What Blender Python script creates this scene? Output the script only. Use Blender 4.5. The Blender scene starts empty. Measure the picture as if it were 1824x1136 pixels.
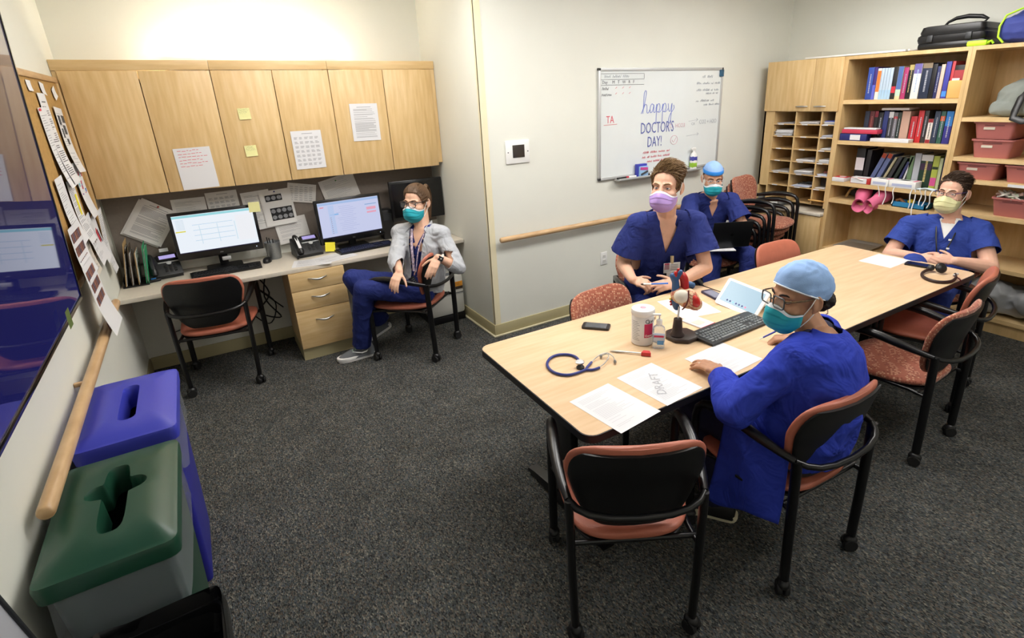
import bpy, bmesh, math, random
from mathutils import Vector as V, Matrix, noise
random.seed(11)
sc = bpy.context.scene
COL = sc.collection
PI = math.pi

# ------------------------------------------------------------------ camera, world, exposure
cam_d = bpy.data.cameras.new('camera')
cam_d.sensor_width = 36.0
cam_d.lens = 950.2061 * 36.0 / 1824.0
cam_d.shift_x = -60.7251 / 1824.0
cam_d.shift_y = -53.4237 / 1824.0
cam_d.clip_start = 0.02
cam = bpy.data.objects.new('camera', cam_d)
COL.objects.link(cam)
cam.location = (0.6018, -3.7025, 1.8827)
cam.rotation_euler = (1.2254, 0.0339, -0.5774)
sc.camera = cam
w = bpy.data.worlds.new('world'); sc.world = w; w.use_nodes = True
w.node_tree.nodes['Background'].inputs[0].default_value = (0.9, 0.95, 1, 1)
w.node_tree.nodes['Background'].inputs[1].default_value = 0.05
sc.view_settings.view_transform = 'Standard'
sc.view_settings.look = 'None'
sc.view_settings.gamma = 1.0
sc.view_settings.exposure = -0.14
sc.view_settings.use_curve_mapping = False

# ceiling fluorescent troffers (x, y, length along x, width along y, strength)
TROFFERS = [(2.45, -1.55, 1.2, 0.6, 16.5), (4.55, -1.55, 1.2, 0.6, 15.5), (1.45, -0.35, 1.2, 0.6, 11.5), (3.4, -3.6, 1.2, 0.6, 11.0), (0.9, -4.3, 1.2, 0.6, 1.5)]
UPLIGHT = 175.0
CEIL = 2.75

# ------------------------------------------------------------------ helpers
def lin(c):
    if isinstance(c, str):
        c = tuple(int(c[i:i+2], 16) for i in (0, 2, 4))
    return tuple((x/255/12.92 if x/255 <= .04045 else ((x/255+.055)/1.055)**2.4) for x in c[:3]) + (1.0,)

MATS = {}
def mat(name, col, rough=.5, metal=0., var=0., vscale=8., stretch=(1, 1, 1), bump=0., bscale=60., spec=.5, coat=0., emit=0., emcol=None, trans=0., alpha=1., sheen=0., sub=0., fold=0.):
    if name in MATS: return MATS[name]
    m = bpy.data.materials.new(name); m.use_nodes = True
    nt = m.node_tree; b = nt.nodes['Principled BSDF']
    b.inputs['Base Color'].default_value = lin(col)
    b.inputs['Roughness'].default_value = rough
    b.inputs['Metallic'].default_value = metal
    b.inputs['Specular IOR Level'].default_value = spec
    b.inputs['Coat Weight'].default_value = coat
    b.inputs['Transmission Weight'].default_value = trans
    b.inputs['Alpha'].default_value = alpha
    b.inputs['Sheen Weight'].default_value = sheen
    if sub:
        b.inputs['Subsurface Weight'].default_value = sub
        b.inputs['Subsurface Radius'].default_value = (.012, .005, .003)
        b.inputs['Subsurface Scale'].default_value = 1.0
    if emit:
        b.inputs['Emission Color'].default_value = lin(emcol or col)
        b.inputs['Emission Strength'].default_value = emit
    if var or bump:
        tc = nt.nodes.new('ShaderNodeTexCoord')
        mp = nt.nodes.new('ShaderNodeMapping'); mp.inputs['Scale'].default_value = stretch
        nt.links.new(tc.outputs['Object'], mp.inputs[0])
    if var:
        n = nt.nodes.new('ShaderNodeTexNoise'); n.inputs['Scale'].default_value = vscale; n.inputs['Detail'].default_value = 4
        nt.links.new(mp.outputs[0], n.inputs['Vector'])
        r = nt.nodes.new('ShaderNodeMapRange'); r.inputs[1].default_value = .3; r.inputs[2].default_value = .7
        r.inputs[3].default_value = 1-var; r.inputs[4].default_value = 1+var
        nt.links.new(n.outputs[0], r.inputs[0])
        mx = nt.nodes.new('ShaderNodeMix'); mx.data_type = 'RGBA'; mx.blend_type = 'MULTIPLY'; mx.inputs[0].default_value = 1
        mx.inputs[6].default_value = lin(col)
        cb = nt.nodes.new('ShaderNodeCombineColor')
        for i in range(3): nt.links.new(r.outputs[0], cb.inputs[i])
        nt.links.new(cb.outputs[0], mx.inputs[7])
        nt.links.new(mx.outputs[2], b.inputs['Base Color'])
    if bump:
        n2 = nt.nodes.new('ShaderNodeTexNoise'); n2.inputs['Scale'].default_value = bscale; n2.inputs['Detail'].default_value = 3
        nt.links.new(mp.outputs[0], n2.inputs['Vector'])
        bp = nt.nodes.new('ShaderNodeBump'); bp.inputs['Strength'].default_value = bump; bp.inputs['Distance'].default_value = .01
        nt.links.new(n2.outputs[0], bp.inputs['Height']); nt.links.new(bp.outputs[0], b.inputs['Normal'])
        if fold:
            n3 = nt.nodes.new('ShaderNodeTexNoise'); n3.inputs['Scale'].default_value = 9; n3.inputs['Detail'].default_value = 2; n3.inputs['Distortion'].default_value = 1.6
            nt.links.new(tc.outputs['Object'], n3.inputs['Vector'])
            b3 = nt.nodes.new('ShaderNodeBump'); b3.inputs['Strength'].default_value = fold; b3.inputs['Distance'].default_value = .06
            nt.links.new(n3.outputs[0], b3.inputs['Height']); nt.links.new(b3.outputs[0], bp.inputs['Normal'])
    MATS[name] = m
    return m

def ramp_mat(name, stops, tex='noise', scale=20., rough=.8, stretch=(1, 1, 1), detail=6., bump=0., coord='Object', bd=.01):
    if name in MATS: return MATS[name]
    m = bpy.data.materials.new(name); m.use_nodes = True; nt = m.node_tree; b = nt.nodes['Principled BSDF']
    b.inputs['Roughness'].default_value = rough
    tc = nt.nodes.new('ShaderNodeTexCoord'); mp = nt.nodes.new('ShaderNodeMapping'); mp.inputs['Scale'].default_value = stretch
    nt.links.new(tc.outputs[coord], mp.inputs[0])
    if tex == 'noise':
        n = nt.nodes.new('ShaderNodeTexNoise'); n.inputs['Scale'].default_value = scale; n.inputs['Detail'].default_value = detail; o = n.outputs[0]
    elif tex == 'voronoi':
        n = nt.nodes.new('ShaderNodeTexVoronoi'); n.inputs['Scale'].default_value = scale; o = n.outputs['Color']
    elif tex == 'wave':
        n = nt.nodes.new('ShaderNodeTexWave'); n.inputs['Scale'].default_value = scale; n.inputs['Distortion'].default_value = 6; n.inputs['Detail'].default_value = 3; o = n.outputs[1]
    nt.links.new(mp.outputs[0], n.inputs['Vector'])
    r = nt.nodes.new('ShaderNodeValToRGB'); e = r.color_ramp.elements
    e[0].position, e[0].color = stops[0][0], lin(stops[0][1]); e[1].position, e[1].color = stops[-1][0], lin(stops[-1][1])
    for p, c in stops[1:-1]:
        x = e.new(p); x.color = lin(c)
    nt.links.new(o, r.inputs[0]); nt.links.new(r.outputs[0], b.inputs['Base Color'])
    if bump:
        bp = nt.nodes.new('ShaderNodeBump'); bp.inputs['Strength'].default_value = bump; bp.inputs['Distance'].default_value = bd
        nt.links.new(o, bp.inputs['Height']); nt.links.new(bp.outputs[0], b.inputs['Normal'])
    MATS[name] = m
    return m

def emat(name, col, st): return mat(name, '0A0A0C', .25, emit=st, emcol=col)

def X(loc=(0, 0, 0), rz=0, rx=0, ry=0):
    return Matrix.Translation(loc) @ Matrix.Rotation(rz, 4, 'Z') @ Matrix.Rotation(ry, 4, 'Y') @ Matrix.Rotation(rx, 4, 'X')

class MB:
    def __init__(s): s.v = []; s.f = []
    def add(s, vs, fs, M=None):
        n = len(s.v)
        s.v += [M @ V(p) for p in vs] if M is not None else [V(p) for p in vs]
        s.f += [tuple(i+n for i in f) for f in fs]
        return s
    def box(s, c, d, r=0., M=None, seg=2):
        a, b, e = d[0]/2, d[1]/2, d[2]/2
        vs = [(c[0]+x*a, c[1]+y*b, c[2]+z*e) for x in (-1, 1) for y in (-1, 1) for z in (-1, 1)]
        fs = [(0, 1, 3, 2), (4, 6, 7, 5), (0, 4, 5, 1), (2, 3, 7, 6), (0, 2, 6, 4), (1, 5, 7, 3)]
        if r > 0:
            bm = bmesh.new(); bv = [bm.verts.new(p) for p in vs]
            for f in fs: bm.faces.new([bv[i] for i in f])
            bmesh.ops.bevel(bm, geom=bm.edges[:], offset=min(r, .49*min(d)), segments=seg, profile=.5, affect='EDGES')
            bm.verts.index_update()
            vs = [v.co.copy() for v in bm.verts]; fs = [[v.index for v in f.verts] for f in bm.faces]; bm.free()
        return s.add(vs, fs, M)
    def span(s, x0, x1, y0, y1, z0, z1, r=0., M=None):
        return s.box(((x0+x1)/2, (y0+y1)/2, (z0+z1)/2), (abs(x1-x0), abs(y1-y0), abs(z1-z0)), r, M)
    def rings(s, rs, closed_ends=True, M=None):
        n = len(rs[0]); vs = [p for r in rs for p in r]; fs = []
        for i in range(len(rs)-1):
            for j in range(n):
                k = (j+1) % n
                fs.append((i*n+j, i*n+k, (i+1)*n+k, (i+1)*n+j))
        if closed_ends:
            fs.append(tuple(range(n))[::-1]); fs.append(tuple((len(rs)-1)*n+j for j in range(n)))
        return s.add(vs, fs, M)
    def tube(s, path, r, n=8, closed=False, ry=None, up=None, M=None):
        P = [V(p) for p in path]; N = len(P)
        rr = r if isinstance(r, (list, tuple)) else [r]*N
        T = []
        for i in range(N):
            a = P[(i-1) % N] if (closed or i > 0) else P[i]; b = P[(i+1) % N] if (closed or i < N-1) else P[i]
            t = (b-a); T.append(t.normalized() if t.length > 1e-9 else V((0, 0, 1)))
        u = V(up) if up is not None else (V((0, 0, 1)) if abs(T[0].z) < .9 else V((1, 0, 0)))
        rs = []
        for i in range(N):
            t = T[i]; u = u - t*u.dot(t)
            if u.length < 1e-6: u = V((1, 0, 0)) - t*t.x
            u.normalize(); w_ = t.cross(u)
            rb = rr[i]*(ry/r if ry and not isinstance(r, (list, tuple)) else 1)
            rs.append([P[i]+u*(rb*math.sin(2*PI*j/n))+w_*(rr[i]*math.cos(2*PI*j/n)) for j in range(n)])
        if closed: rs.append(rs[0]); return s.rings(rs, False, M)
        return s.rings(rs, True, M)
    def lathe(s, prof, n=20, M=None):
        rs = [[(r*math.cos(2*PI*j/n), r*math.sin(2*PI*j/n), z) for j in range(n)] for r, z in prof]
        return s.rings(rs, True, M)
    def cyl(s, c, r, h, n=16, M=None):
        return s.lathe([(r, 0), (r, h)], n, (M or Matrix()) @ Matrix.Translation(c))
    def prism(s, poly, z0, z1, M=None):
        return s.rings([[(x, y, z0) for x, y in poly], [(x, y, z1) for x, y in poly]], True, M)
    def ell(s, c, r, M=None, n=14, m=10):
        vs = [(c[0], c[1], c[2]-r[2])]
        for i in range(1, m):
            a = -PI/2+PI*i/m
            for j in range(n):
                b = 2*PI*j/n
                vs.append((c[0]+r[0]*math.cos(a)*math.cos(b), c[1]+r[1]*math.cos(a)*math.sin(b), c[2]+r[2]*math.sin(a)))
        vs.append((c[0], c[1], c[2]+r[2])); L = len(vs)-1; fs = []
        for j in range(n):
            k = (j+1) % n
            fs.append((0, 1+k, 1+j)); fs.append((L, L-n+j, L-n+k))
            for i in range(m-2): fs.append((1+i*n+j, 1+i*n+k, 1+(i+1)*n+k, 1+(i+1)*n+j))
        return s.add(vs, fs, M)
    def cap(s, p, q, r0, r1=None, n=12):
        # tapered capsule
        r1 = r0 if r1 is None else r1; p, q = V(p), V(q); d = q-p
        if d.length < 1e-6: return s.ell(p, (r0,)*3)
        t = d.normalized(); u = t.orthogonal().normalized(); w_ = t.cross(u); rs = []
        for k in range(1, 5):
            a = -PI/2+PI/2*k/4.; rs.append((p+t*(r0*math.sin(a)), r0*math.cos(a)))
        for k in range(0, 4):
            a = PI/2*k/4.; rs.append((q+t*(r1*math.sin(a)), r1*math.cos(a)))
        R = [[c+u*(r*math.cos(2*PI*j/n))+w_*(r*math.sin(2*PI*j/n)) for j in range(n)] for c, r in rs]
        return s.rings(R, True)
    def grid(s, fn, nu, nv, M=None, flip=False):
        vs = [fn(i/nu, j/nv) for j in range(nv+1) for i in range(nu+1)]; fs = []
        for j in range(nv):
            for i in range(nu):
                a = j*(nu+1)+i; f = (a, a+1, a+nu+2, a+nu+1); fs.append(f[::-1] if flip else f)
        return s.add(vs, fs, M)
    def quad(s, a, b, c, d): return s.add([a, b, c, d], [(0, 1, 2, 3)])
    def mesh(s, name, smooth=35):
        me = bpy.data.meshes.new(name); me.from_pydata([tuple(p) for p in s.v], [], s.f); me.update()
        bm = bmesh.new(); bm.from_mesh(me); bmesh.ops.recalc_face_normals(bm, faces=bm.faces[:]); bm.to_mesh(me); bm.free()
        if smooth:
            me.polygons.foreach_set('use_smooth', [True]*len(me.polygons)); me.set_sharp_from_angle(angle=math.radians(smooth))
        return me
    def build(s, name, m, parent=None, smooth=35, loc=None, M=None):
        return put(name, s.mesh(name, smooth), m, parent, loc, M)

def put(name, me, m, parent=None, loc=None, M=None):
    o = bpy.data.objects.new(name, me); COL.objects.link(o)
    if m is not None and not me.materials: me.materials.append(m)
    if parent is not None: o.parent = parent
    if M is not None: o.matrix_local = M
    elif loc is not None: o.location = loc
    return o
def tag(o, label, cat, group=None):
    o['label'] = label; o['category'] = cat
    if group: o['group'] = group
    return o
def struct(o):
    o['kind'] = 'structure'; return o
def thing(name, label, cat, loc=(0, 0, 0), rz=0, group=None, M=None):
    o = bpy.data.objects.new(name, None); COL.objects.link(o); o.empty_display_size = .05
    if M is not None: o.matrix_world = M
    else: o.location = loc; o.rotation_euler = (0, 0, rz)
    return tag(o, label, cat, group)
def copy_tree(o, parent=None):
    c = o.copy(); COL.objects.link(c)
    if parent is not None: c.parent = parent
    for k in [x for x in bpy.data.objects if x.parent == o]: copy_tree(k, c)
    return c
def rrect(w_, h, r, n=5):
    pts = []
    for cx, cy, a0 in ((w_/2-r, h/2-r, 0), (-w_/2+r, h/2-r, PI/2), (-w_/2+r, -h/2+r, PI), (w_/2-r, -h/2+r, 1.5*PI)):
        for k in range(n+1):
            a = a0+PI/2*k/n; pts.append((cx+r*math.cos(a), cy+r*math.sin(a)))
    return pts
def text(name, body, size, m, parent=None, M=None, shear=0., align='LEFT', ext=.0002, space=1., sx=1.):
    cu = bpy.data.curves.new(name, 'FONT'); cu.body = body; cu.size = size; cu.shear = shear; cu.align_x = align; cu.extrude = ext; cu.resolution_u = 2; cu.space_character = space
    o = bpy.data.objects.new(name, cu)
    me = bpy.data.meshes.new_from_object(o); bpy.data.objects.remove(o); bpy.data.curves.remove(cu)
    me.name = name; me.materials.clear(); me.materials.append(m)
    if sx != 1.: me.transform(Matrix.Diagonal((sx, 1, 1, 1)))
    return put(name, me, m, parent, None, M)

# ------------------------------------------------------------------ materials
M_wall = mat('wall_paint', 'E2E3D9', .62, var=.015, vscale=3)
M_ceil = mat('ceiling_tile', 'ECEBE6', .9, bump=.2, bscale=90)
M_base = mat('vinyl_baseboard', 'B3A982', .5)
M_guard = mat('corner_guard_vinyl', 'E6DDBB', .45)
M_maple = ramp_mat('maple_laminate', [(.3, 'CCAA74'), (.5, 'D6B681'), (.7, 'DDC08E')], 'noise', 6, .42, (6, 6, .6), 5)
M_mapleh = ramp_mat('maple_laminate_level', [(.3, 'D0AE78'), (.5, 'DABA86'), (.7, 'E1C593')], 'noise', 6, .42, (.6, 1.2, 6), 5)
M_maplecase = ramp_mat('maple_bookcase', [(.3, 'C6A672'), (.5, 'D0B07C'), (.7, 'D7BA89')], 'noise', 5, .42, (5, 5, .7), 5)
M_table = ramp_mat('maple_tabletop', [(.3, 'D5B389'), (.5, 'DBBB94'), (.7, 'E0C39F')], 'noise', 5, .32, (.7, 7, 7), 5)
M_rail = ramp_mat('oak_handrail', [(.3, 'B8946A'), (.5, 'C4A176'), (.7, 'CEAD83')], 'noise', 8, .35, (1, 1, 8), 4)
M_desk = mat('desk_laminate', 'D2CABB', .4, var=.03, vscale=40)
M_black = mat('black_plastic', '0E0E10', .38)
M_blackm = mat('black_metal', '0B0B0D', .3, spec=.5)
M_blackr = mat('black_rubber', '121213', .7)
M_dark = mat('charcoal_plastic', '26282B', .45)
M_grey = mat('grey_plastic', '8C8F90', .45)
M_lgrey = mat('light_grey_plastic', 'C9C8C0', .5)
M_white = mat('white_plastic', 'EDEDEA', .4)
M_chrome = mat('brushed_steel', 'B9B9B7', .28, 1.)
M_alu = mat('aluminium', 'C4C6C6', .45, .35)
M_paper = mat('paper', 'DEDEE0', .8)
M_paper2 = mat('offwhite_paper', 'E4E2DE', .8)  # slightly warmer off-white than the plain paper
M_ink = mat('grey_ink', '8A8C90', .8)
M_inkd = mat('dark_ink', '4A4B50', .8)
M_inkr = mat('red_ink', 'D65A68', .8)
M_inkb = mat('blue_ink', '4A5FC0', .8)
M_inkp = mat('pale_red_ink', 'E28F98', .8)
M_note = mat('yellow_note_paper', 'E6E3A2', .8)
M_noteb = mat('bright_yellow_note_paper', 'F2E640', .8)
M_vinyl = mat('salmon_vinyl', 'B86C56', .42, var=.05, vscale=25, bump=.08, bscale=220)
M_glass = mat('clear_glass', 'FFFFFF', .02, trans=1., spec=.5)

def carpet():
    m = bpy.data.materials.new('carpet'); m.use_nodes = True; nt = m.node_tree; b = nt.nodes['Principled BSDF']
    L = nt.links.new
    b.inputs['Roughness'].default_value = .95; b.inputs['Specular IOR Level'].default_value = .15
    tc = nt.nodes.new('ShaderNodeTexCoord')
    vo = nt.nodes.new('ShaderNodeTexVoronoi'); vo.inputs['Scale'].default_value = 210
    mp = nt.nodes.new('ShaderNodeMapping'); mp.inputs['Scale'].default_value = (1, .55, 1); mp.inputs['Rotation'].default_value = (0, 0, .6)
    L(tc.outputs['Object'], mp.inputs[0]); L(mp.outputs[0], vo.inputs['Vector'])
    se = nt.nodes.new('ShaderNodeSeparateColor'); L(vo.outputs['Color'], se.inputs[0])
    r = nt.nodes.new('ShaderNodeValToRGB'); e = r.color_ramp.elements; r.color_ramp.interpolation = 'LINEAR'
    e[0].position, e[0].color = 0, lin('252627'); e[1].position, e[1].color = 1, lin('7E7C72')
    for p, c in ((.2, '383B3A'), (.4, '4B4F4D'), (.55, '444A51'), (.7, '63635C'), (.85, '50463F')):
        x = e.new(p); x.color = lin(c)
    L(se.outputs[0], r.inputs[0])
    n = nt.nodes.new('ShaderNodeTexNoise'); n.inputs['Scale'].default_value = 5; n.inputs['Detail'].default_value = 6; L(tc.outputs['Object'], n.inputs['Vector'])
    mr = nt.nodes.new('ShaderNodeMapRange'); mr.inputs[1].default_value = .3; mr.inputs[2].default_value = .7; mr.inputs[3].default_value = .82; mr.inputs[4].default_value = 1.15; L(n.outputs[0], mr.inputs[0])
    mx = nt.nodes.new('ShaderNodeMix'); mx.data_type = 'RGBA'; mx.blend_type = 'MULTIPLY'; mx.inputs[0].default_value = 1
    cb = nt.nodes.new('ShaderNodeCombineColor')
    for i in range(3): L(mr.outputs[0], cb.inputs[i])
    L(r.outputs[0], mx.inputs[6]); L(cb.outputs[0], mx.inputs[7]); L(mx.outputs[2], b.inputs['Base Color'])
    bp = nt.nodes.new('ShaderNodeBump'); bp.inputs['Strength'].default_value = .7; bp.inputs['Distance'].default_value = .006
    L(vo.outputs['Distance'], bp.inputs['Height']); L(bp.outputs[0], b.inputs['Normal'])
    return m
M_carpet = carpet()

def fabric(name, base, light, dark, sc_=75.):
    # woven upholstery of small squares
    m = bpy.data.materials.new(name); m.use_nodes = True; nt = m.node_tree; b = nt.nodes['Principled BSDF']; L = nt.links.new
    b.inputs['Roughness'].default_value = .85; b.inputs['Sheen Weight'].default_value = .2
    tc = nt.nodes.new('ShaderNodeTexCoord')
    mp = nt.nodes.new('ShaderNodeMapping'); mp.inputs['Scale'].default_value = (sc_, sc_, sc_); mp.inputs['Rotation'].default_value = (.12, .1, .3); L(tc.outputs['Object'], mp.inputs[0])
    vo = nt.nodes.new('ShaderNodeTexVoronoi'); vo.distance = 'CHEBYCHEV'; vo.inputs['Randomness'].default_value = .1; vo.inputs['Scale'].default_value = 1.; L(mp.outputs[0], vo.inputs['Vector'])
    se = nt.nodes.new('ShaderNodeSeparateColor'); L(vo.outputs['Color'], se.inputs[0])
    r = nt.nodes.new('ShaderNodeValToRGB'); e = r.color_ramp.elements; r.color_ramp.interpolation = 'CONSTANT'
    e[0].position, e[0].color = 0, lin(base); e[1].position, e[1].color = .55, lin(light)
    x = e.new(.3); x.color = lin(dark)
    L(se.outputs[0], r.inputs[0])
    d = nt.nodes.new('ShaderNodeMath'); d.operation = 'LESS_THAN'; d.inputs[1].default_value = .36; L(vo.outputs['Distance'], d.inputs[0])
    mx = nt.nodes.new('ShaderNodeMix'); mx.data_type = 'RGBA'; L(d.outputs[0], mx.inputs[0]); mx.inputs[6].default_value = lin(base); L(r.outputs[0], mx.inputs[7])
    L(mx.outputs[2], b.inputs['Base Color'])
    bp = nt.nodes.new('ShaderNodeBump'); bp.inputs['Strength'].default_value = .4; bp.inputs['Distance'].default_value = .002
    L(vo.outputs['Distance'], bp.inputs['Height']); L(bp.outputs[0], b.inputs['Normal'])
    MATS[name] = m
    return m
M_fab = fabric('brick_fabric', 'A05A44', 'C79A7C', '854534', 85.)
def blob(mb, voxel=.006, it=4, fac=.5, name='blob'):
    """union of overlapping closed shapes as one continuous smooth mesh"""
    me = bpy.data.meshes.new(name); me.from_pydata([tuple(p) for p in mb.v], [], mb.f); me.update()
    bm = bmesh.new(); bm.from_mesh(me)
    bmesh.ops.recalc_face_normals(bm, faces=bm.faces[:]); bm.to_mesh(me); bm.free()
    o = bpy.data.objects.new(name, me); COL.objects.link(o)
    r = o.modifiers.new('r', 'REMESH'); r.mode = 'VOXEL'; r.voxel_size = voxel; r.adaptivity = 0
    if it:
        s = o.modifiers.new('s', 'SMOOTH'); s.factor = fac; s.iterations = it
    dg = bpy.context.evaluated_depsgraph_get(); dg.update()
    out = bpy.data.meshes.new_from_object(o.evaluated_get(dg)); out.name = name
    bpy.data.objects.remove(o); bpy.data.meshes.remove(me)
    out.materials.clear()
    out.polygons.foreach_set('use_smooth', [True]*len(out.polygons))
    return out
def shade(me, ang=60):
    me.polygons.foreach_set('use_smooth', [True]*len(me.polygons)); me.set_sharp_from_angle(angle=math.radians(ang)); return me
def wobble(me, amp, freq, seed=0., stretch=(1, 1, 1), fn=None):
    """cloth-like displacement along normals"""
    me.update(); off = V((seed*3.1, seed*1.7, seed))
    no = [v.normal.copy() for v in me.vertices]
    for v, n in zip(me.vertices, no):
        p = V((v.co.x*stretch[0], v.co.y*stretch[1], v.co.z*stretch[2]))*freq+off
        a = amp*(.8*noise.noise(p)+.55*(.35-abs(noise.noise(p*1.7+V((7, 3, 1)))))*2)
        if fn: a *= fn(v.co)
        v.co += n*a
    me.update()
# ------------------------------------------------------------------ the room
struct(MB().span(-.1, 6.16, -5.3, 1.17, -.1, 0).build('floor', M_carpet, smooth=0))
struct(MB().span(-.1, 6.16, -5.3, 1.17, CEIL, CEIL+.1).build('ceiling', M_ceil, smooth=0))
struct(MB().span(-.1, 0, -5.3, 1.17, 0, CEIL).build('wall_left', M_wall, smooth=0))
struct(MB().span(0, 2.435, 1.07, 1.17, 0, CEIL).build('wall_back', M_wall, smooth=0))
struct(MB().span(2.435, 6.16, 0, 1.17, 0, CEIL).build('wall_center', M_wall, smooth=0))
struct(MB().span(6.06, 6.16, -5.3, 0, 0, CEIL).build('wall_right', M_wall, smooth=0))
struct(MB().span(-.1, 6.16, -5.4, -5.3, 0, CEIL).build('wall_rear', M_wall, smooth=0))
M_line = mat('baseboard_toe', 'CFC7A6', .5)
def baseboard(name, x0, x1, y0, y1):
    struct(MB().span(x0, x1, y0, y1, 0, .102, .003).build(name, M_base))
    dx, dy = (.006, 0) if abs(x1-x0) < .05 else (0, .006)
baseboard('baseboard_left', 0, .012, -5.3, 1.058)
baseboard('baseboard_back', .012, 2.423, 1.058, 1.07)
baseboard('baseboard_return', 2.423, 2.435, -.012, 1.07)
baseboard('baseboard_center', 2.435, 5.6, -.012, 0)
struct(MB().span(2.404, 2.423, -.031, 1.05, 0, .014, .004).build('trim_1', M_line))
struct(MB().span(2.423, 5.6, -.031, -.012, 0, .014, .004).build('trim_2', M_line))
struct(MB().span(2.431, 2.487, -.004, 0, .103, CEIL).span(2.431, 2.435, -.004, .02, .103, CEIL).build('trim_3', M_guard, smooth=0))

# ceiling lights
M_lamp = mat('troffer_diffuser', 'FFFFFF', .5, emit=1.)
for i, (x, y, lx, ly, st) in enumerate(TROFFERS):
    t = thing('ceiling_light', 'surface fluorescent ceiling light panel number %s from the desk side of the room' % ['three', 'four', 'one', 'five', 'six'][i], 'ceiling light', (x, y, CEIL-.12), 0, 'ceiling lights')
    f = MB()
    for sx in (-1, 1): f.box((sx*(lx/2+.012), 0, .105), (.024, ly+.05, .03))
    for sy in (-1, 1): f.box((0, sy*(ly/2+.012), .105), (lx+.05, .024, .03))
    f.build('frame', M_white, t, 0)
    m = mat('troffer_glow_%d' % i, 'FFFFFF', .5, emit=st, emcol='FFFCF9')
    MB().box((0, 0, .05), (lx, ly, .1), .02).build('diffuser', m, t, 0)

# handrails
def rail(name, p0, p1, label, wall):
    t = thing(name, label, 'handrail', p0)
    d = V(p1)-V(p0); L_ = d.length; n = d.normalized()
    r = .0225
    pts = [n*a for a in (0, .006, .02)] + [n*(L_-a) for a in (.02, .006, 0)]
    MB().tube(pts, [r*.7, r*.93, r, r, r*.93, r*.7], 20, up=(0, 0, 1)).build('rail', M_rail, t, 50)
    k = max(2, int(L_/.8))
    for i in range(k):
        c = n*(L_*(.06+.5*i/(k-1)))
        MB().box(c+V(wall)*.03, (.02 if wall[1] else .04, .04 if wall[1] else .02, .018), .004).build('bracket', M_rail, t)
rail('handrail', (.05, .14, .838), (.05, -1.93, .838), 'round wooden handrail on left wall below the wall screen', (-1, 0, 0))
rail('handrail', (2.50, -.062, .83), (5.2, -.062, .83), 'round wooden handrail below the whiteboard', (0, 1, 0))

# wall plate and outlet
t = thing('touch_panel', 'white wall plate with a small dark square touch screen', 'touch panel', (2.729, 0, 1.49), 0)
MB().box((0, -.008, 0), (.215, .012, .175), .006).build('plate', M_white, t)
MB().box((.005, -.0155, .005), (.105, .004, .095), .001).build('screen', mat('dark_touch_screen', '3A3430', .2), t)
for s in (-1, 1): MB().cyl((0, 0, 0), .0045, .003, 10, X((s*.088, -.0135, 0), 0, PI/2)).build('screw', M_dark, t)
t = thing('wall_outlet', 'white double power outlet low on the whiteboard wall', 'outlet', (3.59, 0, .465))
MB().box((0, -.004, 0), (.075, .008, .12), .003).build('plate', M_white, t)
for s in (-1, 1):
    o = MB().box((0, -.0085, s*.021), (.034, .003, .028), .001).build('socket', mat('socket_grey', 'DCDCD8', .5), t)
    for q in (-1, 1): MB().box((q*.006, -.0105, s*.021+.003), (.002, .002, .009)).build('slot', M_dark, o, 0)

# ------------------------------------------------------------------ paper helper
def sheet(name, label, w_, h, M, lines='text', m=None, bend=0., curl=0., ink=None, group=None, top=None, cat='paper'):
    """sheet centred on local origin in the XY plane, printed side +Z"""
    m = m or M_paper
    z = lambda x, y: bend*math.cos(x/w_*PI)*1. + curl*h*4*max(0, (-y/h+.1))**2 + .0006
    t = thing(name, label, cat, M=M, group=group)
    MB().grid(lambda a, b: ((a-.5)*w_, (b-.5)*h, z((a-.5)*w_, (b-.5)*h)), 6, 8).build('page', m, t, 60)
    mb = MB(); rnd = random.Random(len(label)*7+int(w_*1e4)+int(M.translation.x*997))
    def line(x0, x1, y, th):
        n = 4
        for i in range(n):
            a, b = x0+(x1-x0)*i/n, x0+(x1-x0)*(i+1)/n
            e = .0005
            mb.quad((a, y, z(a, y)+e), (b, y, z(b, y)+e), (b, y+th, z(b, y+th)+e), (a, y+th, z(a, y+th)+e))
    if lines == 'text':
        y = h*.40
        line(-w_*.25, w_*.25, y, h*.012); y -= h*.05
        while y > -h*.42:
            line(-w_*.38, w_*rnd.choice((.38, .36, .3, .38, .1)), y, h*.008); y -= h*rnd.choice((.022, .022, .022, .045))
    elif lines == 'hand':
        y = h*.43
        while y > h*.02:
            x = -w_*.40
            while x < w_*rnd.uniform(.1, .4):
                l = w_*rnd.uniform(.05, .12); line(x, x+l, y+rnd.uniform(-.003, .003), h*.012); x += l+w_*.025
            y -= h*.075
    elif lines == 'table':
        for r_ in range(7):
            y = h*(.33-r_*.115)
            for c_ in range(5):
                for q in range(3): line(w_*(-.42+c_*.17), w_*(-.42+c_*.17+rnd.uniform(.08, .14)), y-q*h*.022, h*.009)
        line(-w_*.15, w_*.2, h*.42, h*.012)
    elif lines == 'faint':
        y = h*.40
        while y > -h*.40:
            if rnd.random() < .75: line(-w_*.40, w_*rnd.uniform(-.1, .38), y, h*.006)
            y -= h*.03
    elif lines == 'plain':
        pass
    if mb.f: mb.build('printed_text', ink or M_ink, t, 0)['kind'] = 'stuff'
    return t
def facing(c, n, up=(0, 0, 1), roll=0.):
    """matrix whose local +Z is n, local +Y is up rotated by roll"""
    n = V(n).normalized(); u = V(up); u = (u-n*u.dot(n)).normalized(); r = u.cross(n)
    R_ = Matrix((r, u, n)).transposed().to_4x4()
    return Matrix.Translation(c) @ R_ @ Matrix.Rotation(roll, 4, 'Z')
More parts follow.
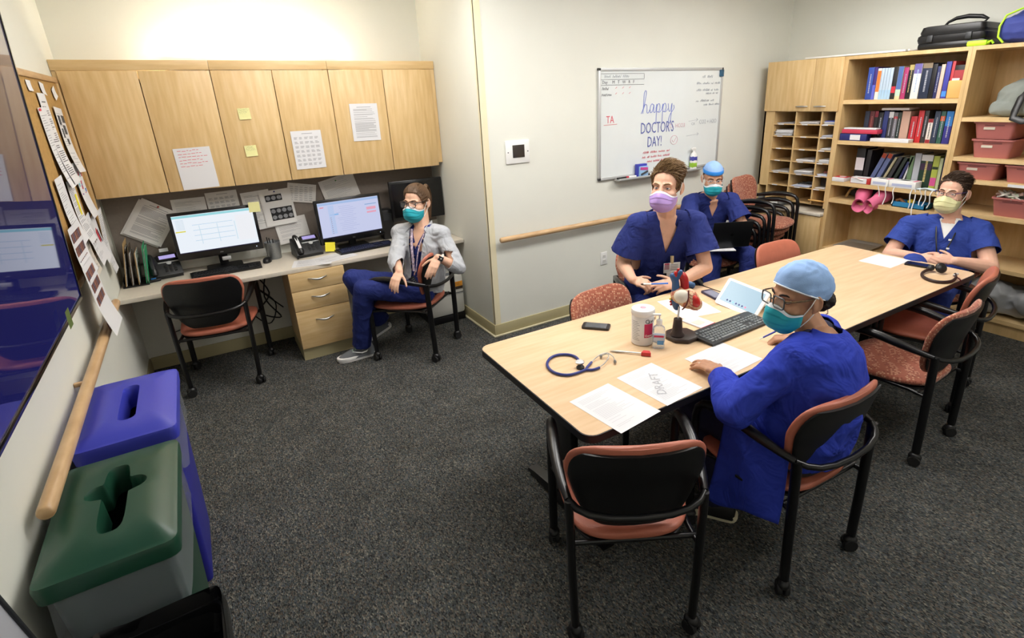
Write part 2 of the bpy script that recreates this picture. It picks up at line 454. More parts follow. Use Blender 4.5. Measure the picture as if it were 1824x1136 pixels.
# ------------------------------------------------------------------ alcove cabinets and desk
XR = 2.432
DOORS = [.025, .424, .825, 1.205, 1.588, 1.998, 2.398]
for k, (x0, x1, where) in enumerate(((0.002, .823, 'left end of the run beside the cork board'), (.825, 1.586, 'middle of the run with two yellow notes'), (1.588, XR, 'right end of the run beside the return wall'))):
    t = thing('wall_cabinet', 'maple two-door wall cabinet, ' + where, 'cabinet', (x0, 1.068, 1.36), 0, 'upper cabinets over the desk')
    wd = x1-x0
    MB().span(0, wd, -.255, 0, .02, .04).span(0, wd, -.255, 0, .70, .72).span(0, .018, -.255, 0, .02, .8).span(wd-.018, wd, -.255, 0, .02, .8).span(0, wd, -.02, 0, .02, .8).build('body', M_maple, t, 0)
    MB().span(0, wd, -.275, -.253, .772, .832, .001).build('fascia', M_mapleh, t)
    for d in (0, 1):
        a, b = DOORS[2*k+d]-x0+.0025, DOORS[2*k+d+1]-x0-.0025
        MB().span(a, b, -.275, -.256, -.005, .768, .0015).build('door', M_maple, t)
    if k == 0: MB().span(0, .022, -.262, -.254, 0, .77).build('filler_strip', M_maple, t, 0)
    if k == 2: MB().span(wd-.034, wd, -.268, -.254, .02, .77).build('filler_strip', M_maple, t, 0)
# uplight on top of the cabinets
t = thing('cabinet_uplight', 'fluorescent strip light lying on top of the wall cabinets', 'lamp', (1.15, .95, 2.081))
MB().box((0, 0, .006), (1.1, .12, .012), .002).box((0, -.057, .045), (1.1, .006, .09)).box((0, .057, .045), (1.1, .006, .09)).build('housing', M_white, t)
MB().tube([(-.53, 0, .03), (.53, 0, .03)], .013, 12).build('lamp_tube', mat('fluorescent_tube', 'FFFFFF', .5, emit=UPLIGHT, emcol='FFF1DC'), t)

tag(MB().span(0.014, XR-.01, 1.052, 1.068, .83, 1.375, .002).build('tackboard', mat('grey_tackboard', '857B72', .9, var=.05, vscale=60, bump=.2, bscale=300)), 'grey fabric tackboard behind the desk monitors', 'tackboard')
t = thing('desk_worktop', 'long pale laminate worktop built in under the wall cabinets', 'worktop', (0, .493, .715))
MB().span(.001, XR, 0, .575, 0, .03, .003).build('top', M_desk, t)
MB().span(.03, XR-.03, .5, .555, -.06, 0).build('wall_cleat', mat('cleat_wood', '6E675C', .6), t, 0)

# drawer pedestal
t = thing('drawer_pedestal', 'maple three-drawer pedestal under the desk', 'drawer unit', (1.01, .478, 0))
PW = .395
MB().span(.004, PW-.004, .022, .50, .1, .713).build('body', M_maple, t, 0)
MB().span(.002, PW-.002, .03, .50, 0, .1).build('toe_kick', M_base, t, 0)
for z0, z1 in ((.575, .712), (.418, .571), (.106, .414)):
    d = MB().span(0, PW, 0, .02, z0, z1, .0015).build('drawer', M_mapleh, t)
    zc = z1-.055 if z1 > .5 else z1-.085
    pts = [(PW*.5-.066+.132*i/12, -.004-.026*math.sin(PI*i/12)**.7, zc+.004*math.cos(2*PI*i/12)) for i in range(13)]
    MB().tube(pts, [.004+.0045*math.sin(PI*i/12) for i in range(13)], 10, up=(0, 0, 1)).build('handle', M_chrome, d, 60)

# floor document shredder / printer
t = thing('floor_printer', 'pale grey boxy floor machine with orange label under right end of desk', 'printer', (2.235, .72, 0))
MB().span(-.165, .165, -.2, .2, 0, .065, .006).build('base', M_black, t)
MB().span(-.17, .17, -.205, .205, .065, .44, .03).build('body', M_lgrey, t)
MB().span(-.15, .16, -.2065, -.2, .262, .268).build('slot', M_dark, t, 0)
MB().span(-.165, .168, -.2062, -.2, .252, .256).build('seam', M_grey, t, 0)
MB().span(.06, .155, -.209, -.2, .325, .368).build('orange_label', mat('orange_label', 'E0982C', .5), t, 0)
MB().span(.06, .155, -.209, -.2, .30, .325).build('dark_label', mat('dark_brown_label', '3A2A20', .5), t, 0)
MB().box((.075, -.165, .4405), (.13, .055, .003)).build('top_label', mat('slate_label', '6C7276', .5), t, 0)
for i in range(4): MB().span(.065, .145-.02*(i % 2), -.2096, -.2088, .333+.008*i, .3355+.008*i).build('label_text', mat('label_print', '7A4A10', .6), t, 0)

# ------------------------------------------------------------------ monitors
M_bezel = mat('monitor_bezel', '0C0C0E', .25)
def rects(name, rs, m, parent, y, smooth=0):
    mb = MB()
    for x, z, a, b in rs: mb.quad((x-a/2, y, z-b/2), (x+a/2, y, z-b/2), (x+a/2, y, z+b/2), (x-a/2, y, z+b/2))
    return mb.build(name, m, parent, 0)
def monitor(label, c, w_, h, rz, base_z, tilt, on, scrcol=None, low=.045, stand=.12):
    t = thing('monitor', label, 'monitor', (c[0], c[1], base_z), rz)
    zc = c[2]-base_z; Mt = Matrix.Translation((0, 0, zc)) @ Matrix.Rotation(tilt, 4, 'X') @ Matrix.Translation((0, 0, -zc))
    MB().box((0, .012, zc), (w_, .03, h), .006, Mt).box((0, .035, zc), (w_*.6, .03, h*.55), .012, Mt).build('housing', M_bezel, t)
    sw, sh = w_-.044, h-.026-low; zs = zc+(low-.026)/2+.004
    o = MB().box((0, -.0035, zs), (sw, .002, sh), 0, Mt).build('screen', on, t, 0)
    MB().box((0, .06, zc*.45), (.06, .025, zc*.9), .006).build('neck', M_black, t)
    MB().prism(rrect(.24, .16, .03), 0, .012, X((0, .04, 0))).build('foot', M_black, t)
    return t, o, Mt, sw, sh, zs
M_s1 = emat('bright_screen', 'EEF5FD', 1.05)
M_s2 = emat('lavender_screen', 'D2D8F8', .95)
M_s3 = mat('off_screen', '050506', .12)
def ui(t, Mt, sw, sh, zs, items):
    for nm, col, e, x, z, a, b in items:
        MB().box(((x-.5)*sw, -.005, zs+(z-.5)*sh), (a*sw, .0006, b*sh), 0, Mt).build(nm, emat('ui_'+col, col, .98), t, 0)
t, o, Mt, sw, sh, zs = monitor('black desktop monitor with bright white screen above the empty desk chair', (.643, .9, 1.02), .56, .345, 0, .745, -.05, M_s1)
it = [('title_bar', '9FE0E8', .9, .5, .96, 1, .06), ('highlight', 'E8E04A', .9, .07, .58, .12, .03), ('task_bar', '1B1B3A', .15, .5, .012, 1, .024)]
for i in range(4): it.append(('table_row', 'C3DDF0', 1., .47, .72-.14*i, .5, .012))
for i in range(9): it.append(('text_line', 'C9DCE8', 1., .08, .88-.03*i, .10, .008))
for i in range(3): it.append(('column', 'D2E8F4', 1.05, .3+.22*i, .45, .008, .5))
it.append(('side_panel', 'F8FAFF', 1.1, .87, .5, .22, .7))
ui(t, Mt, sw, sh, zs, it)
text('maker_mark', 'DELL', .010, mat('badge_grey', '9A9A9A', .4), t, Mt @ X((-.012, -.0045, zs-sh/2-.028), 0, PI/2))
MB().cyl((0, 0, 0), .003, .002, 8, Mt @ X((.235, -.003, zs-sh/2-.022), 0, PI/2)).build('power_light', mat('power_led', 'D8E4FF', .4, emit=1.5), t)
MB().box((.02, .01, .07), (.06, .02, .03), .006).build('cable_clip', M_alu, t)
t, o, Mt, sw, sh, zs = monitor('black desktop monitor with pale lavender screen beside the seated woman', (1.605, .875, .985), .545, .36, .1, .745, -.04, M_s2)
it = [('title_bar', 'A9C4EE', .8, .5, .955, 1, .06), ('task_bar', '1B1B3A', .15, .5, .012, 1, .024), ('pink_box', 'EEA9C0', .8, .86, .68, .16, .08), ('pink_box', 'EEA9C0', .8, .86, .57, .16, .05), ('side_panel', 'BFD0F4', .9, .2, .5, .09, .8), ('selected_line', '8EBEF0', .9, .24, .64, .14, .04), ('pink_mark', 'E59AAE', .8, .06, .87, .06, .03), ('blue_caption', '7FA9D8', .9, .86, .8, .2, .02)]
for i in range(9): it.append(('bullet', '8E4A5A', .4, .18, .56-.055*i, .014, .018))
for i in range(14): it.append(('text_line', 'B4BCE6', .85, .42+.03*((i*7) % 3), .84-.053*i, .2+.03*((i*5) % 4), .01))
ui(t, Mt, sw, sh, zs, it)
text('maker_mark', 'DELL', .010, mat('badge_grey', '9A9A9A', .4), t, Mt @ X((-.012, -.0045, zs-sh/2-.028), 0, PI/2))
MB().cyl((0, 0, 0), .003, .002, 8, Mt @ X((.23, -.003, zs-sh/2-.022), 0, PI/2)).build('power_light', mat('power_led', 'D8E4FF', .4, emit=1.5), t)
monitor('switched-off black monitor in the desk corner behind the seated woman', (2.188, .86, 1.075), .475, .345, -.02, .745, -.02, M_s3, low=.03)
MB().box((0, 0, 0), (.1, .2, .3), .01)
t = thing('computer_tower', 'black computer box standing between the lit and the dark monitor', 'computer', (1.925, .99, .745))
MB().box((0, 0, .13), (.10, .12, .26), .006).build('case', M_black, t)
MB().box((0, -.0605, .2), (.07, .002, .06)).build('front_panel', M_dark, t, 0)

# sticky notes on monitors
def note(label, c, n, sz, m, roll, writing=True, up=(0, 0, 1)):
    return sheet('sticky_note', label, sz, sz, facing(c, n, up, roll), 'hand' if writing else 'plain', m, curl=.012, ink=mat('note_ink', '6E7A52', .8), cat='note')
note('blank pale yellow sticky note on corner of bright white monitor', (.917, .868, 1.176), (0, -1, 0), .075, M_note, -.04, False)
note('bright yellow sticky note on bottom corner of lavender monitor', (1.392, .80, .795), (-.1, -1, .05), .076, M_noteb, -.12, False)
note('pale yellow handwritten sticky note, the upper one on the cabinet door', (.978, .788, 1.843), (0, -1, 0), .076, M_note, .03)
note('pale yellow handwritten sticky note, the lower one on the cabinet door', (.971, .788, 1.589), (0, -1, 0), .076, M_note, .03)

# papers taped to cabinet doors
sheet('taped_paper', 'white sheet with red handwriting taped low on cabinet door', .217, .278, facing((.614, .788, 1.5), (0, -1, 0), roll=.02), 'hand', ink=M_inkr, cat='paper')
sheet('taped_paper', 'white printed schedule table taped on cabinet door', .214, .279, facing((1.359, .788, 1.567), (0, -1, 0)), 'table', cat='paper')
sheet('taped_paper', 'white printed letter taped highest on the cabinet doors', .216, .28, facing((1.812, .788, 1.743), (0, -1, 0), roll=-.01), 'text', cat='paper')

# papers pinned to tackboard
def pinned(label, c, w_, h, roll, lines='text', n=1, dx=0.):
    t = sheet('pinned_paper', label, w_, h, facing((c[0], 1.048-.004*n, c[1]), (0, -1, 0), roll=roll), lines, M_paper2, curl=.02, cat='paper')
    return t
def pin(t, x, y, col):
    MB().ell((x, y, .008), (.006, .006, .006)).build('push_pin', mat('pin_'+col, col, .3), t)
t = pinned('tilted bundle of printed pages pinned beside the clipboards', (.258, 1.125), .235, .28, -.62, n=2)
MB().grid(lambda a, b: (-.13+a*.235, -.155+b*.28, -.004), 2, 2).build('under_page', M_paper2, t); pin(t, -.01, .125, 'C03028')
pinned('printed sheet pinned left of bright monitor top', (.51, 1.15), .215, .24, .0, 'faint')
pinned('printed notice with a small form pinned above bright monitor', (.73, 1.165), .21, .26, .02, 'table')
pinned('printed sheet pinned half behind the scan images', (.96, 1.12), .2, .3, .06, 'faint')
t = pinned('sheaf of white pages with two black scan image strips', (1.095, 1.125), .225, .28, .05, 'plain', n=3)
pin(t, .0, .128, '2B3A8C')
MB().grid(lambda a, b: (-.105+a*.225, -.145+b*.275, -.005), 2, 2).build('under_page', M_paper2, t)
M_scan = mat('scan_black', '15161A', .5); M_scanb = mat('scan_brain', '8E9094', .6, var=.3, vscale=120)
for (x0, x1, y0, y1, nx, ny) in ((-.075, .045, .055, .105, 3, 1), (-.06, .1, -.1, .0, 4, 2)):
    o = MB().box(((x0+x1)/2, (y0+y1)/2, .004), (x1-x0, y1-y0, .003)).build('scan_image', M_scan, t, 0)
    mb = MB(); w1, h1 = (x1-x0)/nx, (y1-y0)/ny
    for i in range(nx):
        for j in range(ny): mb.lathe([(min(w1, h1)*.42, 0), (min(w1, h1)*.4, .001)], 12, X((x0+w1*(i+.5), y0+h1*(j+.5), .0056)))
    mb.build('scan_slices', M_scanb, o, 0)
pinned('printed sheet pinned under the cabinets right of the scan images', (1.29, 1.215), .215, .15, -.2, 'table')
t = pinned('large pale chart pinned above the lavender monitor', (1.59, 1.22), .29, .2, .22, 'faint'); pin(t, -.01, .07, '3C8C3C')
pinned('sheet pinned low behind the wire pencil cup', (1.17, .93), .24, .2, .1, 'faint')

# ------------------------------------------------------------------ desk objects
def qwerty(u=.019):
    rows = []
    z = [(0, 1)] + [(1.5+i+(.5 if i > 3 else 0)+(.5 if i > 7 else 0), 1) for i in range(12)] + [(15.25+i, 1) for i in range(3)]
    rows.append((5.3, z))
    rows.append((4, [(i, 1) for i in range(13)]+[(13, 2)]+[(15.25+i, 1) for i in range(3)]+[(18.5+i, 1) for i in range(4)]))
    rows.append((3, [(0, 1.5)]+[(1.5+i, 1) for i in range(12)]+[(13.5, 1.5)]+[(15.25+i, 1) for i in range(3)]+[(18.5+i, 1) for i in range(4)]))
    rows.append((2, [(0, 1.75)]+[(1.75+i, 1) for i in range(11)]+[(12.75, 2.25)]+[(18.5+i, 1) for i in range(3)]))
    rows.append((1, [(0, 2.25)]+[(2.25+i, 1) for i in range(10)]+[(12.25, 2.75)]+[(16.25, 1)]+[(18.5+i, 1) for i in range(4)]))
    rows.append((0, [(0, 1.25), (1.25, 1.25), (2.5, 1.25), (3.75, 6.25), (10, 1.25), (11.25, 1.25), (12.5, 1.25), (13.75, 1.25)]+[(15.25+i, 1) for i in range(3)]+[(18.5, 2), (20.5, 1)]))
    return [((x+wd/2-11.25)*u, (y-2.9)*u*.98, wd*u) for y, r in rows for x, wd in r]
def keyboard(label, loc, rz, m, mk, single):
    t = thing('keyboard', label, 'keyboard', loc, rz)
    MB().prism([(-.225, -.072), (.225, -.072), (.232, .07), (.21, .078), (-.21, .078), (-.232, .07)], 0, .012, Matrix.Rotation(.045, 4, 'X') @ X((0, 0, .004))).build('base', m, t, 40)
    T = Matrix.Rotation(.045, 4, 'X') @ X((0, 0, .0155)); cache = {}; mb = MB()
    for x, y, wd in qwerty():
        if single:
            k = round(wd, 4)
            if k not in cache:
                a = wd/2-.0016; b = .0075
                cache[k] = MB().rings([[(-a, -b, 0), (a, -b, 0), (a, b, 0), (-a, b, 0)], [(-a+.0025, -b+.0025, .007), (a-.0025, -b+.0025, .007), (a-.0025, b-.0015, .007), (-a+.0025, b-.0015, .007)]]).mesh('key', 0)
            put('key', cache[k], mk, t, M=T @ X((x, y, 0)))
        else: mb.box((x, y, .0035), (wd-.004, .0145, .007), 0, T)
    if not single: mb.build('keys', mk, t, 0)['kind'] = 'stuff'
    MB().box((.19, .058, .0135), (.03, .01, .002), 0, Matrix.Rotation(.045, 4, 'X')).build('indicator_strip', M_dark, t, 0)
    return t
keyboard('black keyboard on the desk below the bright white monitor', (.645, .765, .746), .02, M_black, mat('black_keys', '17181A', .4), False)
keyboard('dark keyboard on the desk below the lavender monitor', (1.655, .745, .746), .08, M_black, mat('navy_keys', '20253F', .4), False)
def mouse(label, loc, rz):
    t = thing('mouse', label, 'mouse', loc, rz)
    MB().rings([[(.031*sx*math.cos(a), .053*math.sin(a)*sx, z) for a in [2*PI*j/20 for j in range(20)]] for sx, z in ((.96, 0), (1, .008), (.97, .018), (.84, .027), (.55, .034), (.2, .036))]).build('shell', M_black, t, 60)
    MB().box((0, .025, .034), (.005, .014, .006), .002).build('scroll_wheel', M_grey, t)
    MB().tube([(0, .05, .01), (.01, .08, .004), (.03, .12, .004), (.0, .16, .004), (-.04, .19, .004)], .002, 6).build('cord', M_black, t)
mouse('black computer mouse beside the wire pencil cup', (.925, .85, .746), -.3)
mouse('black computer mouse next to the seated woman on the desk', (1.95, .79, .746), .2)

def desk_phone(label, loc, rz, label_strip=False):
    t = thing('desk_phone', label, 'telephone', loc, rz)
    Mt = X((0, -.09, 0)) @ Matrix.Rotation(.588, 4, 'X') @ X((0, .075, 0))
    MB().rings([[(-.1, -.09, 0), (.1, -.09, 0), (.1, .09, 0), (-.1, .09, 0)], [(-.1, -.09, .02), (.1, -.09, .02), (.1, .075, .13), (-.1, .075, .13)]]).build('base', M_dark, t, 0)
    MB().box((0, .02, .028), (.205, .2, .018), .006, Mt).build('face', M_dark, t)
    MB().box((.035, .09, .042), (.13, .055, .012), .004, Mt).build('display_hood', M_black, t)
    MB().box((.035, .088, .0495), (.1, .033, .002), 0, Mt).build('display', emat('phone_display', 'C3B6F5', .9), t, 0)
    MB().box((.035, .046, .039), (.13, .008, .004), .001, Mt).build('silver_strip', M_alu, t)
    MB().lathe([(.016, 0), (.016, .004), (.006, .006)], 16, Mt @ X((.035, .036, .037))).build('navigation_ring', M_alu, t)
    for i in range(3):
        for j in range(4): MB().box((.0+.028*i+.008, .012-.019*j, .039), (.019, .011, .005), .002, Mt).build('key_button', M_black, t)
    # handset on left side
    pts = [(-.068, -.075, .05), (-.068, -.06, .062), (-.068, .0, .066), (-.068, .09, .066), (-.068, .11, .056)]
    h = MB().tube(pts, [.018, .023, .017, .022, .018], 12, M=Mt, up=(1, 0, 0)).build('handset', M_black, t, 60)
    MB().box((-.068, .015, .083), (.022, .12, .003), .001, Mt).build('handset_label', M_paper if label_strip else M_dark, h)
    pts = [(-.075-.03*math.sin(i/16*PI)+.0, -.08-.05*math.sin(i/16*PI*1.2), .012+.003*math.sin(i*2.4)) for i in range(17)]
    MB().tube(pts, .006, 8).build('coil_cord', M_black, t)
    return t
desk_phone('black desk telephone with lilac display left of the bright monitor', (.262, .955, .746), .12)
t = desk_phone('dark desk telephone with white handset label beside the pencil cup', (1.225, .885, .746), .08, True)
o = sheet('paper_label', 'small white paper slip standing on top of left telephone', .055, .025, facing((.285, 1.0, .925), (0, -1, .3)), 'plain', cat='label')

# pencil cup
t = thing('pencil_cup', 'grey wire mesh pencil cup on the desk', 'pencil cup', (.99, .93, .746))
M_mesh = mat('wire_mesh', '8E9396', .4, .6, var=.25, vscale=300)
n = 28
MB().rings([[(r*math.cos(2*PI*j/n), r*math.sin(2*PI*j/n), z) for j in range(n)] for r, z in ((.047, .0), (.05, .004), (.056, .13), (.059, .134), (.056, .136), (.053, .13), (.046, .006))]).build('cup', M_mesh, t)
for i in range(3):
    a = 1.2+i*.8
    MB().tube([(.02*math.cos(a), .02*math.sin(a), .01), (.032*math.cos(a), .032*math.sin(a), .15+.012*i)], .0045, 8).build('pen', M_black if i != 1 else M_blackr, t)

# loose papers on desk
sheet('desk_paper', 'white page lying on the desk above the drawers', .3, .215, X((1.38, .635, .7465), .3), 'faint', curl=.0, cat='paper')
sheet('desk_paper', 'white page poking out under another page at the desk edge', .28, .2, X((1.21, .60, .7462), -.25), 'faint', cat='paper')

# clipboards and folder in a desktop organizer
t = thing('file_organizer', 'black desktop file organizer holding clipboards in the desk corner', 'organizer', (.095, .88, .746))
MB().box((0, 0, .004), (.15, .22, .008), .002).build('base', M_black, t)
for i in range(4): MB().box((-.066+.044*i, 0, .03), (.003, .2, .05)).build('divider', M_black, t, 0)
M_clip = mat('clipboard_brown', 'A98A5C', .7, var=.1, vscale=40); M_green = mat('green_folder', '35A06B', .6)
for i, (x, ln, m, nm) in enumerate(((-.056, .17, M_clip, 'leftmost brown clipboard against the wall in the organizer'), (-.02, .12, mat('clipboard_dark', '4A3C2C', .7), 'dark clipboard second from the wall in the organizer'), (.018, .10, M_clip, 'brown clipboard next to the green folder'))):
    c = thing('clipboard', nm, 'clipboard', M=X((.095+x, .885, .757), 0, 0, ln))
    MB().box((0, 0, .15-.02*i), (.004, .23, .30-.04*i), .001).build('board', m, c)
    MB().box((.006, .0, .25-.04*i), (.012, .12, .03), .003).build('clip', M_chrome, c)
    MB().box((.006, -.06, .13), (.004, .08, .018), .002).build('clip_spring', M_chrome, c)
    MB().box((.004, 0, .11), (.002, .2, .22)).build('pages', M_paper2, c, 0)
c = thing('folder', 'green folder standing in the organizer', 'folder', M=X((.155, .885, .757), 0, 0, .12))
MB().box((0, 0, .13), (.003, .22, .26)).box((.012, 0, .12), (.002, .22, .24)).build('cover', M_green, c, 0)
MB().box((.006, 0, .12), (.005, .2, .22)).build('pages', M_paper, c, 0)
t = thing('staple_box', 'small black and blue tray in front of the left telephone', 'tray', (.192, .835, .746), .25)
MB().box((0, 0, .01), (.08, .05, .02), .006).build('tray', M_black, t)
MB().box((.0, .0, .022), (.03, .022, .006), .001).build('blue_block', mat('blue_block', '2F86D6', .5), t)

# cables under desk
def cable(label, pts, r=.004):
    P = [V(p) for p in pts]; out = []
    for i in range(len(P)-1):
        a, b, c, d = P[max(i-1, 0)], P[i], P[i+1], P[min(i+2, len(P)-1)]
        for k in range(6):
            u = k/6; out.append(.5*((2*b)+(c-a)*u+(2*a-5*b+4*c-d)*u*u+(3*b-a-3*c+d)*u*u*u))
    out.append(P[-1])
    return tag(MB().tube(out, r, 6).build('cable', M_black), label, 'cable')
cable('black cable hanging in a loop under left end of desk', [(.36, 1.0, .70), (.4, 1.03, .66), (.44, 1.05, .5), (.38, 1.05, .36), (.27, 1.05, .29), (.2, 1.05, .27)])
cable('black cable bundle hanging under desk left of the drawers', [(.78, 1.0, .7), (.9, 1.02, .45), (.8, 1.03, .3), (.95, 1.02, .22), (.86, 1.03, .42), (.93, 1.0, .7)], .006)
cable('black cable dropping in a loop behind the drawers', [(.72, 1.0, .7), (.7, 1.03, .4), (.85, 1.03, .18), (.93, 1.03, .35), (.8, 1.03, .52), (.98, 1.02, .3)], .005)
cable('black mouse cable lying behind the lavender monitor keyboard', [(1.86, .92, .75), (1.9, .96, .75), (1.98, .93, .75), (2.04, .88, .75), (1.98, .84, .75)], .0025)
# ------------------------------------------------------------------ left wall: screen, cork board, bins
tilt = math.atan2(.05, 1.15)
t = thing('wall_screen', 'large black wall-mounted television showing a blue picture', 'television', M=X((.058, -1.705, 1.112), 0, 0, tilt))
MB().span(-.045, 0, -1.0, 1.0, 0, 1.165, .008).build('housing', M_black, t)
b = .014
MB().span(0, .006, -1.0, 1.0, 0, .02, .002).span(0, .006, -1.0, 1.0, 1.165-b, 1.165, .002).span(0, .006, -1.0, -1.0+b, 0, 1.165, .002).span(0, .006, 1.0-b, 1.0, 0, 1.165, .002).build('bezel', mat('gloss_bezel', '08080A', .15), t)
def screen_mat():
    m = bpy.data.materials.new('tv_screen'); m.use_nodes = True; nt = m.node_tree; bs = nt.nodes['Principled BSDF']
    bs.inputs['Base Color'].default_value = lin('0A0A12'); bs.inputs['Roughness'].default_value = .03; bs.inputs['Specular IOR Level'].default_value = .7
    tc = nt.nodes.new('ShaderNodeTexCoord'); s = nt.nodes.new('ShaderNodeSeparateXYZ'); nt.links.new(tc.outputs['Object'], s.inputs[0])
    r = nt.nodes.new('ShaderNodeValToRGB'); e = r.color_ramp.elements
    e[0].position, e[0].color = 0., lin('23246A'); e[1].position, e[1].color = 1., lin('6A6470')  # greyer upper stops paint the cabinets' reflection into the screen glow
    for p, c in ((.45, '222260'), (.6, '302E52'), (.75, '504C5E')):
        x = e.new(p); x.color = lin(c)
    nt.links.new(s.outputs[2], r.inputs[0])
    nt.links.new(r.outputs[0], bs.inputs['Emission Color']); bs.inputs['Emission Strength'].default_value = .6
    return m
MB().span(.0002, .002, -1.0+b, 1.0-b, .02, 1.165-b).build('display', screen_mat(), t, 0)
MB().span(-.09, -.045, -.3, .3, .3, .8).build('wall_bracket', M_blackm, t, 0)
note('small green sticky note at bottom bezel of the wall screen', (.079, -1.12, 1.15), (1, 0, -.03), .07, mat('green_note_paper', '5A6B2E', .8), .0, False)

# cork board
t = thing('cork_board', 'cork bulletin board with wooden frame crowded with pinned papers', 'bulletin board', (.0, -.1, 1.12))
M_cork = mat('cork', 'B08A4E', .95, var=.12, vscale=60, bump=.3, bscale=200)
MB().span(.001, .012, -.85, .86, 0, .945).build('cork_panel', M_cork, t, 0)
MB().span(.001, .022, -.87, .885, .94, .972, .004).build('frame_top', M_rail, t)
MB().span(.001, .022, -.87, .885, -.03, 0, .004).build('frame_bottom', M_rail, t)
MB().span(.001, .022, .862, .885, 0, .94, .004).build('frame_side', M_maplecase, t)
MB().span(.001, .022, -.87, -.85, 0, .94, .004).build('frame_side', M_maplecase, t)
WPC = [0]
def wallp(label, y, z, w_, h, roll=0., lines='text', ink=None, m=None, tilt_=0., x=None):
    WPC[0] += 1
    xx = .014+.0012*WPC[0] if x is None else x
    return sheet('pinned_paper', label, w_, h, facing((xx, y, z), (1, 0, tilt_), roll=roll), lines, m, curl=.05, ink=ink, cat='paper')
# coordinates: y towards the alcove, z up
wallp('tiny white name slip at the top left of the cork board', -.02, 2.02, .10, .05, 0, 'plain')
wallp('tiny white name slip at the top middle of the cork board', .28, 2.015, .10, .06, -.1, 'plain')
wallp('tiny white name slip at the top right of the cork board', .58, 2.0, .10, .06, .25, 'plain')
wallp('long printed list pinned on the cork board near the screen', .17, 1.76, .19, .46, 0, 'text', ink=M_inkd)
t = wallp('printed page with red corner behind the long list', .07, 1.72, .2, .40, .03, 'faint')
MB().box((-.06, .19, .002), (.05, .012, .002)).build('red_mark', mat('red_mark', 'C23048', .6), t, 0)
t = wallp('flyer with black and grey blocks pinned at upper right', .48, 1.74, .22, .36, -.06, 'faint')
for (a, b_, c, d) in ((.06, .12, .07, .04), (-.05, .11, .05, .05), (.03, .06, .06, .05), (-.05, .04, .03, .05), (.02, -.01, .05, .04)):
    MB().box((a, b_, .002), (c, d, .0015)).build('black_block', M_inkd, t, 0)
wallp('printed page pinned against the edge of the screen', -.12, 1.42, .2, .34, .03, 'faint')
t = wallp('white form with a bright yellow column pinned at middle right', .12, 1.38, .2, .34, 0, 'text')
MB().box((.04, -.03, .002), (.045, .24, .0015)).build('yellow_column', mat('marker_yellow', 'F0E02A', .7), t, 0)
t = wallp('poster with blue and pink letters pinned at far right', .45, 1.46, .22, .32, 0, 'plain')
for i in range(22):
    MB().box((random.uniform(-.085, .085), random.uniform(-.14, .14), .002), (random.uniform(.01, .035), random.uniform(.015, .03), .0015)).build('letter_block', mat('poster_%d' % (i % 4), ['D0506A', '4A78C0', '7ABFC8', 'B03050'][i % 4], .7), t, 0)
wallp('grey printed card low on the cork board beside the screen', .02, 1.17, .16, .24, .04, 'text', m=mat('beige_card', 'CFC7B8', .8))
wallp('white page with photographs low beside the screen', -.2, 1.13, .18, .3, 0, 'faint')
t = wallp('magazine page with grey portraits pinned at lower middle', .25, 1.2, .2, .28, .05, 'faint')
for k in range(3): MB().box((-.05+.05*k, .05-.06*k, .002), (.035, .09, .0015), 0, Matrix.Rotation(.35, 4, 'Z')).build('portrait', mat('portrait_grey', '8A8079', .7, var=.3, vscale=60), t, 0)
t = wallp('page with a red and black ribbon at lower right of the cork board', .42, 1.17, .17, .28, .1, 'plain')
MB().box((0, 0, .002), (.04, .14, .0015), 0, Matrix.Rotation(.5, 4, 'Z')).build('red_ribbon', mat('ribbon_red', 'B32434', .6), t, 0)
MB().box((.03, -.03, .003), (.012, .15, .0015), 0, Matrix.Rotation(.5, 4, 'Z')).build('black_ribbon', M_inkd, t, 0)
wallp('long curled white page hanging beside the cabinet end', .6, 1.12, .17, .4, .0, 'faint', tilt_=-.08)
# photo roster sheets hanging over the rail
t = wallp('white roster sheet with rows of small portrait photos above the handrail', -.36, 1.02, .3, .36, .0, 'plain', tilt_=.05, x=.07)
for r_ in range(5):
    for c_ in range(6):
        if (r_ == 4 and c_ in (2, 3)): continue
        o = MB().box((-.105+c_*.038+(.01 if r_ % 2 else 0), .13-r_*.066, .003), (.03, .042, .0012)).build('portrait_photo', mat('photo_%d' % ((r_*6+c_) % 3), ['7A4A3C', '5B4A58', '8A5A48'][(r_*6+c_) % 3], .6, var=.4, vscale=90), t, 0)
t = wallp('upper roster sheet with portrait photos next to the screen edge', -.32, 1.25, .3, .26, .0, 'plain', x=.05)
for r_ in range(3):
    for c_ in range(6):
        MB().box((-.11+c_*.04, .08-r_*.066, .003), (.03, .042, .0012)).build('portrait_photo', mat('photo_%d' % ((r_*5+c_) % 3), '7A4A3C'), t, 0)

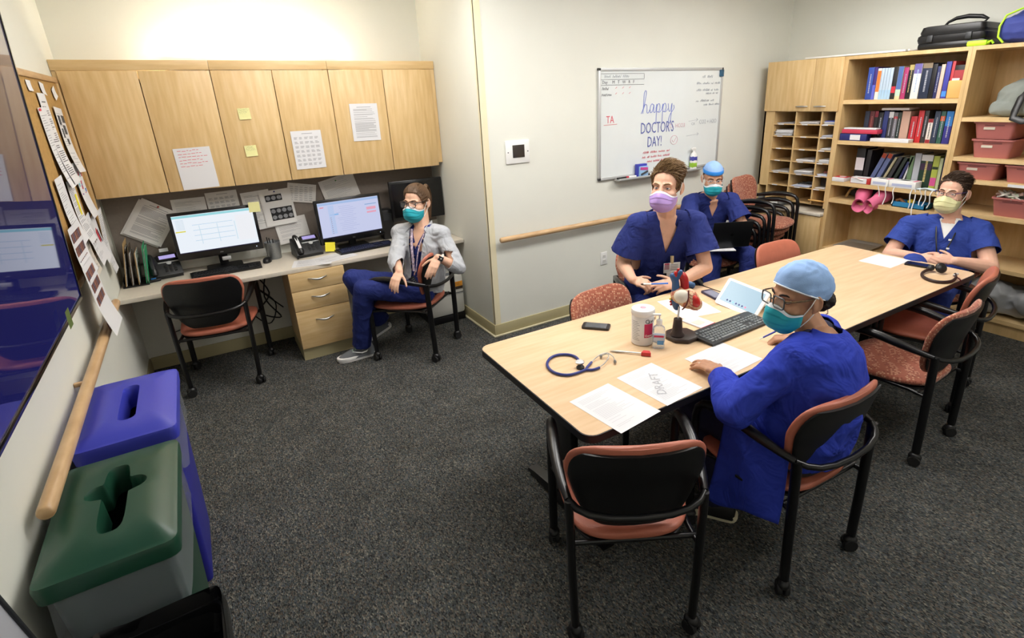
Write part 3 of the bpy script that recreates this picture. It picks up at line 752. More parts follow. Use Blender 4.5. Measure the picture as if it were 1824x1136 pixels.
# ------------------------------------------------------------------ bins
def lid_outline(w_, l):
    return rrect(w_, l, .025, 4)
def bin_(name, label, loc, m, mlid, opening, bagcol):
    t = thing(name, label, 'bin', loc)
    W_, L_, H = .275, .53, .745
    def ring(s, z, r=.03): return [(x*s, y*s*(1+.0*z), z) for x, y in rrect(W_, L_, r, 4)]
    MB().rings([ring(.80, 0), ring(.81, .01), ring(.90, .35), ring(.985, H-.03), ring(1.0, H-.03), ring(1.0, H), ring(.96, H), ring(.96, H-.04), ring(.80, .04)]).build('body', m, t, 45)
    # translucent bag folded over rim
    nz = 7
    def bag(a, b):
        pts = rrect(W_, L_, .03, 12); k = a*len(pts); i = int(k) % len(pts); f = k-int(k)
        p, q = V(pts[i]+(0,)), V(pts[(i+1) % len(pts)]+(0,)); c = p.lerp(q, f)
        nz_ = noise.noise(V((c.x*25, c.y*25, b*3+loc[1])))
        s = 1.03+.035*b+.05*nz_*b+.018*noise.noise(V((c.x*70, c.y*70, b*6)))*b
        drop = .03+.15*b*(1+.35*noise.noise(V((c.x*9, c.y*9, 4+loc[1]))))
        return (c.x*s, c.y*s, H+.015-drop)
    o = MB().grid(bag, 120, nz).build('bag_liner', bagcol, t, 60)
    # lid with skirt, raised dome and recessed opening
    R = lambda sx, sy, z, r=.025: [(x, y, z) for x, y in even(rrect(W_*sx, L_*sy, r, 4), 120)]
    lid = MB()
    outer = R(1.12, 1.06, H+.045)
    n = len(outer)
    # top plate with hole: rings from outline to hole of same vertex count
    hole = [hit(opening, x, y) for x, y, z_ in R(.93, .92, 0)]
    rings_ = [R(1.12, 1.06, H-.01), R(1.14, 1.07, H+.03), R(1.12, 1.055, H+.042), R(1.04, 1.0, H+.045), R(.93, .92, H+.058)]
    mid = [(V(a).lerp(V(b), .6)) for a, b in zip(R(.93, .92, H+.058), [(x, y, H+.064) for x, y in hole])]
    rings_ += [mid, [(x*1.08, y*1.03, H+.062) for x, y in hole], [(x, y, H+.052) for x, y in hole], [(x*.92, y*.96, H-.03) for x, y in hole]]
    lid.rings(rings_, False)
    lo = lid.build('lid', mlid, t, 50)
    # end handle grooves
    MB().box((.112, 0, H+.05), (.016, .40, .014), .006).build('lid_ridge', mlid, lo)
    MB().grid(lambda a, b: ((a-.5)*W_*.8, (b-.5)*L_*.85, H-.16), 1, 1).build('painted_shade', mat('bin_shade_black', '050506', .9), t, 0)  # flat black sheet stands in for the shade inside the bin
    return t
def even(poly, n, rot=0):
    # resample closed polygon to n points starting at angle of first rrect corner
    P = [V((x, y, 0)) for x, y in poly]; P.append(P[0]); L_ = [0]
    for i in range(len(P)-1): L_.append(L_[-1]+(P[i+1]-P[i]).length)
    out = []
    for k in range(n):
        d = (k/n*L_[-1]+rot*L_[-1]) % L_[-1]
        i = max(j for j in range(len(L_)) if L_[j] <= d+1e-9); i = min(i, len(P)-2)
        f = (d-L_[i])/max(1e-9, L_[i+1]-L_[i]); p = P[i].lerp(P[i+1], f); out.append((p.x, p.y))
    # align start to the +x,+y diagonal
    return out
def hit(poly, x, y):
    L_ = math.hypot(x, y); dx, dy = x/L_, y/L_; best = .01
    for (ax, ay), (bx, by) in zip(poly, poly[1:]+poly[:1]):
        ex, ey = bx-ax, by-ay; d = dx*ey-dy*ex
        if abs(d) < 1e-12: continue
        t_ = (ax*ey-ay*ex)/d; u_ = (ax*dy-ay*dx)/d
        if t_ > 0 and -1e-6 <= u_ <= 1+1e-6: best = max(best, t_)
    return (dx*best, dy*best)
slot = [(x, y) for x, y in rrect(.052, .30, .025, 6)]
def cross():
    P = []
    for i in range(96):
        a = 2*PI*i/96; r1 = 1/((abs(math.cos(a))/.03)**5+(abs(math.sin(a))/.165)**5)**.2
        c, s = math.cos(a), math.sin(a)
        # disc lobes on both sides at y = .03
        best = r1
        for sx in (-1, 1):
            bx, by, br = sx*.036, .045, .036
            B = c*bx+s*by; D = B*B-(bx*bx+by*by-br*br)
            if D > 0: best = max(best, B+math.sqrt(D))
        P.append((best*c, best*s))
    return P
M_bag = mat('clear_bag_plastic', 'A9AFB6', .2, alpha=.3, spec=.7)
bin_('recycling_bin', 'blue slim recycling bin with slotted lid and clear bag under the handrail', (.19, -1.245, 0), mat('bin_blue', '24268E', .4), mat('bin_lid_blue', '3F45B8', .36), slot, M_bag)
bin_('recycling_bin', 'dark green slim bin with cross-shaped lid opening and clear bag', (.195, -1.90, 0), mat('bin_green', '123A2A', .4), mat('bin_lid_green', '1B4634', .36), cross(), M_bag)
t = thing('trash_bin', 'black trash bin with black bag liner at the lower left of the photo', 'bin', (.265, -2.46, 0))
R = lambda s, z: [(x*s, y*s, z) for x, y in rrect(.29, .46, .03, 5)]
MB().rings([R(.82, 0), R(1, .56), R(1.03, .56), R(1.03, .58), R(.97, .58), R(.8, .04)]).build('body', M_black, t, 45)
def blk(a, b):
    pts = rrect(.29, .46, .03, 12); k = a*len(pts); i = int(k) % len(pts); c = V(pts[i]+(0,)).lerp(V(pts[(i+1) % len(pts)]+(0,)), k-int(k))
    s = (1.02+.05*b+.05*noise.noise(V((c.x*22, c.y*22, b*3))))*(1 if b < .7 else 1-.6*(b-.7))
    return (c.x*s, c.y*s, .40+.22*math.sin(min(b, .7)/.7*PI/2) - (.12*(b-.7)/.3 if b > .7 else 0))
MB().grid(blk, 110, 10).build('bag_liner', mat('black_bag', '08080A', .25, spec=.6), t, 60)
# leaning pale board near the camera
t = thing('leaning_board', 'pale grey board with thin dark edge leaning against left wall below the screen', 'board', M=X((.045, -2.56, .45), 0, 0, .0) @ Matrix.Rotation(.28, 4, 'X'))
MB().box((0, 0, .25), (.012, .70, .56), .002).build('panel', mat('pale_board', 'B9BCC4', .3), t)
for s in (-1, 1): MB().box((0, s*.354, .25), (.022, .012, .575), .002).build('edge_strip', M_dark, t)
for s in (0, 1): MB().box((0, 0, -.036+.572*s), (.022, .72, .012), .002).build('edge_strip', M_dark, t)
# ------------------------------------------------------------------ tables
TX, TY, TA = 1.5638, -2.4268, -.0182
M_edge = mat('black_edge_band', '17171A', .45)
def table(label, off):
    t = thing('conference_table', label, 'table', (TX+off*math.cos(TA), TY+off*math.sin(TA), 0), TA, 'conference tables pushed end to end')
    L_, W_ = 1.526, .912
    P = [(x+L_/2, y+W_/2) for x, y in rrect(L_, W_, .055, 6)]
    Pi = [(x+L_/2, y+W_/2) for x, y in rrect(L_-.008, W_-.008, .051, 6)]
    MB().prism(Pi, .712, .74).build('top', M_table, t, 30)
    MB().rings([[(x, y, .709) for x, y in Pi], [(x, y, .707) for x, y in P], [(x, y, .7385) for x, y in P], [(x, y, .7388) for x, y in Pi]], False).build('edge_band', M_edge, t, 30)
    for k, x in enumerate((.2, L_-.2)):
        MB().box((x, W_/2, .39), (.045, .16, .62), .012).build('leg_column', M_blackm, t)
        f = MB().rings([[(x+dx, y, z) for dx, z in ((-.03, .02), (.03, .02), (.026, h), (-.026, h))] for y, h in ((.13, .035), (.2, .05), (W_/2, .085), (W_-.2, .05), (W_-.13, .035))]).build('foot', M_blackm, t, 30)
        for y in (.15, W_-.15): MB().cyl((x, y, 0), .016, .021, 10).build('glide', M_chrome, f)
        MB().box((x, W_/2, .70), (.06, .6, .02), .004).build('support_bar', M_blackm, t)
    return t
table('maple conference table with black edge, the near one covered with papers and keyboard', 0.)
table('maple conference table with black edge, the far one with headset and single paper', 1.532)
def on_table(x, y, z=.741): return (x, y, z)

# ------------------------------------------------------------------ chairs
def pad(mb, nv, center, W_, T_, curve, n=28, p=4.):
    """closed cushion: rings along v; center(v)->(point, lateral, normal)"""
    rs = []
    for i in range(nv+1):
        v = i/nv; c, lat, nor = center(v); w_, t_ = W_(v), T_(v); r = []
        for j in range(n):
            a = 2*PI*j/n; ca, sa = math.cos(a), math.sin(a)
            u = math.copysign(abs(ca)**(2/p), ca); q = math.copysign(abs(sa)**(2/2.4), sa)
            r.append(V(c)+V(lat)*(u*w_)+V(nor)*(q*t_+curve*(u*w_/.24)**2))
        rs.append(r)
    mb.rings(rs, True)
    return mb
def sup(v, n): return max(0., 1-abs(2*v-1)**n)**(1/n)
def chair_meshes(fab):
    D = {}
    # backrest pad
    def bc(v):
        z = .475+.365*v; y = -.185-.085*v**1.3
        return (0, y, z), (1, 0, 0), (0, .97, .22)
    e = .012
    vv = lambda v: .5-.5*math.cos(PI*v)
    wv = lambda v: (.175+.065*min(1, v*1.6))*max(.12, sup(.5+(v-.5)*.985, 4.2))
    D['backrest'] = pad(MB(), 22, lambda v: bc(vv(v)), lambda v: wv(vv(v)), lambda v: .024*max(.25, sup(.5+(vv(v)-.5)*.97, 3)), .045).mesh('backrest', 60)
    def bs(v):
        c, l, n = bc(.02+.93*v); return (c[0], c[1]-.021, c[2]-.004), l, n
    D['back_shell'] = pad(MB(), 18, lambda v: bs(vv(v)), lambda v: .955*wv(.02+.93*vv(v)), lambda v: .012*max(.3, sup(.5+(vv(v)-.5)*.97, 3)), .045).mesh('back_shell', 60)
    # seat
    def sc_(v):
        y = -.215+.475*v; z = .435-.012*math.sin(PI*v)-.02*max(0, v-.8)/.2
        return (0, y, z), (1, 0, 0), (0, 0, 1)
    sw = lambda v: (.205+.045*min(1, v*1.5))*max(.15, sup(.5+(v-.5)*.985, 4))
    D['seat'] = pad(MB(), 22, lambda v: sc_(vv(v)), lambda v: sw(vv(v)), lambda v: .03*max(.3, sup(.5+(vv(v)-.5)*.97, 3)), .008).mesh('seat', 60)
    D['seat_pan'] = pad(MB(), 14, lambda v: (lambda c: ((c[0][0], c[0][1], c[0][2]-.03), c[1], c[2]))(sc_(.04+.9*vv(v))), lambda v: .95*sw(.04+.9*vv(v)), lambda v: .012, .006).mesh('seat_pan', 60)
    return D
CH_V = chair_meshes('v')
def _leg(s, front, cast):
    z0 = .075 if cast else .004
    if front: return MB().tube([(s*.262, .225, z0), (s*.262, .228, .2), (s*.262, .228, .45), (s*.262, .226, .58), (s*.262, .215, .625), (s*.261, .19, .65), (s*.26, .15, .66)], .016, 10, ry=.0185).mesh('leg', 60)
    return MB().tube([(s*.215, -.245, z0), (s*.222, -.243, .3), (s*.228, -.238, .60), (s*.229, -.235, .625)], .015, 10, ry=.0205, up=(0, 1, 0)).mesh('leg', 60)
def _arm(s):
    pts = [(s*.26, .2, .648), (s*.26, .15, .662), (s*.26, .08, .668), (s*.258, 0, .663), (s*.253, -.09, .648), (s*.243, -.17, .634), (s*.229, -.232, .622)]
    return MB().tube(pts, [.014, .02, .0225, .0225, .02, .016, .014], 12, up=(0, 0, 1)).mesh('armrest', 60)
_hoop = MB().tube([(.229, -.232, .622), (.205, -.262, .612), (.165, -.285, .604), (.1, -.30, .598), (0, -.306, .596), (-.1, -.30, .598), (-.165, -.285, .604), (-.205, -.262, .612), (-.229, -.232, .622)], .0125, 10, up=(0, 0, 1)).mesh('back_hoop', 60)
def _stretch(s): return MB().tube([(s*.222, -.243, .40), (s*.21, -.15, .405), (s*.215, .1, .405), (s*.262, .226, .405)], .010, 8).mesh('side_rail', 60)
_cross = MB().tube([(-.222, -.2, .405), (.222, -.2, .405)], .010, 8).mesh('cross_rail', 60)
LEGM = {(s, f, c): _leg(s, f, c) for s in (-1, 1) for f in (0, 1) for c in (0, 1)}
ARMM = {s: _arm(s) for s in (-1, 1)}; STRM = {s: _stretch(s) for s in (-1, 1)}
def _caster():
    mb = MB()
    for s in (-1, 1): mb.lathe([(.008, -.008), (.0225, -.008), (.0245, -.004), (.0245, .004), (.0225, .008), (.008, .008)], 16, Matrix.Translation((s*.012, 0, .0245)) @ Matrix.Rotation(PI/2, 4, 'Y'))
    return mb.mesh('caster', 40)
CASTM = _caster()
HOODM = MB().ell((0, 0, .042), (.021, .026, .02)).cyl((0, 0, .055), .009, .03).mesh('hood', 50)
def chair(label, loc, face, up='v', cast=True, group='guest chairs', seat_up=None):
    """face = direction (x, y) the chair looks"""
    rz = math.atan2(face[1], face[0])-PI/2
    t = thing('armchair', label, 'chair', loc, rz, group)
    m = M_vinyl if up == 'v' else M_fab
    D = CH_V
    def pm(n, mm):
        me = D[n].copy(); me.materials.clear(); me.materials.append(mm); return put(n, me, mm, t)
    pm('seat', m)
    if cast: pm('seat_pan', M_black)
    pm('backrest', m); pm('back_shell', M_black)
    def sh(n, me, M=None):
        if not me.materials: me.materials.append(M_blackm)
        return put(n, me, None, t, M=M)
    for s in (-1, 1):
        sh('armrest', ARMM[s]); sh('side_rail', STRM[s])
        for f in (0, 1):
            l = sh('leg', LEGM[(s, f, 1 if cast else 0)])
            if cast:
                x, y = (s*.262, .225) if f else (s*.215, -.245)
                M_ = X((x, y, 0), random.uniform(0, PI)) @ Matrix.Scale(1.2, 4)
                if not CASTM.materials: CASTM.materials.append(M_blackr); HOODM.materials.append(M_black)
                put('caster', CASTM, None, l, M=M_); put('caster_hood', HOODM, None, l, M=M_)
    sh('back_hoop', _hoop); sh('cross_rail', _cross)
    return t
def chair_at(label, rl, rr, up='v', **k):
    """place from rear-left and rear-right caster floor points"""
    a, b = V((rl[0], rl[1], 0)), V((rr[0], rr[1], 0)); d = (b-a).normalized(); f = V((-d.y, d.x, 0)); c = (a+b)/2+f*.245
    return chair(label, (c.x, c.y, 0), (f.x, f.y), up, **k)
chair_at('empty salmon vinyl armchair nearest the camera at the table end', (1.405, -2.535), (1.795, -2.76))
chair_at('salmon vinyl armchair with woman in royal blue jacket sitting on it', (2.198, -2.849), (2.629, -2.877))
chair_at('empty armchair in patterned brick fabric on the near side of the table', (3.435, -2.77), (3.872, -2.76), 'f')
chair_at('empty salmon vinyl armchair behind the patterned one at the table', (4.125, -2.67), (4.555, -2.58))
chair_at('empty salmon vinyl armchair facing the desk and bright monitor', (.253, .40), (.689, .325))
chair_at('salmon vinyl armchair with woman in grey jacket sitting sideways', (1.838, -.143), (2.165, .17))
chair('patterned fabric armchair pushed under the table left of the man with purple mask', (2.405, -1.685, 0), (.12, -1), 'f')
chair('patterned fabric armchair under the man with purple mask', (3.13, -1.15, 0), (-.42, -.9), 'f')
chair('salmon vinyl armchair with only its back showing beyond the far table', (3.985, -1.70, 0), (-.03, -1), 'v')
chair('armchair at table head under the man with yellow mask', (5.13, -2.10, 0), (-1, .06), 'f')
chair('armchair against whiteboard wall under the man with the laptop', (4.42, -.46, 0), (-.4, -.9), 'f')
STK = 5
for i in range(STK):
    o = ['bottom', 'second from bottom', 'middle', 'second from top', 'topmost'][i]
    chair('brick fabric armchair, %s of the stack by the mail sorter' % o, (5.07+.012*i, -.40-.035*i, .062*i), (.2, -.98), 'f', cast=False, group='stacked chairs')
# ------------------------------------------------------------------ mail sorter, bookcase, open shelves
BX = 5.595; BB = 6.055
MC = M_maplecase
def boxes(name, lst, m, t, r=.0): 
    mb = MB()
    for b in lst: mb.span(*b, r)
    return mb.build(name, m, t, 30)
# sorter unit, local origin at (BX, -.121, 0): y runs negative
t = thing('mail_sorter', 'maple mail sorter with two doors above open paper slots', 'mail sorter', (BX, -.115, 0))
D = BB-BX; yb = -.762
boxes('body', [(0, D, -.018, 0, .78, 2.128), (0, D, yb, yb+.018, .78, 2.128), (0, D, yb, 0, 2.105, 2.128), (.015, D, yb, 0, 1.665, 1.685), (D-.012, D, yb, 0, .78, 2.11), (.1, D, yb, 0, .78, .80)], MC, t)
boxes('stile', [(0, .02, -.105, 0, .935, 1.675)], MC, t)
for y0, y1, hx in ((-.50, -.002, -.41), (yb+.001, -.504, -.59)):
    d = MB().span(-.018, 0, y0, y1, 1.672, 2.128, .0015).build('door', M_maple, t)
    pts = [(-.02-.022*math.sin(PI*i/10)**.7, hx-.06+.12*i/10, 1.715) for i in range(11)]
    MB().tube(pts, [.004+.004*math.sin(PI*i/10) for i in range(11)], 10).build('handle', M_chrome, d, 60)
cols = [-.105, -.352, -.612, yb+.01]
for i, y in enumerate(cols[1:3]): boxes('divider', [(0.005, D-.012, y-.007, y+.007, .80 if i == 0 else .80, 1.67)], MC, t)
boxes('divider', [(0.0, D-.012, -.118, -.104, .80, 1.67)], MC, t)
zs = [1.552, 1.437, 1.318, 1.2, 1.08, .955]
SLOT = {}
for c in range(3):
    for k, z in enumerate(zs):
        dz = (-.0 if c == 0 else (.0 if c == 1 else .02))*0
        s = boxes('shelf', [(.004, D-.012, cols[c+1]+.006, cols[c]-.006, z-.008, z)], MC, t)
        MB().box((.002, (cols[c]+cols[c+1])/2+.03, z-.004), (.002, .06, .009)).build('slot_label', M_paper, s, 0)
        SLOT[(c, k)] = (BX, -.115+(cols[c]+cols[c+1])/2, z)
    SLOT[(c, 6)] = (BX, -.115+(cols[c]+cols[c+1])/2, .80)
cn = ['left', 'middle', 'right']; rn = ['first', 'second', 'third', 'fourth', 'fifth', 'sixth', 'bottom']
for c, k, n in ((0, 1, 16), (1, 0, 6), (1, 3, 5), (1, 4, 9), (1, 5, 5), (2, 0, 7), (2, 1, 5), (2, 2, 5), (2, 3, 9), (2, 4, 4), (2, 5, 3), (0, 0, 2), (0, 4, 2)):
    x, y, z = SLOT[(c, k)]
    p = thing('paper_pile', 'loose papers in the %s slot of the %s mail sorter column' % (rn[k], cn[c]), 'papers', (x+.16, y, z+.001), 0, 'papers in the mail sorter')
    mb = MB(); zz = 0; wy = .2 if c < 2 else .12
    for i in range(n):
        th = .0035; mb.box((random.uniform(-.02, .01), random.uniform(-.008, .008), zz+th/2), (.28, wy-.02, th*.8), 0, Matrix.Rotation(random.uniform(-.07, .07), 4, 'Z')); zz += th
    mb.build('sheets', M_paper if (c+k) % 3 else mat('bluish_paper', 'C9CFE0', .8), p, 0)
    if (c, k) == (2, 0): MB().box((-.02, 0, zz+.004), (.22, .1, .008)).build('blue_booklet', mat('booklet_blue', '3A4690', .6), p, 0)
    if (c, k) == (1, 5): MB().tube([(-.1+.01*i, .06*math.cos(i*.9), zz+.006+.012*abs(math.sin(i*.7))) for i in range(9)], .006, 6).build('black_cord', M_black, p)
    if (c, k) == (2, 4): MB().box((.0, 0, zz+.012), (.1, .08, .02), .004).build('red_green_packet', mat('packet', '9E5A54', .6, var=.5, vscale=25), p)
x, y, z = SLOT[(2, 5)]
tag(MB().box((x+.12, y-.01, z+.055+.013), (.08, .1, .08), .004).build('black_box', M_black), 'small black box in the right column of mail slots', 'box')
x, y, z = SLOT[(2, 6)]
t2 = thing('envelope', 'orange envelope slipping out of the bottom right mail slot', 'envelope', M=X((x+.05, y, z+.03), .1, 0, .25))
MB().box((0, 0, 0), (.25, .13, .012), .003).build('envelope_body', mat('manila_orange', 'D8A65A', .7), t2)
MB().box((-.07, 0, .0065), (.05, .06, .001)).build('envelope_label', M_paper, t2, 0)

t = thing('base_cabinet', 'maple base cabinet with pale counter below the mail sorter', 'cabinet', (BX, -.115, 0))
boxes('body', [(-.02, D, yb, 0, .08, .705), (.03, D, yb, 0, 0, .08)], MC, t)
for y0, y1 in ((-.38, -.004), (yb+.003, -.384)):
    MB().span(-.038, -.02, y0, y1, .30, .70, .0015).build('door', M_maple, t)
    MB().span(-.038, -.02, y0, y1, .085, .296, .0015).build('drawer', M_maple, t)
MB().span(-.055, D, yb+.001, -.001, .705, .74, .012).build('counter_top', M_desk, t)
t = thing('file_tray', 'grey plastic letter tray on the counter below the mail slots', 'tray', (BX+.13, -.27, .741))
boxes('tray', [(-.15, .15, -.12, .12, 0, .004), (-.15, .15, -.12, -.116, 0, .07), (-.15, .15, .116, .12, 0, .07), (.146, .15, -.12, .12, 0, .07)], M_grey, t)
MB().box((-.02, 0, .012), (.22, .2, .014)).build('papers', M_paper, t, 0)

# bookcase
y0, y1 = -.8775, -1.797
ZS = [1.765, 1.418, 1.048, .885, .405]
t = thing('bookcase', 'tall maple bookcase filled with textbooks and boxes', 'bookcase', (BX, 0, 0))
boxes('side_panel', [(0, D, y0-.03, y0, 0, 2.128)], MC, t)
boxes('side_panel', [(0, D, y1-.024, y1, 0, 2.128)], MC, t)
boxes('back_panel', [(D-.012, D, y1, y0-.03, .05, 2.12)], MC, t)
boxes('top_panel', [(0, D, y1, y0-.03, 2.10, 2.128)], MC, t)
for z in ZS+[.1]: boxes('shelf', [(.004, D-.012, y1, y0-.03, z-.034, z)], M_mapleh, t)
boxes('plinth', [(.03, .05, y1, y0-.03, 0, .066)], MC, t)
# open shelf unit
y2 = -2.86
ZR = [1.628, 1.335, 1.17, .915, .525, .13]
t = thing('shelf_unit', 'open maple shelf unit with pink bins at the right edge of the photo', 'shelf unit', (BX, 0, 0))
yy = y1-.025
boxes('side_panel', [(0, D, yy-.024, yy, 0, 2.128)], MC, t)
boxes('side_panel', [(0, D, y2-.03, y2, 0, 2.128)], MC, t)
boxes('back_panel', [(D-.012, D, y2, yy-.024, .05, 2.12)], MC, t)
boxes('top_panel', [(0, D, y2, yy-.024, 2.10, 2.128)], MC, t)
for z in ZR: boxes('shelf', [(.004, D-.012, y2, yy-.024, z-.03, z)], M_mapleh, t)
boxes('plinth', [(.03, .05, y2, yy-.024, 0, .1)], MC, t)
MB().box((.002, -2.29, 1.153), (.003, .12, .02)).build('shelf_label', M_paper, t, 0)

# ------------------------------------------------------------------ books
GOLD = mat('gilt_lettering', 'C9B878', .5); WLET = mat('white_lettering', 'AEB2BC', .6)
def book(label, y, th, h, z, col, x=5.66, dep=.2, band=None, lean=0., let=None, group='books in the bookcase', cat='book', pages=True):
    """y = edge nearest the sorter; th thickness toward -y"""
    M_ = Matrix.Translation((x, y, z+.0005)) @ Matrix.Rotation(lean, 4, 'X')
    t = thing('book', label, cat, M=M_, group=group)
    m = mat('cover_'+col, col, .5)
    MB().span(0, .004, -th, 0, 0, h, .0015).span(0, dep, -th, -th+.002, 0, h).span(0, dep, -.002, 0, 0, h).build('cover', m, t, 30)
    if pages: MB().span(.004, dep-.004, -th+.002, -.002, .003, h-.003).build('pages', mat('book_pages', 'D9D0BC', .9), t, 0)
    if band:
        for (a, b, c) in band: MB().span(-.0006, 0, -th+.001, -.001, h*a, h*b).build('spine_band', mat('cover_'+c, c, .5), t, 0)
    if let:
        mb = MB(); rnd = random.Random(int(abs(y)*1e4)); zz = h*.2
        while zz < h*.8:
            l = rnd.uniform(.004, .012); mb.span(-.0012, -.0005, -th*.6, -th*.42, zz, zz+l); zz += l+.0035
        mb.build('spine_lettering', let, t, 0)
    return t
# top shelf  (zoom units -> y)
Y1 = lambda X_: -.9-.00069*X_
row1 = [(230, 300, '2F4AA0', .262, 'blue hardcover book, first from the left', None, WLET), (302, 340, '3B2A78', .262, 'thin purple book, second from the left', [(0, .45, '5B63C8')], None),
 (345, 388, 'EFE9E2', .25, 'white book with an orange spine block', [(.25, .92, 'E07A34')], None), (391, 424, 'B8CBDD', .25, 'pale blue journal volume, first of four alike', [(0, .3, '9FC0DC')], None),
 (426, 458, 'B8CBDD', .25, 'pale blue journal volume, second of four alike', [(0, .3, '9FC0DC')], None), (460, 492, 'B8CBDD', .25, 'pale blue journal volume, third of four alike', [(0, .3, '9FC0DC')], None),
 (494, 528, 'B8CBDD', .25, 'pale blue journal volume, fourth of four alike', [(0, .3, '9FC0DC')], None), (531, 580, '1C1C20', .255, 'black book with a red block low on the spine', [(.2, .4, 'C0283C')], None),
 (583, 640, 'D8CDA4', .255, 'cream and blue patterned book', [(.3, 1, '4E6CA8'), (.1, .3, 'B9D0C0')], None), (648, 698, 'A8336A', .245, 'magenta hardcover book', None, WLET),
 (702, 752, '17171C', .262, 'black book with gold lettering', [(.85, 1, 'B9A86A')], GOLD), (756, 838, 'E6E4DC', .268, 'thick white book with a purple top', [(.72, 1, '6E63A6')], mat('pale_blue_lettering', '9FB6D6', .6)),
 (845, 945, '1B2740', .268, 'thick navy book with large pale lettering', [(.86, 1, '8A7A64')], WLET), (950, 996, '0F0F14', .258, 'black unmarked book', None, None),
 (1000, 1034, '232A60', .24, 'narrow navy book', None, WLET), (1037, 1075, 'CFB8A8', .252, 'narrow pinkish white book', None, None), (1082, 1132, '3E3FA0', .27, 'blue violet book with a red edge', [(.05, .2, '3F86E0')], None),
 (1140, 1170, 'C23A44', .27, 'red book behind the envelope', None, None), (1172, 1265, '14120F', .24, 'black book with a red cover panel behind the envelope', [(.45, .85, 'A83A40')], None), (1270, 1300, '2E6B3C', .275, 'green book at the right end', [(.5, .8, 'CFE0CF')], None)]
for a, b, c, h, nm, band, let in row1: book(nm+' on the top bookshelf', Y1(a), (b-a)*.00069, h, ZS[0], c, band=band, let=let, lean=0.0)
t = thing('envelope', 'padded tan envelope standing at the right end of the top bookshelf', 'envelope', M=X((5.64, -1.742, ZS[0]+.001), 0, 0, -.06))
MB().box((0, 0, .065), (.02, .095, .13), .008).build('envelope_body', mat('manila', 'D9AE68', .7), t)
MB().box((.004, .005, .135), (.006, .05, .02), .002).build('torn_flap', M_paper2, t)
row2 = [(200, 258, '1D2236', .25, 'dark navy book at the left end', None, None), (262, 318, '5A2226', .25, 'maroon book', None, mat('maroon_lettering', 'A05A50', .6)), (322, 366, '191516', .25, 'black book beside the maroon one', [(.8, 1, '7A2030')], None),
 (372, 428, '1A1B20', .24, 'black book with white lettering', None, WLET), (432, 488, '24306A', .25, 'navy cloth book', None, None), (494, 550, '34363A', .245, 'charcoal book with a white label on top', [(.8, 1, 'CFCFCF')], WLET), (554, 598, '6E6A70', .24, 'grey book with a red stripe', [(.78, .86, 'B03038')], WLET),
 (602, 640, '22302A', .24, 'dark green narrow book', None, WLET), (645, 738, 'BE9A88', .25, 'thick pinkish tan book', None, None), (752, 822, 'B0202A', .21, 'shorter bright red book', None, WLET), (828, 888, 'C02A30', .255, 'taller bright red book', None, WLET),
 (892, 938, '2E2B2E', .255, 'dark charcoal book right of the red books', None, WLET), (944, 996, 'D8D2CC', .19, 'white and red shorter book', [(0, .15, '8E1E2A'), (.85, 1, '8E1E2A')], mat('black_lettering', '2A2A2A', .6)),
 (1002, 1058, '26354E', .25, 'slate blue book', None, WLET), (1064, 1112, '2C5A50', .25, 'teal book with an orange mark', [(.7, .85, 'C85A34')], WLET), (1120, 1192, '2F2F86', .25, 'indigo book with a sky blue top', [(.55, 1, '2F7CC8')], WLET)]
for a, b, c, h, nm, band, let in row2: book(nm+' on the second bookshelf', Y1(a+25)-.012, (b-a)*.00069, h, ZS[1], c, x=5.70, band=band, let=let)
def flat(name, label, x0, x1, y0_, y1_, z0, z1, m, cat, r=.003, rz=0.):
    c = V(((x0+x1)/2, (y0_+y1_)/2, z0)); t = thing(name, label, cat, c, rz)
    MB().box((0, 0, (z1-z0)/2), (abs(x1-x0), abs(y1_-y0_), z1-z0), r).build('body', m, t)
    return t
t = flat('ring_binder', 'navy ring binder lying flat at the left of the second bookshelf', 5.61, 5.69, -.915, -1.155, ZS[1]+.001, ZS[1]+.062, mat('binder_navy', '232A6C', .45), 'binder')
MB().box((-.041, -.02, .03), (.002, .09, .045)).build('spine_label', M_paper, t, 0)
t = flat('folder_pile', 'pink red folder with papers lying on the navy binder', 5.605, 5.695, -.93, -1.24, ZS[1]+.064, ZS[1]+.098, mat('folder_pink', 'C83A54', .5), 'folder')
MB().box((.0, 0, .042), (.085, .28, .012), .002).build('papers', M_paper, t)
flat('catalogue', 'white catalogue lying flat in front of the red books', 5.605, 5.69, -1.19, -1.5, ZS[1]+.001, ZS[1]+.03, M_paper, 'book')
flat('journal', 'thin white journal lying across the tops of the second shelf books', 5.70, 5.88, -1.2, -1.42, ZS[1]+.258, ZS[1]+.276, M_paper2, 'book')
# third shelf
Y3 = lambda X_: -.905-.00456*((1460+X_/7.1)-1480)
def b3(nm, a, b, c, h, lean=0., band=None, let=None, **k):
    book(nm+' on the third bookshelf', Y3(a), (b-a)*.00064, h, ZS[2], c, x=5.72, band=band, let=let, lean=lean, **k)
b3('black ring binder with a white label', 350, 470, '16161A', .30, band=[(.35, .72, 'D8D0D4')])
b3('black binder second from left', 478, 540, '1B1A1E', .29, .04)
b3('steel blue binder with orange top, left of the pair', 550, 605, '5A6690', .29, .36, [(.86, 1, 'B04A2C')])
b3('steel blue binder with orange top, right of the pair', 625, 680, '5A6690', .29, .36, [(.86, 1, 'B04A2C')])
b3('beige leaning folder', 715, 745, 'A59C7E', .26, .38)
b3('dark grey leaning book', 770, 815, '2C2C30', .27, .36)
b3('black green leaning book', 850, 890, '1C2A22', .26, .34)
b3('navy leaning book', 925, 955, '2A2F5C', .22, .3)
b3('white leaning booklet', 985, 1005, 'BDBFC2', .26, .22)
b3('green grey upright book', 1050, 1105, '5F7A58', .26, 0)
b3('light grey ring binder', 1110, 1185, 'A9ADB4', .285, 0, let=None)
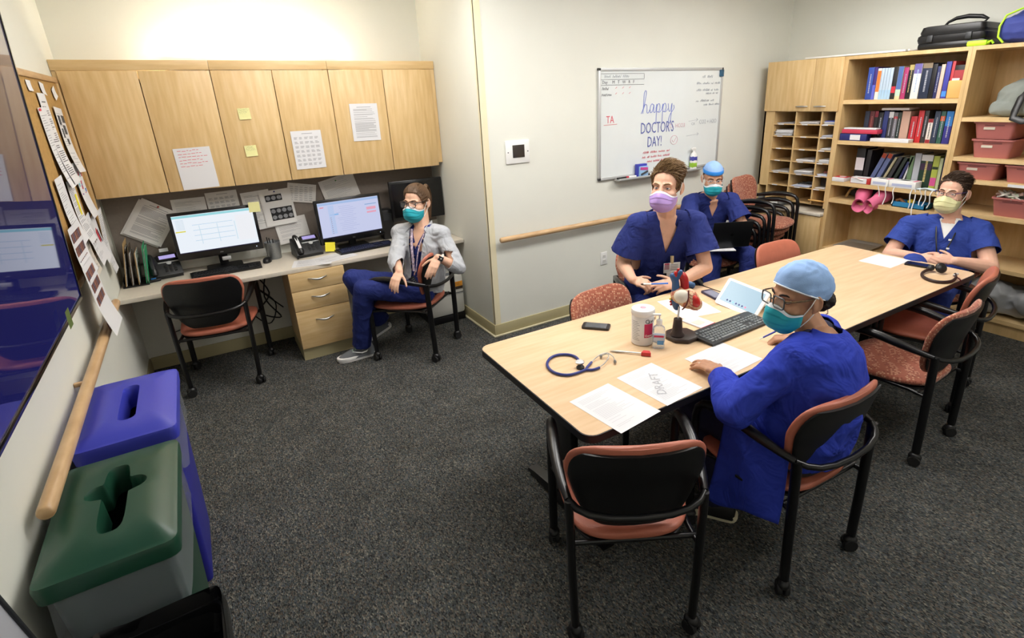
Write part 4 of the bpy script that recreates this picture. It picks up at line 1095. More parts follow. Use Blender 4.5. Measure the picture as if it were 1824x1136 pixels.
b3('thick dark green book with white top', 1190, 1325, '153424', .275, 0, [(.82, 1, 'CFCFCF'), (.55, .75, '3A2440')], GOLD)
b3('lime book with a pink block', 1330, 1400, 'A8B44A', .27, 0, [(.1, .35, 'C8508C'), (.6, .68, '20301A')])
b3('pale green narrow book', 1404, 1440, 'B9C49A', .255, 0)
b3('navy blue binder at the right end', 1448, 1555, '1D2358', .28, 0)
t = flat('reference_book', 'white paged book with a red cover lying at left of third bookshelf', 5.6, 5.71, -.875, -1.02, ZS[2]+.001, ZS[2]+.036, M_paper, 'book')
MB().box((.02, .0, .037), (.09, .145, .003)).build('red_cover', mat('red_cover', 'C22630', .5), t, 0)
MB().lathe([(.028, 0), (.028, .001)], 20, X((.02, -.02, .0388))).build('white_seal', M_paper, t)
t = flat('glove_box', 'white box with red sides and a tissue tongue on third bookshelf', 5.605, 5.7, -1.075, -1.25, ZS[2]+.001, ZS[2]+.052, mat('red_box_side', 'B8302E', .5), 'box')
MB().box((-.0485, .012, .026), (.002, .14, .044)).build('front_print', M_paper, t, 0)
MB().box((-.0, .01, .053), (.08, .15, .003)).build('top_print', M_paper, t, 0)
MB().tube([(-.05, .06, .045), (-.053, .03, .05), (-.053, .0, .038), (-.053, -.03, .034)], .005, 6).build('tissue', M_paper2, t)
for i, (a, b) in enumerate(((-1.26, -1.405), (-1.41, -1.62))):
    t = flat('mask_box', ['white box of face masks, the left of the two with straps', 'white box of face masks, the right and wider of the two'][i], 5.6, 5.71, a, b, ZS[2]+.001, ZS[2]+.062, M_white, 'box')
    MB().box((-.0555, 0, .025), (.001, abs(b-a)*.75, .022)).build('blue_print', mat('pale_blue_print', 'B4BCD8', .6), t, 0)
    MB().box((-.0, -abs(b-a)*.4, .0622), (.1, .02, .001)).build('pink_print', mat('pink_print', 'D86A88', .6), t, 0)
    MB().lathe([(.02, 0), (.02, .0008)], 16, X((.0, 0, .0622)) @ Matrix.Diagonal((1, 2, 1, 1))).build('box_opening', M_dark, t)
# hanging masks with ties
def mask_ties(label, y, n, seedv):
    t = thing('tie_mask', label, 'face mask', (5.6, y, ZS[2]+.002)); r = random.Random(seedv)
    MB().grid(lambda a, b: (.0+a*.09, (b-.5)*.14, .006+.012*math.sin(a*9+b*4)*math.sin(b*PI)), 10, 10).build('mask_body', mat('mask_blue_white', 'C9D8E2', .8), t, 60)
    for k in range(n):
        yy_ = (k/(max(1, n-1))-.5)*.13; l = r.uniform(.12, .24); dx = r.uniform(-.02, .02)
        MB().rings([[(-.002-.006*math.sin(q*5+k), yy_+dx*q+.006*math.sin(q*7+k)-.004, -l*q+.008), (-.002-.006*math.sin(q*5+k), yy_+dx*q+.006*math.sin(q*7+k)+.004, -l*q+.008), (-.0035-.006*math.sin(q*5+k), yy_+dx*q+.006*math.sin(q*7+k)+.004, -l*q+.008), (-.0035-.006*math.sin(q*5+k), yy_+dx*q+.006*math.sin(q*7+k)-.004, -l*q+.008)] for q in [i/10 for i in range(11)]]).build('tie_strap', M_white, t, 60)
mask_ties('white tie-on mask with straps dangling below the left mask box', -1.40, 3, 3)
mask_ties('white tie-on mask with straps dangling at the middle of the shelf edge', -1.54, 1, 5)
mask_ties('pale blue tie-on masks with straps dangling at right of third bookshelf', -1.69, 4, 8)
# fourth shelf
def rolled(label, y, rz, m):
    t = thing('rolled_sleeve', label, 'garment', M=X((5.60, y, ZS[3]+.066), rz, 0, -.08))
    n = 18
    rs = []
    for i in range(12):
        q = i/11; xx = .16-.23*q; r = .05+.012*math.sin(q*6)+.01*q
        rs.append([(xx, r*1.0*math.cos(2*PI*j/n)*(1+.08*math.sin(3*2*PI*j/n+q*4)), r*math.sin(2*PI*j/n)*(1+.08*math.sin(2*2*PI*j/n+q*5))-.02*q*q*4) for j in range(n)])
    rs.append([(p[0]+.01, p[1]*.75, p[2]*.75-.02) for p in rs[-1]]); rs.append([(p[0]+.12, p[1]*.9, p[2]*.9) for p in rs[-1]])
    MB().rings(rs, True).build('cloth', m, t, 60)
M_pink = mat('pink_cloth', 'D86A8E', .75)
rolled('pink rolled cloth sleeve hanging off the fourth bookshelf, left one', -1.20, .25, M_pink)
rolled('pink rolled cloth sleeve hanging off the fourth bookshelf, right one', -1.315, -.3, M_pink)
t = thing('blue_tray', 'small blue tray with yellow and brown bits on the fourth bookshelf', 'tray', (5.69, -1.585, ZS[3]+.001))
boxes('tray', [(-.07, .07, -.13, .13, 0, .006), (-.07, -.062, -.13, .13, 0, .045), (.062, .07, -.13, .13, 0, .045), (-.07, .07, -.13, -.122, 0, .045), (-.07, .07, .122, .13, 0, .045)], mat('tray_blue', '2A7FB0', .5), t)
MB().ell((-.02, -.0, .05), (.03, .03, .02)).build('yellow_bit', mat('yellow_bit', 'E0C030', .5), t)
MB().tube([(-.02, .05, .03), (-.02, .09, .06), (-.02, .12, .045)], .014, 8).build('brown_bit', mat('brown_bit', '8A5A34', .6), t)
tag(MB().tube([(5.72, -1.0, .9), (5.72, -1.03, .97), (5.72, -1.08, 1.0), (5.72, -1.14, .99), (5.73, -1.17, .94)], .012, 8).build('strap', mat('tan_strap', '9A7A48', .7)), 'tan strap arching over dark bags on the fourth bookshelf', 'strap')
tag(put('dark_bag', shade(blob(MB().ell((5.83, -1.08, .96), (.12, .12, .07)).ell((5.82, -1.2, .95), (.1, .1, .06)), .012, 3)), mat('dark_bag_cloth', '1C1C1C', .8)), 'dark soft bag pushed back at left of the fourth bookshelf', 'bag')
# sheet pan on fifth shelf
t = thing('sheet_pan', 'shallow metal tray lying on the lowest bookshelf shown', 'tray', (5.83, -1.13, ZS[4]+.001), .04)
P = lambda s, z: [(x*s, y*s, z) for x, y in rrect(.36, .30, .03, 4)]
MB().rings([P(.93, 0), P(1, .02), P(1.04, .022), P(1.04, .026), P(.99, .024), P(.92, .005)]).build('pan', mat('pan_metal', 'A8A298', .35, .15), t, 45)

# ------------------------------------------------------------------ open shelves: pink bins, bags
M_pb = mat('pink_bin_plastic', 'B06A64', .5)
def pink_bin(label, y, z, wy=.26, h=.135, d=.32, lab=True, x=5.62):
    t = thing('storage_bin', label, 'bin', (x+d/2, y, z+.001), 0, 'pink storage bins')
    R_ = lambda sx, sy, zz: [(a*sx, b*sy, zz) for a, b in rrect(d, wy, .025, 4)]
    MB().rings([R_(.82, .82, 0), R_(.97, .97, h-.012), R_(1.03, 1.03, h-.012), R_(1.03, 1.03, h), R_(.94, .94, h), R_(.78, .78, .006)]).build('tub', M_pb, t, 45)
    if lab: MB().box((-d/2*.93-.0, .03, h*.62), (.003, .07, .018), 0).build('label_strip', mat('label_beige', 'CFC7B6', .7), t, 0)
    MB().box((-d/2*.96, 0, h*.8), (.003, .12, .006)).build('grip_slot', mat('dark_pink', '6E3C3A', .6), t, 0)
    return t
pink_bin('pink plastic bin, lower of the two stacked under the grey bag', -2.065, ZR[1], .265)
pink_bin('pink plastic bin, upper of the two stacked under the grey bag', -2.055, ZR[1]+.137, .265, .125)
pink_bin('pink plastic bin with beige label on the third open shelf', -2.005, ZR[2], .27, .125)
pink_bin('pink plastic bin cut by the right edge of the photo on third open shelf', -2.31, ZR[2], .27, .125, lab=False)
pink_bin('pink plastic bin overflowing with white cloths', -2.275, ZR[3], .26, .14, lab=False)
t = thing('cloth_bundle', 'crumpled white and green cloths spilling from a pink bin', 'cloth', (5.72, -2.28, ZR[3]+.09))
for i in range(7):
    a = i*.9; r = random.Random(i)
    pts = [(r.uniform(-.09, .04), -.11+.22*k/6+r.uniform(-.015, .015), .055+.02*math.sin(k*1.3+i)+r.uniform(-.008, .02)) for k in range(7)]
    MB().tube(pts, .022, 8, ry=.009).build('cloth_fold', mat('cloth_%d' % (i % 3), ['DAD6CC', 'C6CCB8', 'B0958A'][i % 3], .9), t, 60)
tag(MB().box((5.67, -2.415, ZR[3]+.02), (.08, .07, .038), .006).build('black_gadget', M_black), 'small black box at right end of the fourth open shelf', 'box')
# grey tote bag
def tote():
    mb = MB().ell((5.84, -2.22, ZR[0]+.1), (.17, .2, .1)).ell((5.84, -2.12, ZR[0]+.13), (.16, .16, .13)).ell((5.85, -2.14, ZR[0]+.2), (.1, .12, .07)).box((5.84, -2.2, ZR[0]+.06), (.32, .46, .1), .03)
    me = blob(mb, .01, 5); 
    for v in me.vertices: v.co.z = max(v.co.z, ZR[0]+.002)
    wobble(me, .012, 9, 2.); 
    for v in me.vertices: v.co.z = max(v.co.z, ZR[0]+.001)
    return me
t = thing('tote_bag', 'slouching grey fabric bag with a black strap on upper open shelf', 'bag', (5.84, -2.2, ZR[0]))
me = tote(); me.transform(Matrix.Translation((-5.84, 2.2, -ZR[0]))); put('bag_body', me, mat('grey_canvas', '868C86', .85, bump=.2, bscale=200), t)
MB().tube([(-.02, .02, .235), (-.12, .05, .2), (-.17, .045, .12), (-.2, .05, .05), (-.245, .04, .0), (-.255, -.02, -.02), (-.25, -.1, -.012), (-.22, -.16, .01)], .006, 8, ry=.024, up=(0, 1, 0)).build('strap', M_black, t, 60)
# bag low on the bottom shelf
me = blob(MB().box((5.80, -2.45, .25), (.32, .75, .2), .06).ell((5.7, -2.25, .3), (.12, .16, .12)).ell((5.7, -2.6, .28), (.13, .2, .12)), .012, 5)
wobble(me, .02, 8, 5.)
for v in me.vertices: v.co.z = max(v.co.z, .132)
t = thing('plastic_sack', 'crumpled grey plastic sack on the bottom open shelf', 'bag', (5.8, -2.45, .13)); me.transform(Matrix.Translation((-5.8, 2.45, -.13)))
put('sack_body', me, mat('grey_sack', '9C9EA0', .45), t)

# ------------------------------------------------------------------ on top of the bookcases
t = thing('flat_panel', 'thin white panel lying on top of the bookcase', 'panel', M=X((5.83, -.93, 2.131), 0, 0, 0))
MB().box((-.02, 0, .008), (.4, .9, .014), .002).build('panel', M_white, t)
MB().box((-.02, -.43, .008), (.402, .02, .0145), .001).build('panel_edge', mat('panel_edge_grey', '8C8C86', .5), t)
t = thing('hard_case', 'black hard plastic case with a carry handle on top of the bookcase', 'case', (5.83, -1.62, 2.13))
def rb(x0, x1, yy0, yy1, z0, z1, r): return MB().span(x0, x1, yy0, yy1, z0, z1, r)
rb(-.16, .16, -.24, .22, .0, .055, .02).build('base_shell', M_black, t)
MB().rings([[(x*s, y*s*1.0, z) for x, y in rrect(.33, .47, .04, 5)] for s, z in ((.96, .05), (1.0, .075), (.99, .10), (.93, .11), (.93, .115), (.95, .125), (.9, .165), (.8, .172))]).build('lid_shell', M_black, t, 40)
for s in (-1, 1): MB().box((-.168, s*.13, .08), (.014, .04, .05), .004).build('latch', M_dark, t)
hpts = [(0, .12, .165), (0, .09, .2), (0, .04, .222), (0, -.04, .228), (0, -.13, .215), (0, -.17, .195), (0, -.15, .175)]
MB().tube(hpts, [.008, .01, .014, .016, .015, .011, .008], 10, up=(1, 0, 0)).build('carry_handle', M_black, t, 60)
t = thing('sports_bag', 'blue sports bag with lime green piping on top of the shelves', 'bag', (5.82, -2.1, 2.13))
me = blob(MB().box((0, -.03, .1), (.3, .42, .18), .06).ell((0, -.05, .16), (.13, .2, .09)), .01, 4); wobble(me, .008, 10, 1.)
for v in me.vertices: v.co.z = max(v.co.z, .001)
put('bag_body', me, mat('bag_blue', '34418E', .7, bump=.2, bscale=150), t)
M_lime = mat('lime_piping', 'B8F032', .5)
MB().tube([(-.145, .13, .01), (-.152, .165, .05), (-.15, .17, .12), (-.13, .15, .19), (-.10, .08, .225), (-.08, -.05, .255), (-.08, -.2, .24)], .007, 8).build('piping', M_lime, t, 60)
t2 = thing('lime_pouch', 'small bright lime green pouch beside the blue sports bag', 'pouch', (5.70, -1.81, 2.13))
MB().box((0, 0, .02), (.08, .13, .04), .014).build('pouch_body', M_lime, t2)
MB().tube([(-.02, -.065, .02), (-.03, -.09, .03), (-.02, -.1, .012)], .008, 8).build('pouch_tab', M_lime, t2)
# ------------------------------------------------------------------ whiteboard
WX0, WX1, WZ0, WZ1 = 3.517, 5.0335, 1.18, 2.09
t = thing('whiteboard', 'wall whiteboard with blue writing that reads happy doctors day', 'whiteboard', ((WX0+WX1)/2, 0, WZ0))
hw, hh = (WX1-WX0)/2, WZ1-WZ0
MB().span(-hw+.01, hw-.01, -.016, -.002, .01, hh-.01).build('board', mat('whiteboard_enamel', 'E2E8E8', .16, var=.02, vscale=3), t, 0)
for nm, b_ in (('frame_left', (-hw, -hw+.024, -.024, -.001, 0, hh)), ('frame_right', (hw-.024, hw, -.024, -.001, 0, hh)), ('frame_top', (-hw, hw, -.024, -.001, hh-.024, hh)), ('frame_bottom', (-hw, hw, -.024, -.001, 0, .024))):
    MB().span(*b_, .003).build(nm, M_alu, t)
MB().span(-.58, .53, -.085, -.02, -.012, -.004, .002).span(-.58, .53, -.088, -.082, -.012, .004, .002).build('marker_tray', M_alu, t)
def wb(x, z): return X((x-(WX0+WX1)/2, -.0185, z-WZ0), 0, PI/2)
K_blue = mat('marker_blue', '7484CC', .6); K_pur = mat('marker_navy', '6670B0', .6); K_blk = mat('marker_black', '74767C', .6); K_red = mat('marker_red', 'E0707C', .6); K_pink = mat('marker_faint_pink', 'D9B4BE', .6); K_grey = mat('marker_faint_grey', 'AEB4BC', .6)
def stroke(mb, pts, r=.0028, sub=6):
    P = [V((x-(WX0+WX1)/2, -.0178, z-WZ0)) for x, z in pts]; out = []
    for i in range(len(P)-1):
        a, b, c, d = P[max(i-1, 0)], P[i], P[i+1], P[min(i+2, len(P)-1)]
        for k in range(sub):
            u = k/sub; out.append(.5*((2*b)+(c-a)*u+(2*a-5*b+4*c-d)*u*u+(3*b-a-3*c+d)*u*u*u))
    out.append(P[-1]); mb.tube(out, r, 5)
mb = MB()
x0, z0 = 3.995, 1.715
# h a p p y  in script, loops
stroke(mb, [(x0, z0), (x0+.03, z0+.06), (x0+.055, z0+.165), (x0+.045, z0+.19), (x0+.03, z0+.16), (x0+.025, z0+.06), (x0+.02, z0)])
stroke(mb, [(x0+.022, z0+.03), (x0+.045, z0+.075), (x0+.065, z0+.065), (x0+.068, z0+.01), (x0+.085, z0+.005), (x0+.1, z0+.03)])
ax = x0+.1
stroke(mb, [(ax+.05, z0+.065), (ax+.025, z0+.078), (ax+.005, z0+.045), (ax+.012, z0+.005), (ax+.035, z0+.02), (ax+.05, z0+.07), (ax+.05, z0+.015), (ax+.065, z0+.005), (ax+.08, z0+.03)])
for k in range(2):
    px = x0+.175+.075*k
    stroke(mb, [(px, z0+.03), (px+.01, z0+.075), (px+.008, z0), (px+.005, z0-.085), (px+.008, z0), (px+.015, z0+.06), (px+.038, z0+.078), (px+.05, z0+.045), (px+.035, z0+.008), (px+.015, z0+.012), (px+.045, z0+.005), (px+.075, z0+.03)])
yx = x0+.325
stroke(mb, [(yx, z0+.075), (yx+.01, z0+.02), (yx+.03, z0+.01), (yx+.048, z0+.075), (yx+.045, z0), (yx+.03, z0-.09), (yx+.01, z0-.075), (yx+.03, z0-.02), (yx+.075, z0+.03), (yx+.07, z0+.06)])
mb.build('word_happy', K_blue, t, 60)
text('word_doctors', "DOCTOR'S", .135, K_pur, t, wb(3.99, 1.545), sx=.62, space=1.0, ext=.0004)
text('word_day', 'DAY!', .13, K_pur, t, wb(4.075, 1.425), sx=.62, ext=.0004)
text('word_ta', 'TA', .085, K_red, t, wb(3.60, 1.655), ext=.0004, sx=.8)
def scribble(name, rows, m, r=.0014):
    mb = MB(); rnd = random.Random(len(name)+int(rows[0][0]*100))
    for xa, xb, z, h in rows:
        x = xa
        while x < xb:
            n = rnd.randint(3, 7); pts = []
            for k in range(n*2): pts.append((x, z+(h if k % 2 else 0)*rnd.uniform(.5, 1.05))); x += h*rnd.uniform(.22, .42)
            stroke(mb, pts, r, 2); x += h*.6
    mb.build(name, m, t, 60)
mb = MB(); stroke(mb, [(3.575, 1.64), (3.72, 1.643)], .0018); mb.build('ta_underline', K_red, t)
scribble('red_message', [(4.03, 4.34, 1.368, .02), (4.02, 4.37, 1.327, .02), (4.08, 4.26, 1.287, .02)], K_red, .0016)
mb = MB()
for z in (2.045, 2.0, 1.957): stroke(mb, [(3.545, z), (3.78, z+.001), (4.02, z)], .0016, 2)
stroke(mb, [(4.02, 2.04), (4.02, 2.005)], .0016, 2); mb.build('schedule_lines', K_blk, t)
scribble('schedule_heading', [(3.58, 3.80, 2.014, .022)], K_grey, .0011)
text('schedule_days', 'Day     M   T   W   R   F', .036, K_blk, t, wb(3.555, 1.968), ext=.0003)
scribble('schedule_names', [(3.555, 3.62, 1.918, .024), (3.55, 3.63, 1.872, .024)], K_blk, .0016)
mb = MB()
for i in range(3):
    for z in (1.93, 1.885): stroke(mb, [(3.70+.075*i, z), (3.715+.075*i, z+.012)], .0016, 2)
mb.build('red_ticks', K_red, t)
scribble('dialogue_list', [(4.75, 4.86, 2.0, .026), (4.68, 4.76, 1.945, .022), (4.81, 4.96, 1.945, .02), (4.68, 4.78, 1.885, .022), (4.81, 4.98, 1.885, .02), (4.81, 4.98, 1.855, .018), (4.68, 4.75, 1.79, .022), (4.79, 4.92, 1.79, .02), (4.79, 4.98, 1.755, .018)], K_grey, .0013)
text('formula_right', 'CO2 + H2O', .055, K_grey, t, wb(4.74, 1.59), ext=.0003, sx=.85)
text('formula_left', 'C - HCO3', .05, K_pink, t, wb(4.345, 1.575), ext=.0003, sx=.95)
mb = MB()
for xa, xb, z in ((4.6, 4.72, 1.622), (4.58, 4.74, 1.49)): stroke(mb, [(xa, z), (xb, z+.01)], .0016, 2); stroke(mb, [(xb-.02, z+.022), (xb, z+.01), (xb-.02, z-.004)], .0016, 2)
mb.build('formula_arrows', K_grey, t)
text('formula_enzyme', 'CA', .035, K_grey, t, wb(4.635, 1.585), ext=.0003)
mb = MB(); stroke(mb, [(4.414+.045*math.cos(a), 1.465+.04*math.sin(a)) for a in [2*PI*i/14 for i in range(15)]], .0022, 3); stroke(mb, [(4.39, 1.465), (4.408, 1.445), (4.44, 1.485)], .0022, 2); mb.build('circled_tick', K_pink, t)
MB().box((hw-.03, -.028, hh-.05), (.05, .012, .06), .003).build('corner_magnet', mat('teal_magnet', '2C5C7C', .5, var=.4, vscale=40), t)
# tray contents
TZ = WZ0-.003
def marker(label, x, col, rz=0., white=True):
    m = thing('marker', label, 'marker', M=X((x, -.055, TZ+.009), rz))
    MB().tube([(-.05, 0, 0), (.045, 0, 0)], .008, 10).build('barrel', M_white if white else mat('mk_'+col, col, .4), m)
    MB().tube([(-.07, 0, 0), (-.04, 0, 0)], .009, 10).build('pen_cap', mat('mk_'+col, col, .4), m)
marker('black dry-erase marker at left end of the whiteboard tray', 3.765, '151518', .05, False)
marker('red-capped dry-erase marker next to the black one in the tray', 3.87, 'C03040', -.04)
marker('black-capped marker right of the eraser box in the tray', 4.12, '202024', .06)
t2 = thing('marker_box', 'blue and white box of dry-erase markers on the whiteboard tray', 'box', (3.985, -.052, TZ))
MB().box((0, .008, .055), (.115, .035, .11), .002).build('box_back', mat('box_blue', '3A3FA8', .45), t2)
MB().box((.008, -.016, .045), (.10, .022, .09), .002).build('box_front', mat('box_sky', '9CC4E8', .45), t2)
MB().box((.0, -.0285, .07), (.09, .002, .024), 0, Matrix.Rotation(.08, 4, 'Y')).build('pink_stripe', mat('box_pink', 'C84A90', .5), t2, 0)
text('box_brand', 'EXPO', .03, mat('box_blue', '3A3FA8', .45), t2, X((-.033, -.0285, .062), 0, PI/2))
MB().tube([(-.03, -.031, .02), (.045, -.031, .045)], .008, 8).build('marker_picture', M_dark, t2)
t2 = thing('spray_bottle', 'white spray bottle with blue and green label on the whiteboard tray', 'bottle', (4.655, -.052, TZ))
MB().rings([[(x*s, y*s, z) for x, y in rrect(.062, .045, .015, 4)] for s, z in ((1, 0), (1.02, .01), (1.02, .12), (.8, .145), (.35, .16), (.35, .175))]).build('bottle_body', M_white, t2, 50)
MB().box((0, 0, .1), (.065, .047, .05), .01).build('blue_label', mat('label_violet', '4A4FA8', .5), t2)
MB().box((0, 0, .04), (.0652, .0472, .055), .01).build('green_label', mat('label_green', '9AC83C', .5), t2)
MB().box((-.005, 0, .19), (.05, .022, .026), .006).box((-.035, 0, .192), (.02, .014, .014), .003).build('trigger_head', M_white, t2)

# ------------------------------------------------------------------ things on the conference table
TZ = .7405
def tpaper(label, c, w_, h, rz, lines='faint', **k): return sheet('table_paper', label, w_, h, X((c[0], c[1], TZ), rz), lines, cat='paper', **k)
tpaper('white printed page hanging slightly over the near table edge, nearest the camera', (1.774, -2.318), .217, .283, .10, 'faint', ink=mat('faint_ink', 'C0C2C6', .8))
t = tpaper('white page with grey watermark reading draft', (2.041, -2.288), .215, .283, .06, 'faint', ink=mat('faint_ink', 'C0C2C6', .8))
text('draft_watermark', 'DRAFT', .055, mat('watermark_grey', 'B0B2B6', .8), t, X((-.045, -.085, .0016), PI/2-.6), ext=.0001, sx=1.05)
tpaper('white page under the hand of the woman in royal blue', (2.425, -2.305), .27, .22, .05, 'faint', ink=mat('faint_ink', 'C0C2C6', .8))
tpaper('white page lying behind the heart model', (2.775, -1.77), .24, .28, -.25, 'faint', ink=mat('faint_ink', 'C0C2C6', .8))
tpaper('single white sheet on the far end of the table', (4.457, -1.997), .275, .212, 0., 'plain')
t = thing('card_booklet', 'white booklet with a red edge between heart model and keyboard', 'booklet', M=X((2.645, -1.958, TZ), .05))
MB().box((0, 0, .004), (.105, .13, .008), .001).build('pages', M_paper, t)
MB().box((0, -.066, .0045), (.107, .004, .009)).build('red_edge', mat('red_edge', 'C8384C', .5), t, 0)
MB().box((-.01, -.01, .0088), (.06, .05, .001)).build('picture', mat('peach_print', 'E0C0B4', .7), t, 0)

def phone(name, label, c, rz, w_, h, frame, scr):
    t = thing(name, label, 'phone', (c[0], c[1], TZ), rz)
    MB().prism(rrect(w_, h, .012, 5), 0, .011).build('case', frame, t, 30)
    MB().prism(rrect(w_-.012, h-.034, .004, 3), .0108, .0116).build('screen', scr, t, 30)
    MB().box((0, h/2-.009, .0112), (.015, .002, .001)).build('earpiece', M_dark, t, 0)
    return t
phone('smartphone', 'black smartphone with thick case lying beside the wipes canister', (2.186, -1.68), .72, .07, .145, M_black, mat('phone_glass', '3E4146', .12))
phone('smartphone', 'dark blue smartphone beside the tilted tablet', (3.022, -1.735), -.23, .075, .15, mat('navy_case', '1C2242', .4), mat('phone_glass_grey', '7C8094', .12))
phone('smartphone', 'black smartphone in front of the man with yellow mask', (4.51, -2.19), 1.62-PI/2+.1, .08, .155, M_black, mat('phone_glass_dark', '12141E', .1))

# wipes canister
t = thing('wipes_canister', 'white tub of disinfecting wipes with a pink label', 'canister', (2.258, -1.952, TZ), math.atan2(-1.75, -1.65)+PI/2)
MB().lathe([(.05, 0), (.054, .004), (.054, .142), (.05, .15), (.05, .152)], 36).build('tub', M_white, t, 40)
MB().lathe([(.0545, .15), (.0565, .153), (.0565, .172), (.054, .178), (.03, .181)], 36).build('cap', M_white, t, 40)
MB().lathe([(.014, .181), (.012, .1835)], 20).build('cap_nub', mat('cap_pink', 'D89AA8', .5), t)
def wrap(a0, a1, z0, z1, r, n=14): return MB().grid(lambda a, b: (r*math.sin(a0+(a1-a0)*a), -r*math.cos(a0+(a1-a0)*a), z0+(z1-z0)*b), n, 1)
wrap(.15, 1.0, .045, .115, .0548).build('pink_label', mat('label_magenta', 'C8285A', .5), t)
for nm, z, sz, col in (('brand_line', .118, .03, '2A2A2E'), ('word_cleaner', .05, .016, 'F2F2F2')):
    tx = 'CaviWipes' if nm == 'brand_line' else 'Cleaner'
    for i, chh in enumerate(tx[:7] if nm == 'brand_line' else tx):
        a = .2+i*(.26 if nm == 'brand_line' else .105)
        if a < 1.9: text(nm, chh, sz, mat('let_'+col, col, .6), t, X((.0553*math.sin(a), -.0553*math.cos(a), z), a, PI/2), ext=.0002)
for i in range(12): wrap(-1.1, -.25-.1*(i % 3), .03+.0085*i, .032+.0085*i, .0546, 8).build('fine_print', M_ink, t)

# sanitizer bottle
t = thing('sanitizer_bottle', 'clear pump bottle of hand sanitizer in front of the wipes tub', 'bottle', (2.277, -2.043, TZ), -.75)
M_clear = mat('clear_bottle', 'DDE9F2', .06, trans=.85, alpha=.75)
MB().rings([[(x*s, y*s, z) for x, y in rrect(.058, .042, .016, 5)] for s, z in ((.93, 0), (1, .006), (1, .09), (.9, .105), (.5, .116), (.42, .122))]).build('bottle_body', M_clear, t, 50)
MB().box((0, -.0005, .05), (.054, .0435, .045), .014).build('label', mat('sanitizer_label', 'C9D6E6', .5), t)
MB().box((0, -.0222, .066), (.046, .002, .009)).build('red_stripe', mat('label_magenta', 'C8285A', .5), t, 0)
MB().box((.008, -.0222, .034), (.03, .002, .02)).build('blue_patch', mat('label_blue', '5C9AD0', .5), t, 0)
MB().lathe([(.013, .12), (.014, .125), (.014, .142), (.01, .146), (.004, .147), (.004, .165)], 18).build('pump_collar', M_white, t)
MB().box((-.012, 0, .168), (.04, .014, .01), .004).build('pump_nozzle', M_white, t)

# reflex hammer
t = thing('reflex_hammer', 'reflex hammer with red rubber head lying on the table', 'reflex hammer', (2.0, 0, 0)); t.location = (2.17, -2.068, TZ)
MB().tube([(-.108, .124, .004), (-.09, .103, .006), (-.055, .062, .0075), (0, 0, .008)], [.002, .0055, .0035, .0035], 10).build('handle', M_chrome, t, 60)
MB().prism([(-.022, -.012), (.022, -.012), (.014, .012), (-.014, .012)], -.009, .009, X((.002, -.004, .0105), -.85)).build('rubber_head', mat('red_rubber', 'C8383A', .5), t, 30)

# stethoscope
t = thing('stethoscope', 'navy blue stethoscope coiled on the near table', 'stethoscope', (1.83, -1.95, TZ))
loc = lambda P, z: [(x-1.83, y+1.95, z) for x, y in P]
def smooth(P, sub=5):
    P = [V(p) for p in P]; out = []
    for i in range(len(P)-1):
        a, b, c, d = P[max(i-1, 0)], P[i], P[i+1], P[min(i+2, len(P)-1)]
        for k in range(sub):
            u = k/sub; out.append(.5*((2*b)+(c-a)*u+(2*a-5*b+4*c-d)*u*u+(3*b-a-3*c+d)*u*u*u))
    out.append(P[-1]); return out
M_st = mat('navy_tubing', '20307E', .35)
ring_ = [(1.872, -1.965), (1.893, -1.91), (1.888, -1.873), (1.866, -1.846), (1.832, -1.831), (1.791, -1.84), (1.752, -1.875), (1.733, -1.92), (1.733, -1.965), (1.75, -2.001), (1.778, -2.021), (1.821, -2.026), (1.857, -2.025)]
MB().tube(smooth(loc(ring_, .007)), .0062, 10).build('tubing', M_st, t, 60)
b1 = [(1.857, -2.025), (1.884, -2.005), (1.92, -1.985)]; b2 = [(1.857, -2.025), (1.882, -2.043), (1.918, -2.045)]
for b_ in (b1, b2): MB().tube(smooth(loc(b_, .007)), .0058, 10).build('yoke_tube', M_st, t, 60)
e1 = [(-.83+2.75, 0)]
def arm(P, zs):
    MB().tube(smooth([(x-1.83, y+1.95, z) for (x, y), z in zip(P, zs)]), .0028, 8).build('binaural', M_chrome, t, 60)
    x, y = P[-1]; MB().ell((x-1.83, y+1.95, zs[-1]-.002), (.007, .007, .01)).build('ear_tip', M_grey, t)
arm([(1.91, -1.99), (1.957, -1.969), (1.995, -1.963), (2.018, -1.975), (2.022, -2.01), (2.003, -2.05)], [.008, .012, .016, .02, .018, .013])
arm([(1.91, -2.046), (1.955, -2.035), (1.999, -2.01), (2.01, -1.985), (1.986, -1.97)], [.008, .012, .02, .022, .013])
c = MB().lathe([(.0, .02), (.012, .02), (.019, .021), (.0205, .024), (.0205, .028), (.018, .03), (.0, .03)], 24, X((.028, -.03, 0))).build('chest_piece', M_chrome, t, 40)
MB().lathe([(.017, .0302), (.016, .0308), (.0, .0308)], 24, X((.028, -.03, 0))).build('diaphragm', mat('diaphragm', 'C9CCCB', .4), c)
MB().lathe([(.018, 0), (.018, .008), (.008, .02)], 20, X((.024, -.04, 0))).build('bell', M_dark, t)

# heart model
t = thing('heart_model', 'anatomical heart model with blue and red vessels on a brown stand', 'heart model', (2.445, -2.03, TZ), .0)
M_br = mat('brown_stand', '2E2019', .4)
P8 = lambda r, z, a0=PI/8: [(r*math.cos(a0+2*PI*i/8), r*math.sin(a0+2*PI*i/8), z) for i in range(8)]
MB().rings([P8(.08, 0), P8(.083, .004), P8(.083, .014), P8(.078, .02), P8(.075, .021)]).build('stand_base', M_br, t, 20)
MB().lathe([(.034, .02), (.036, .024), (.034, .03), (.026, .04), (.021, .10), (.02, .108)], 20, X((-.03, .0, 0))).build('stand_column', M_br, t, 40)
MB().tube([(-.03, 0, .1), (-.027, 0, .17)], .005, 10).build('steel_rod', M_chrome, t)
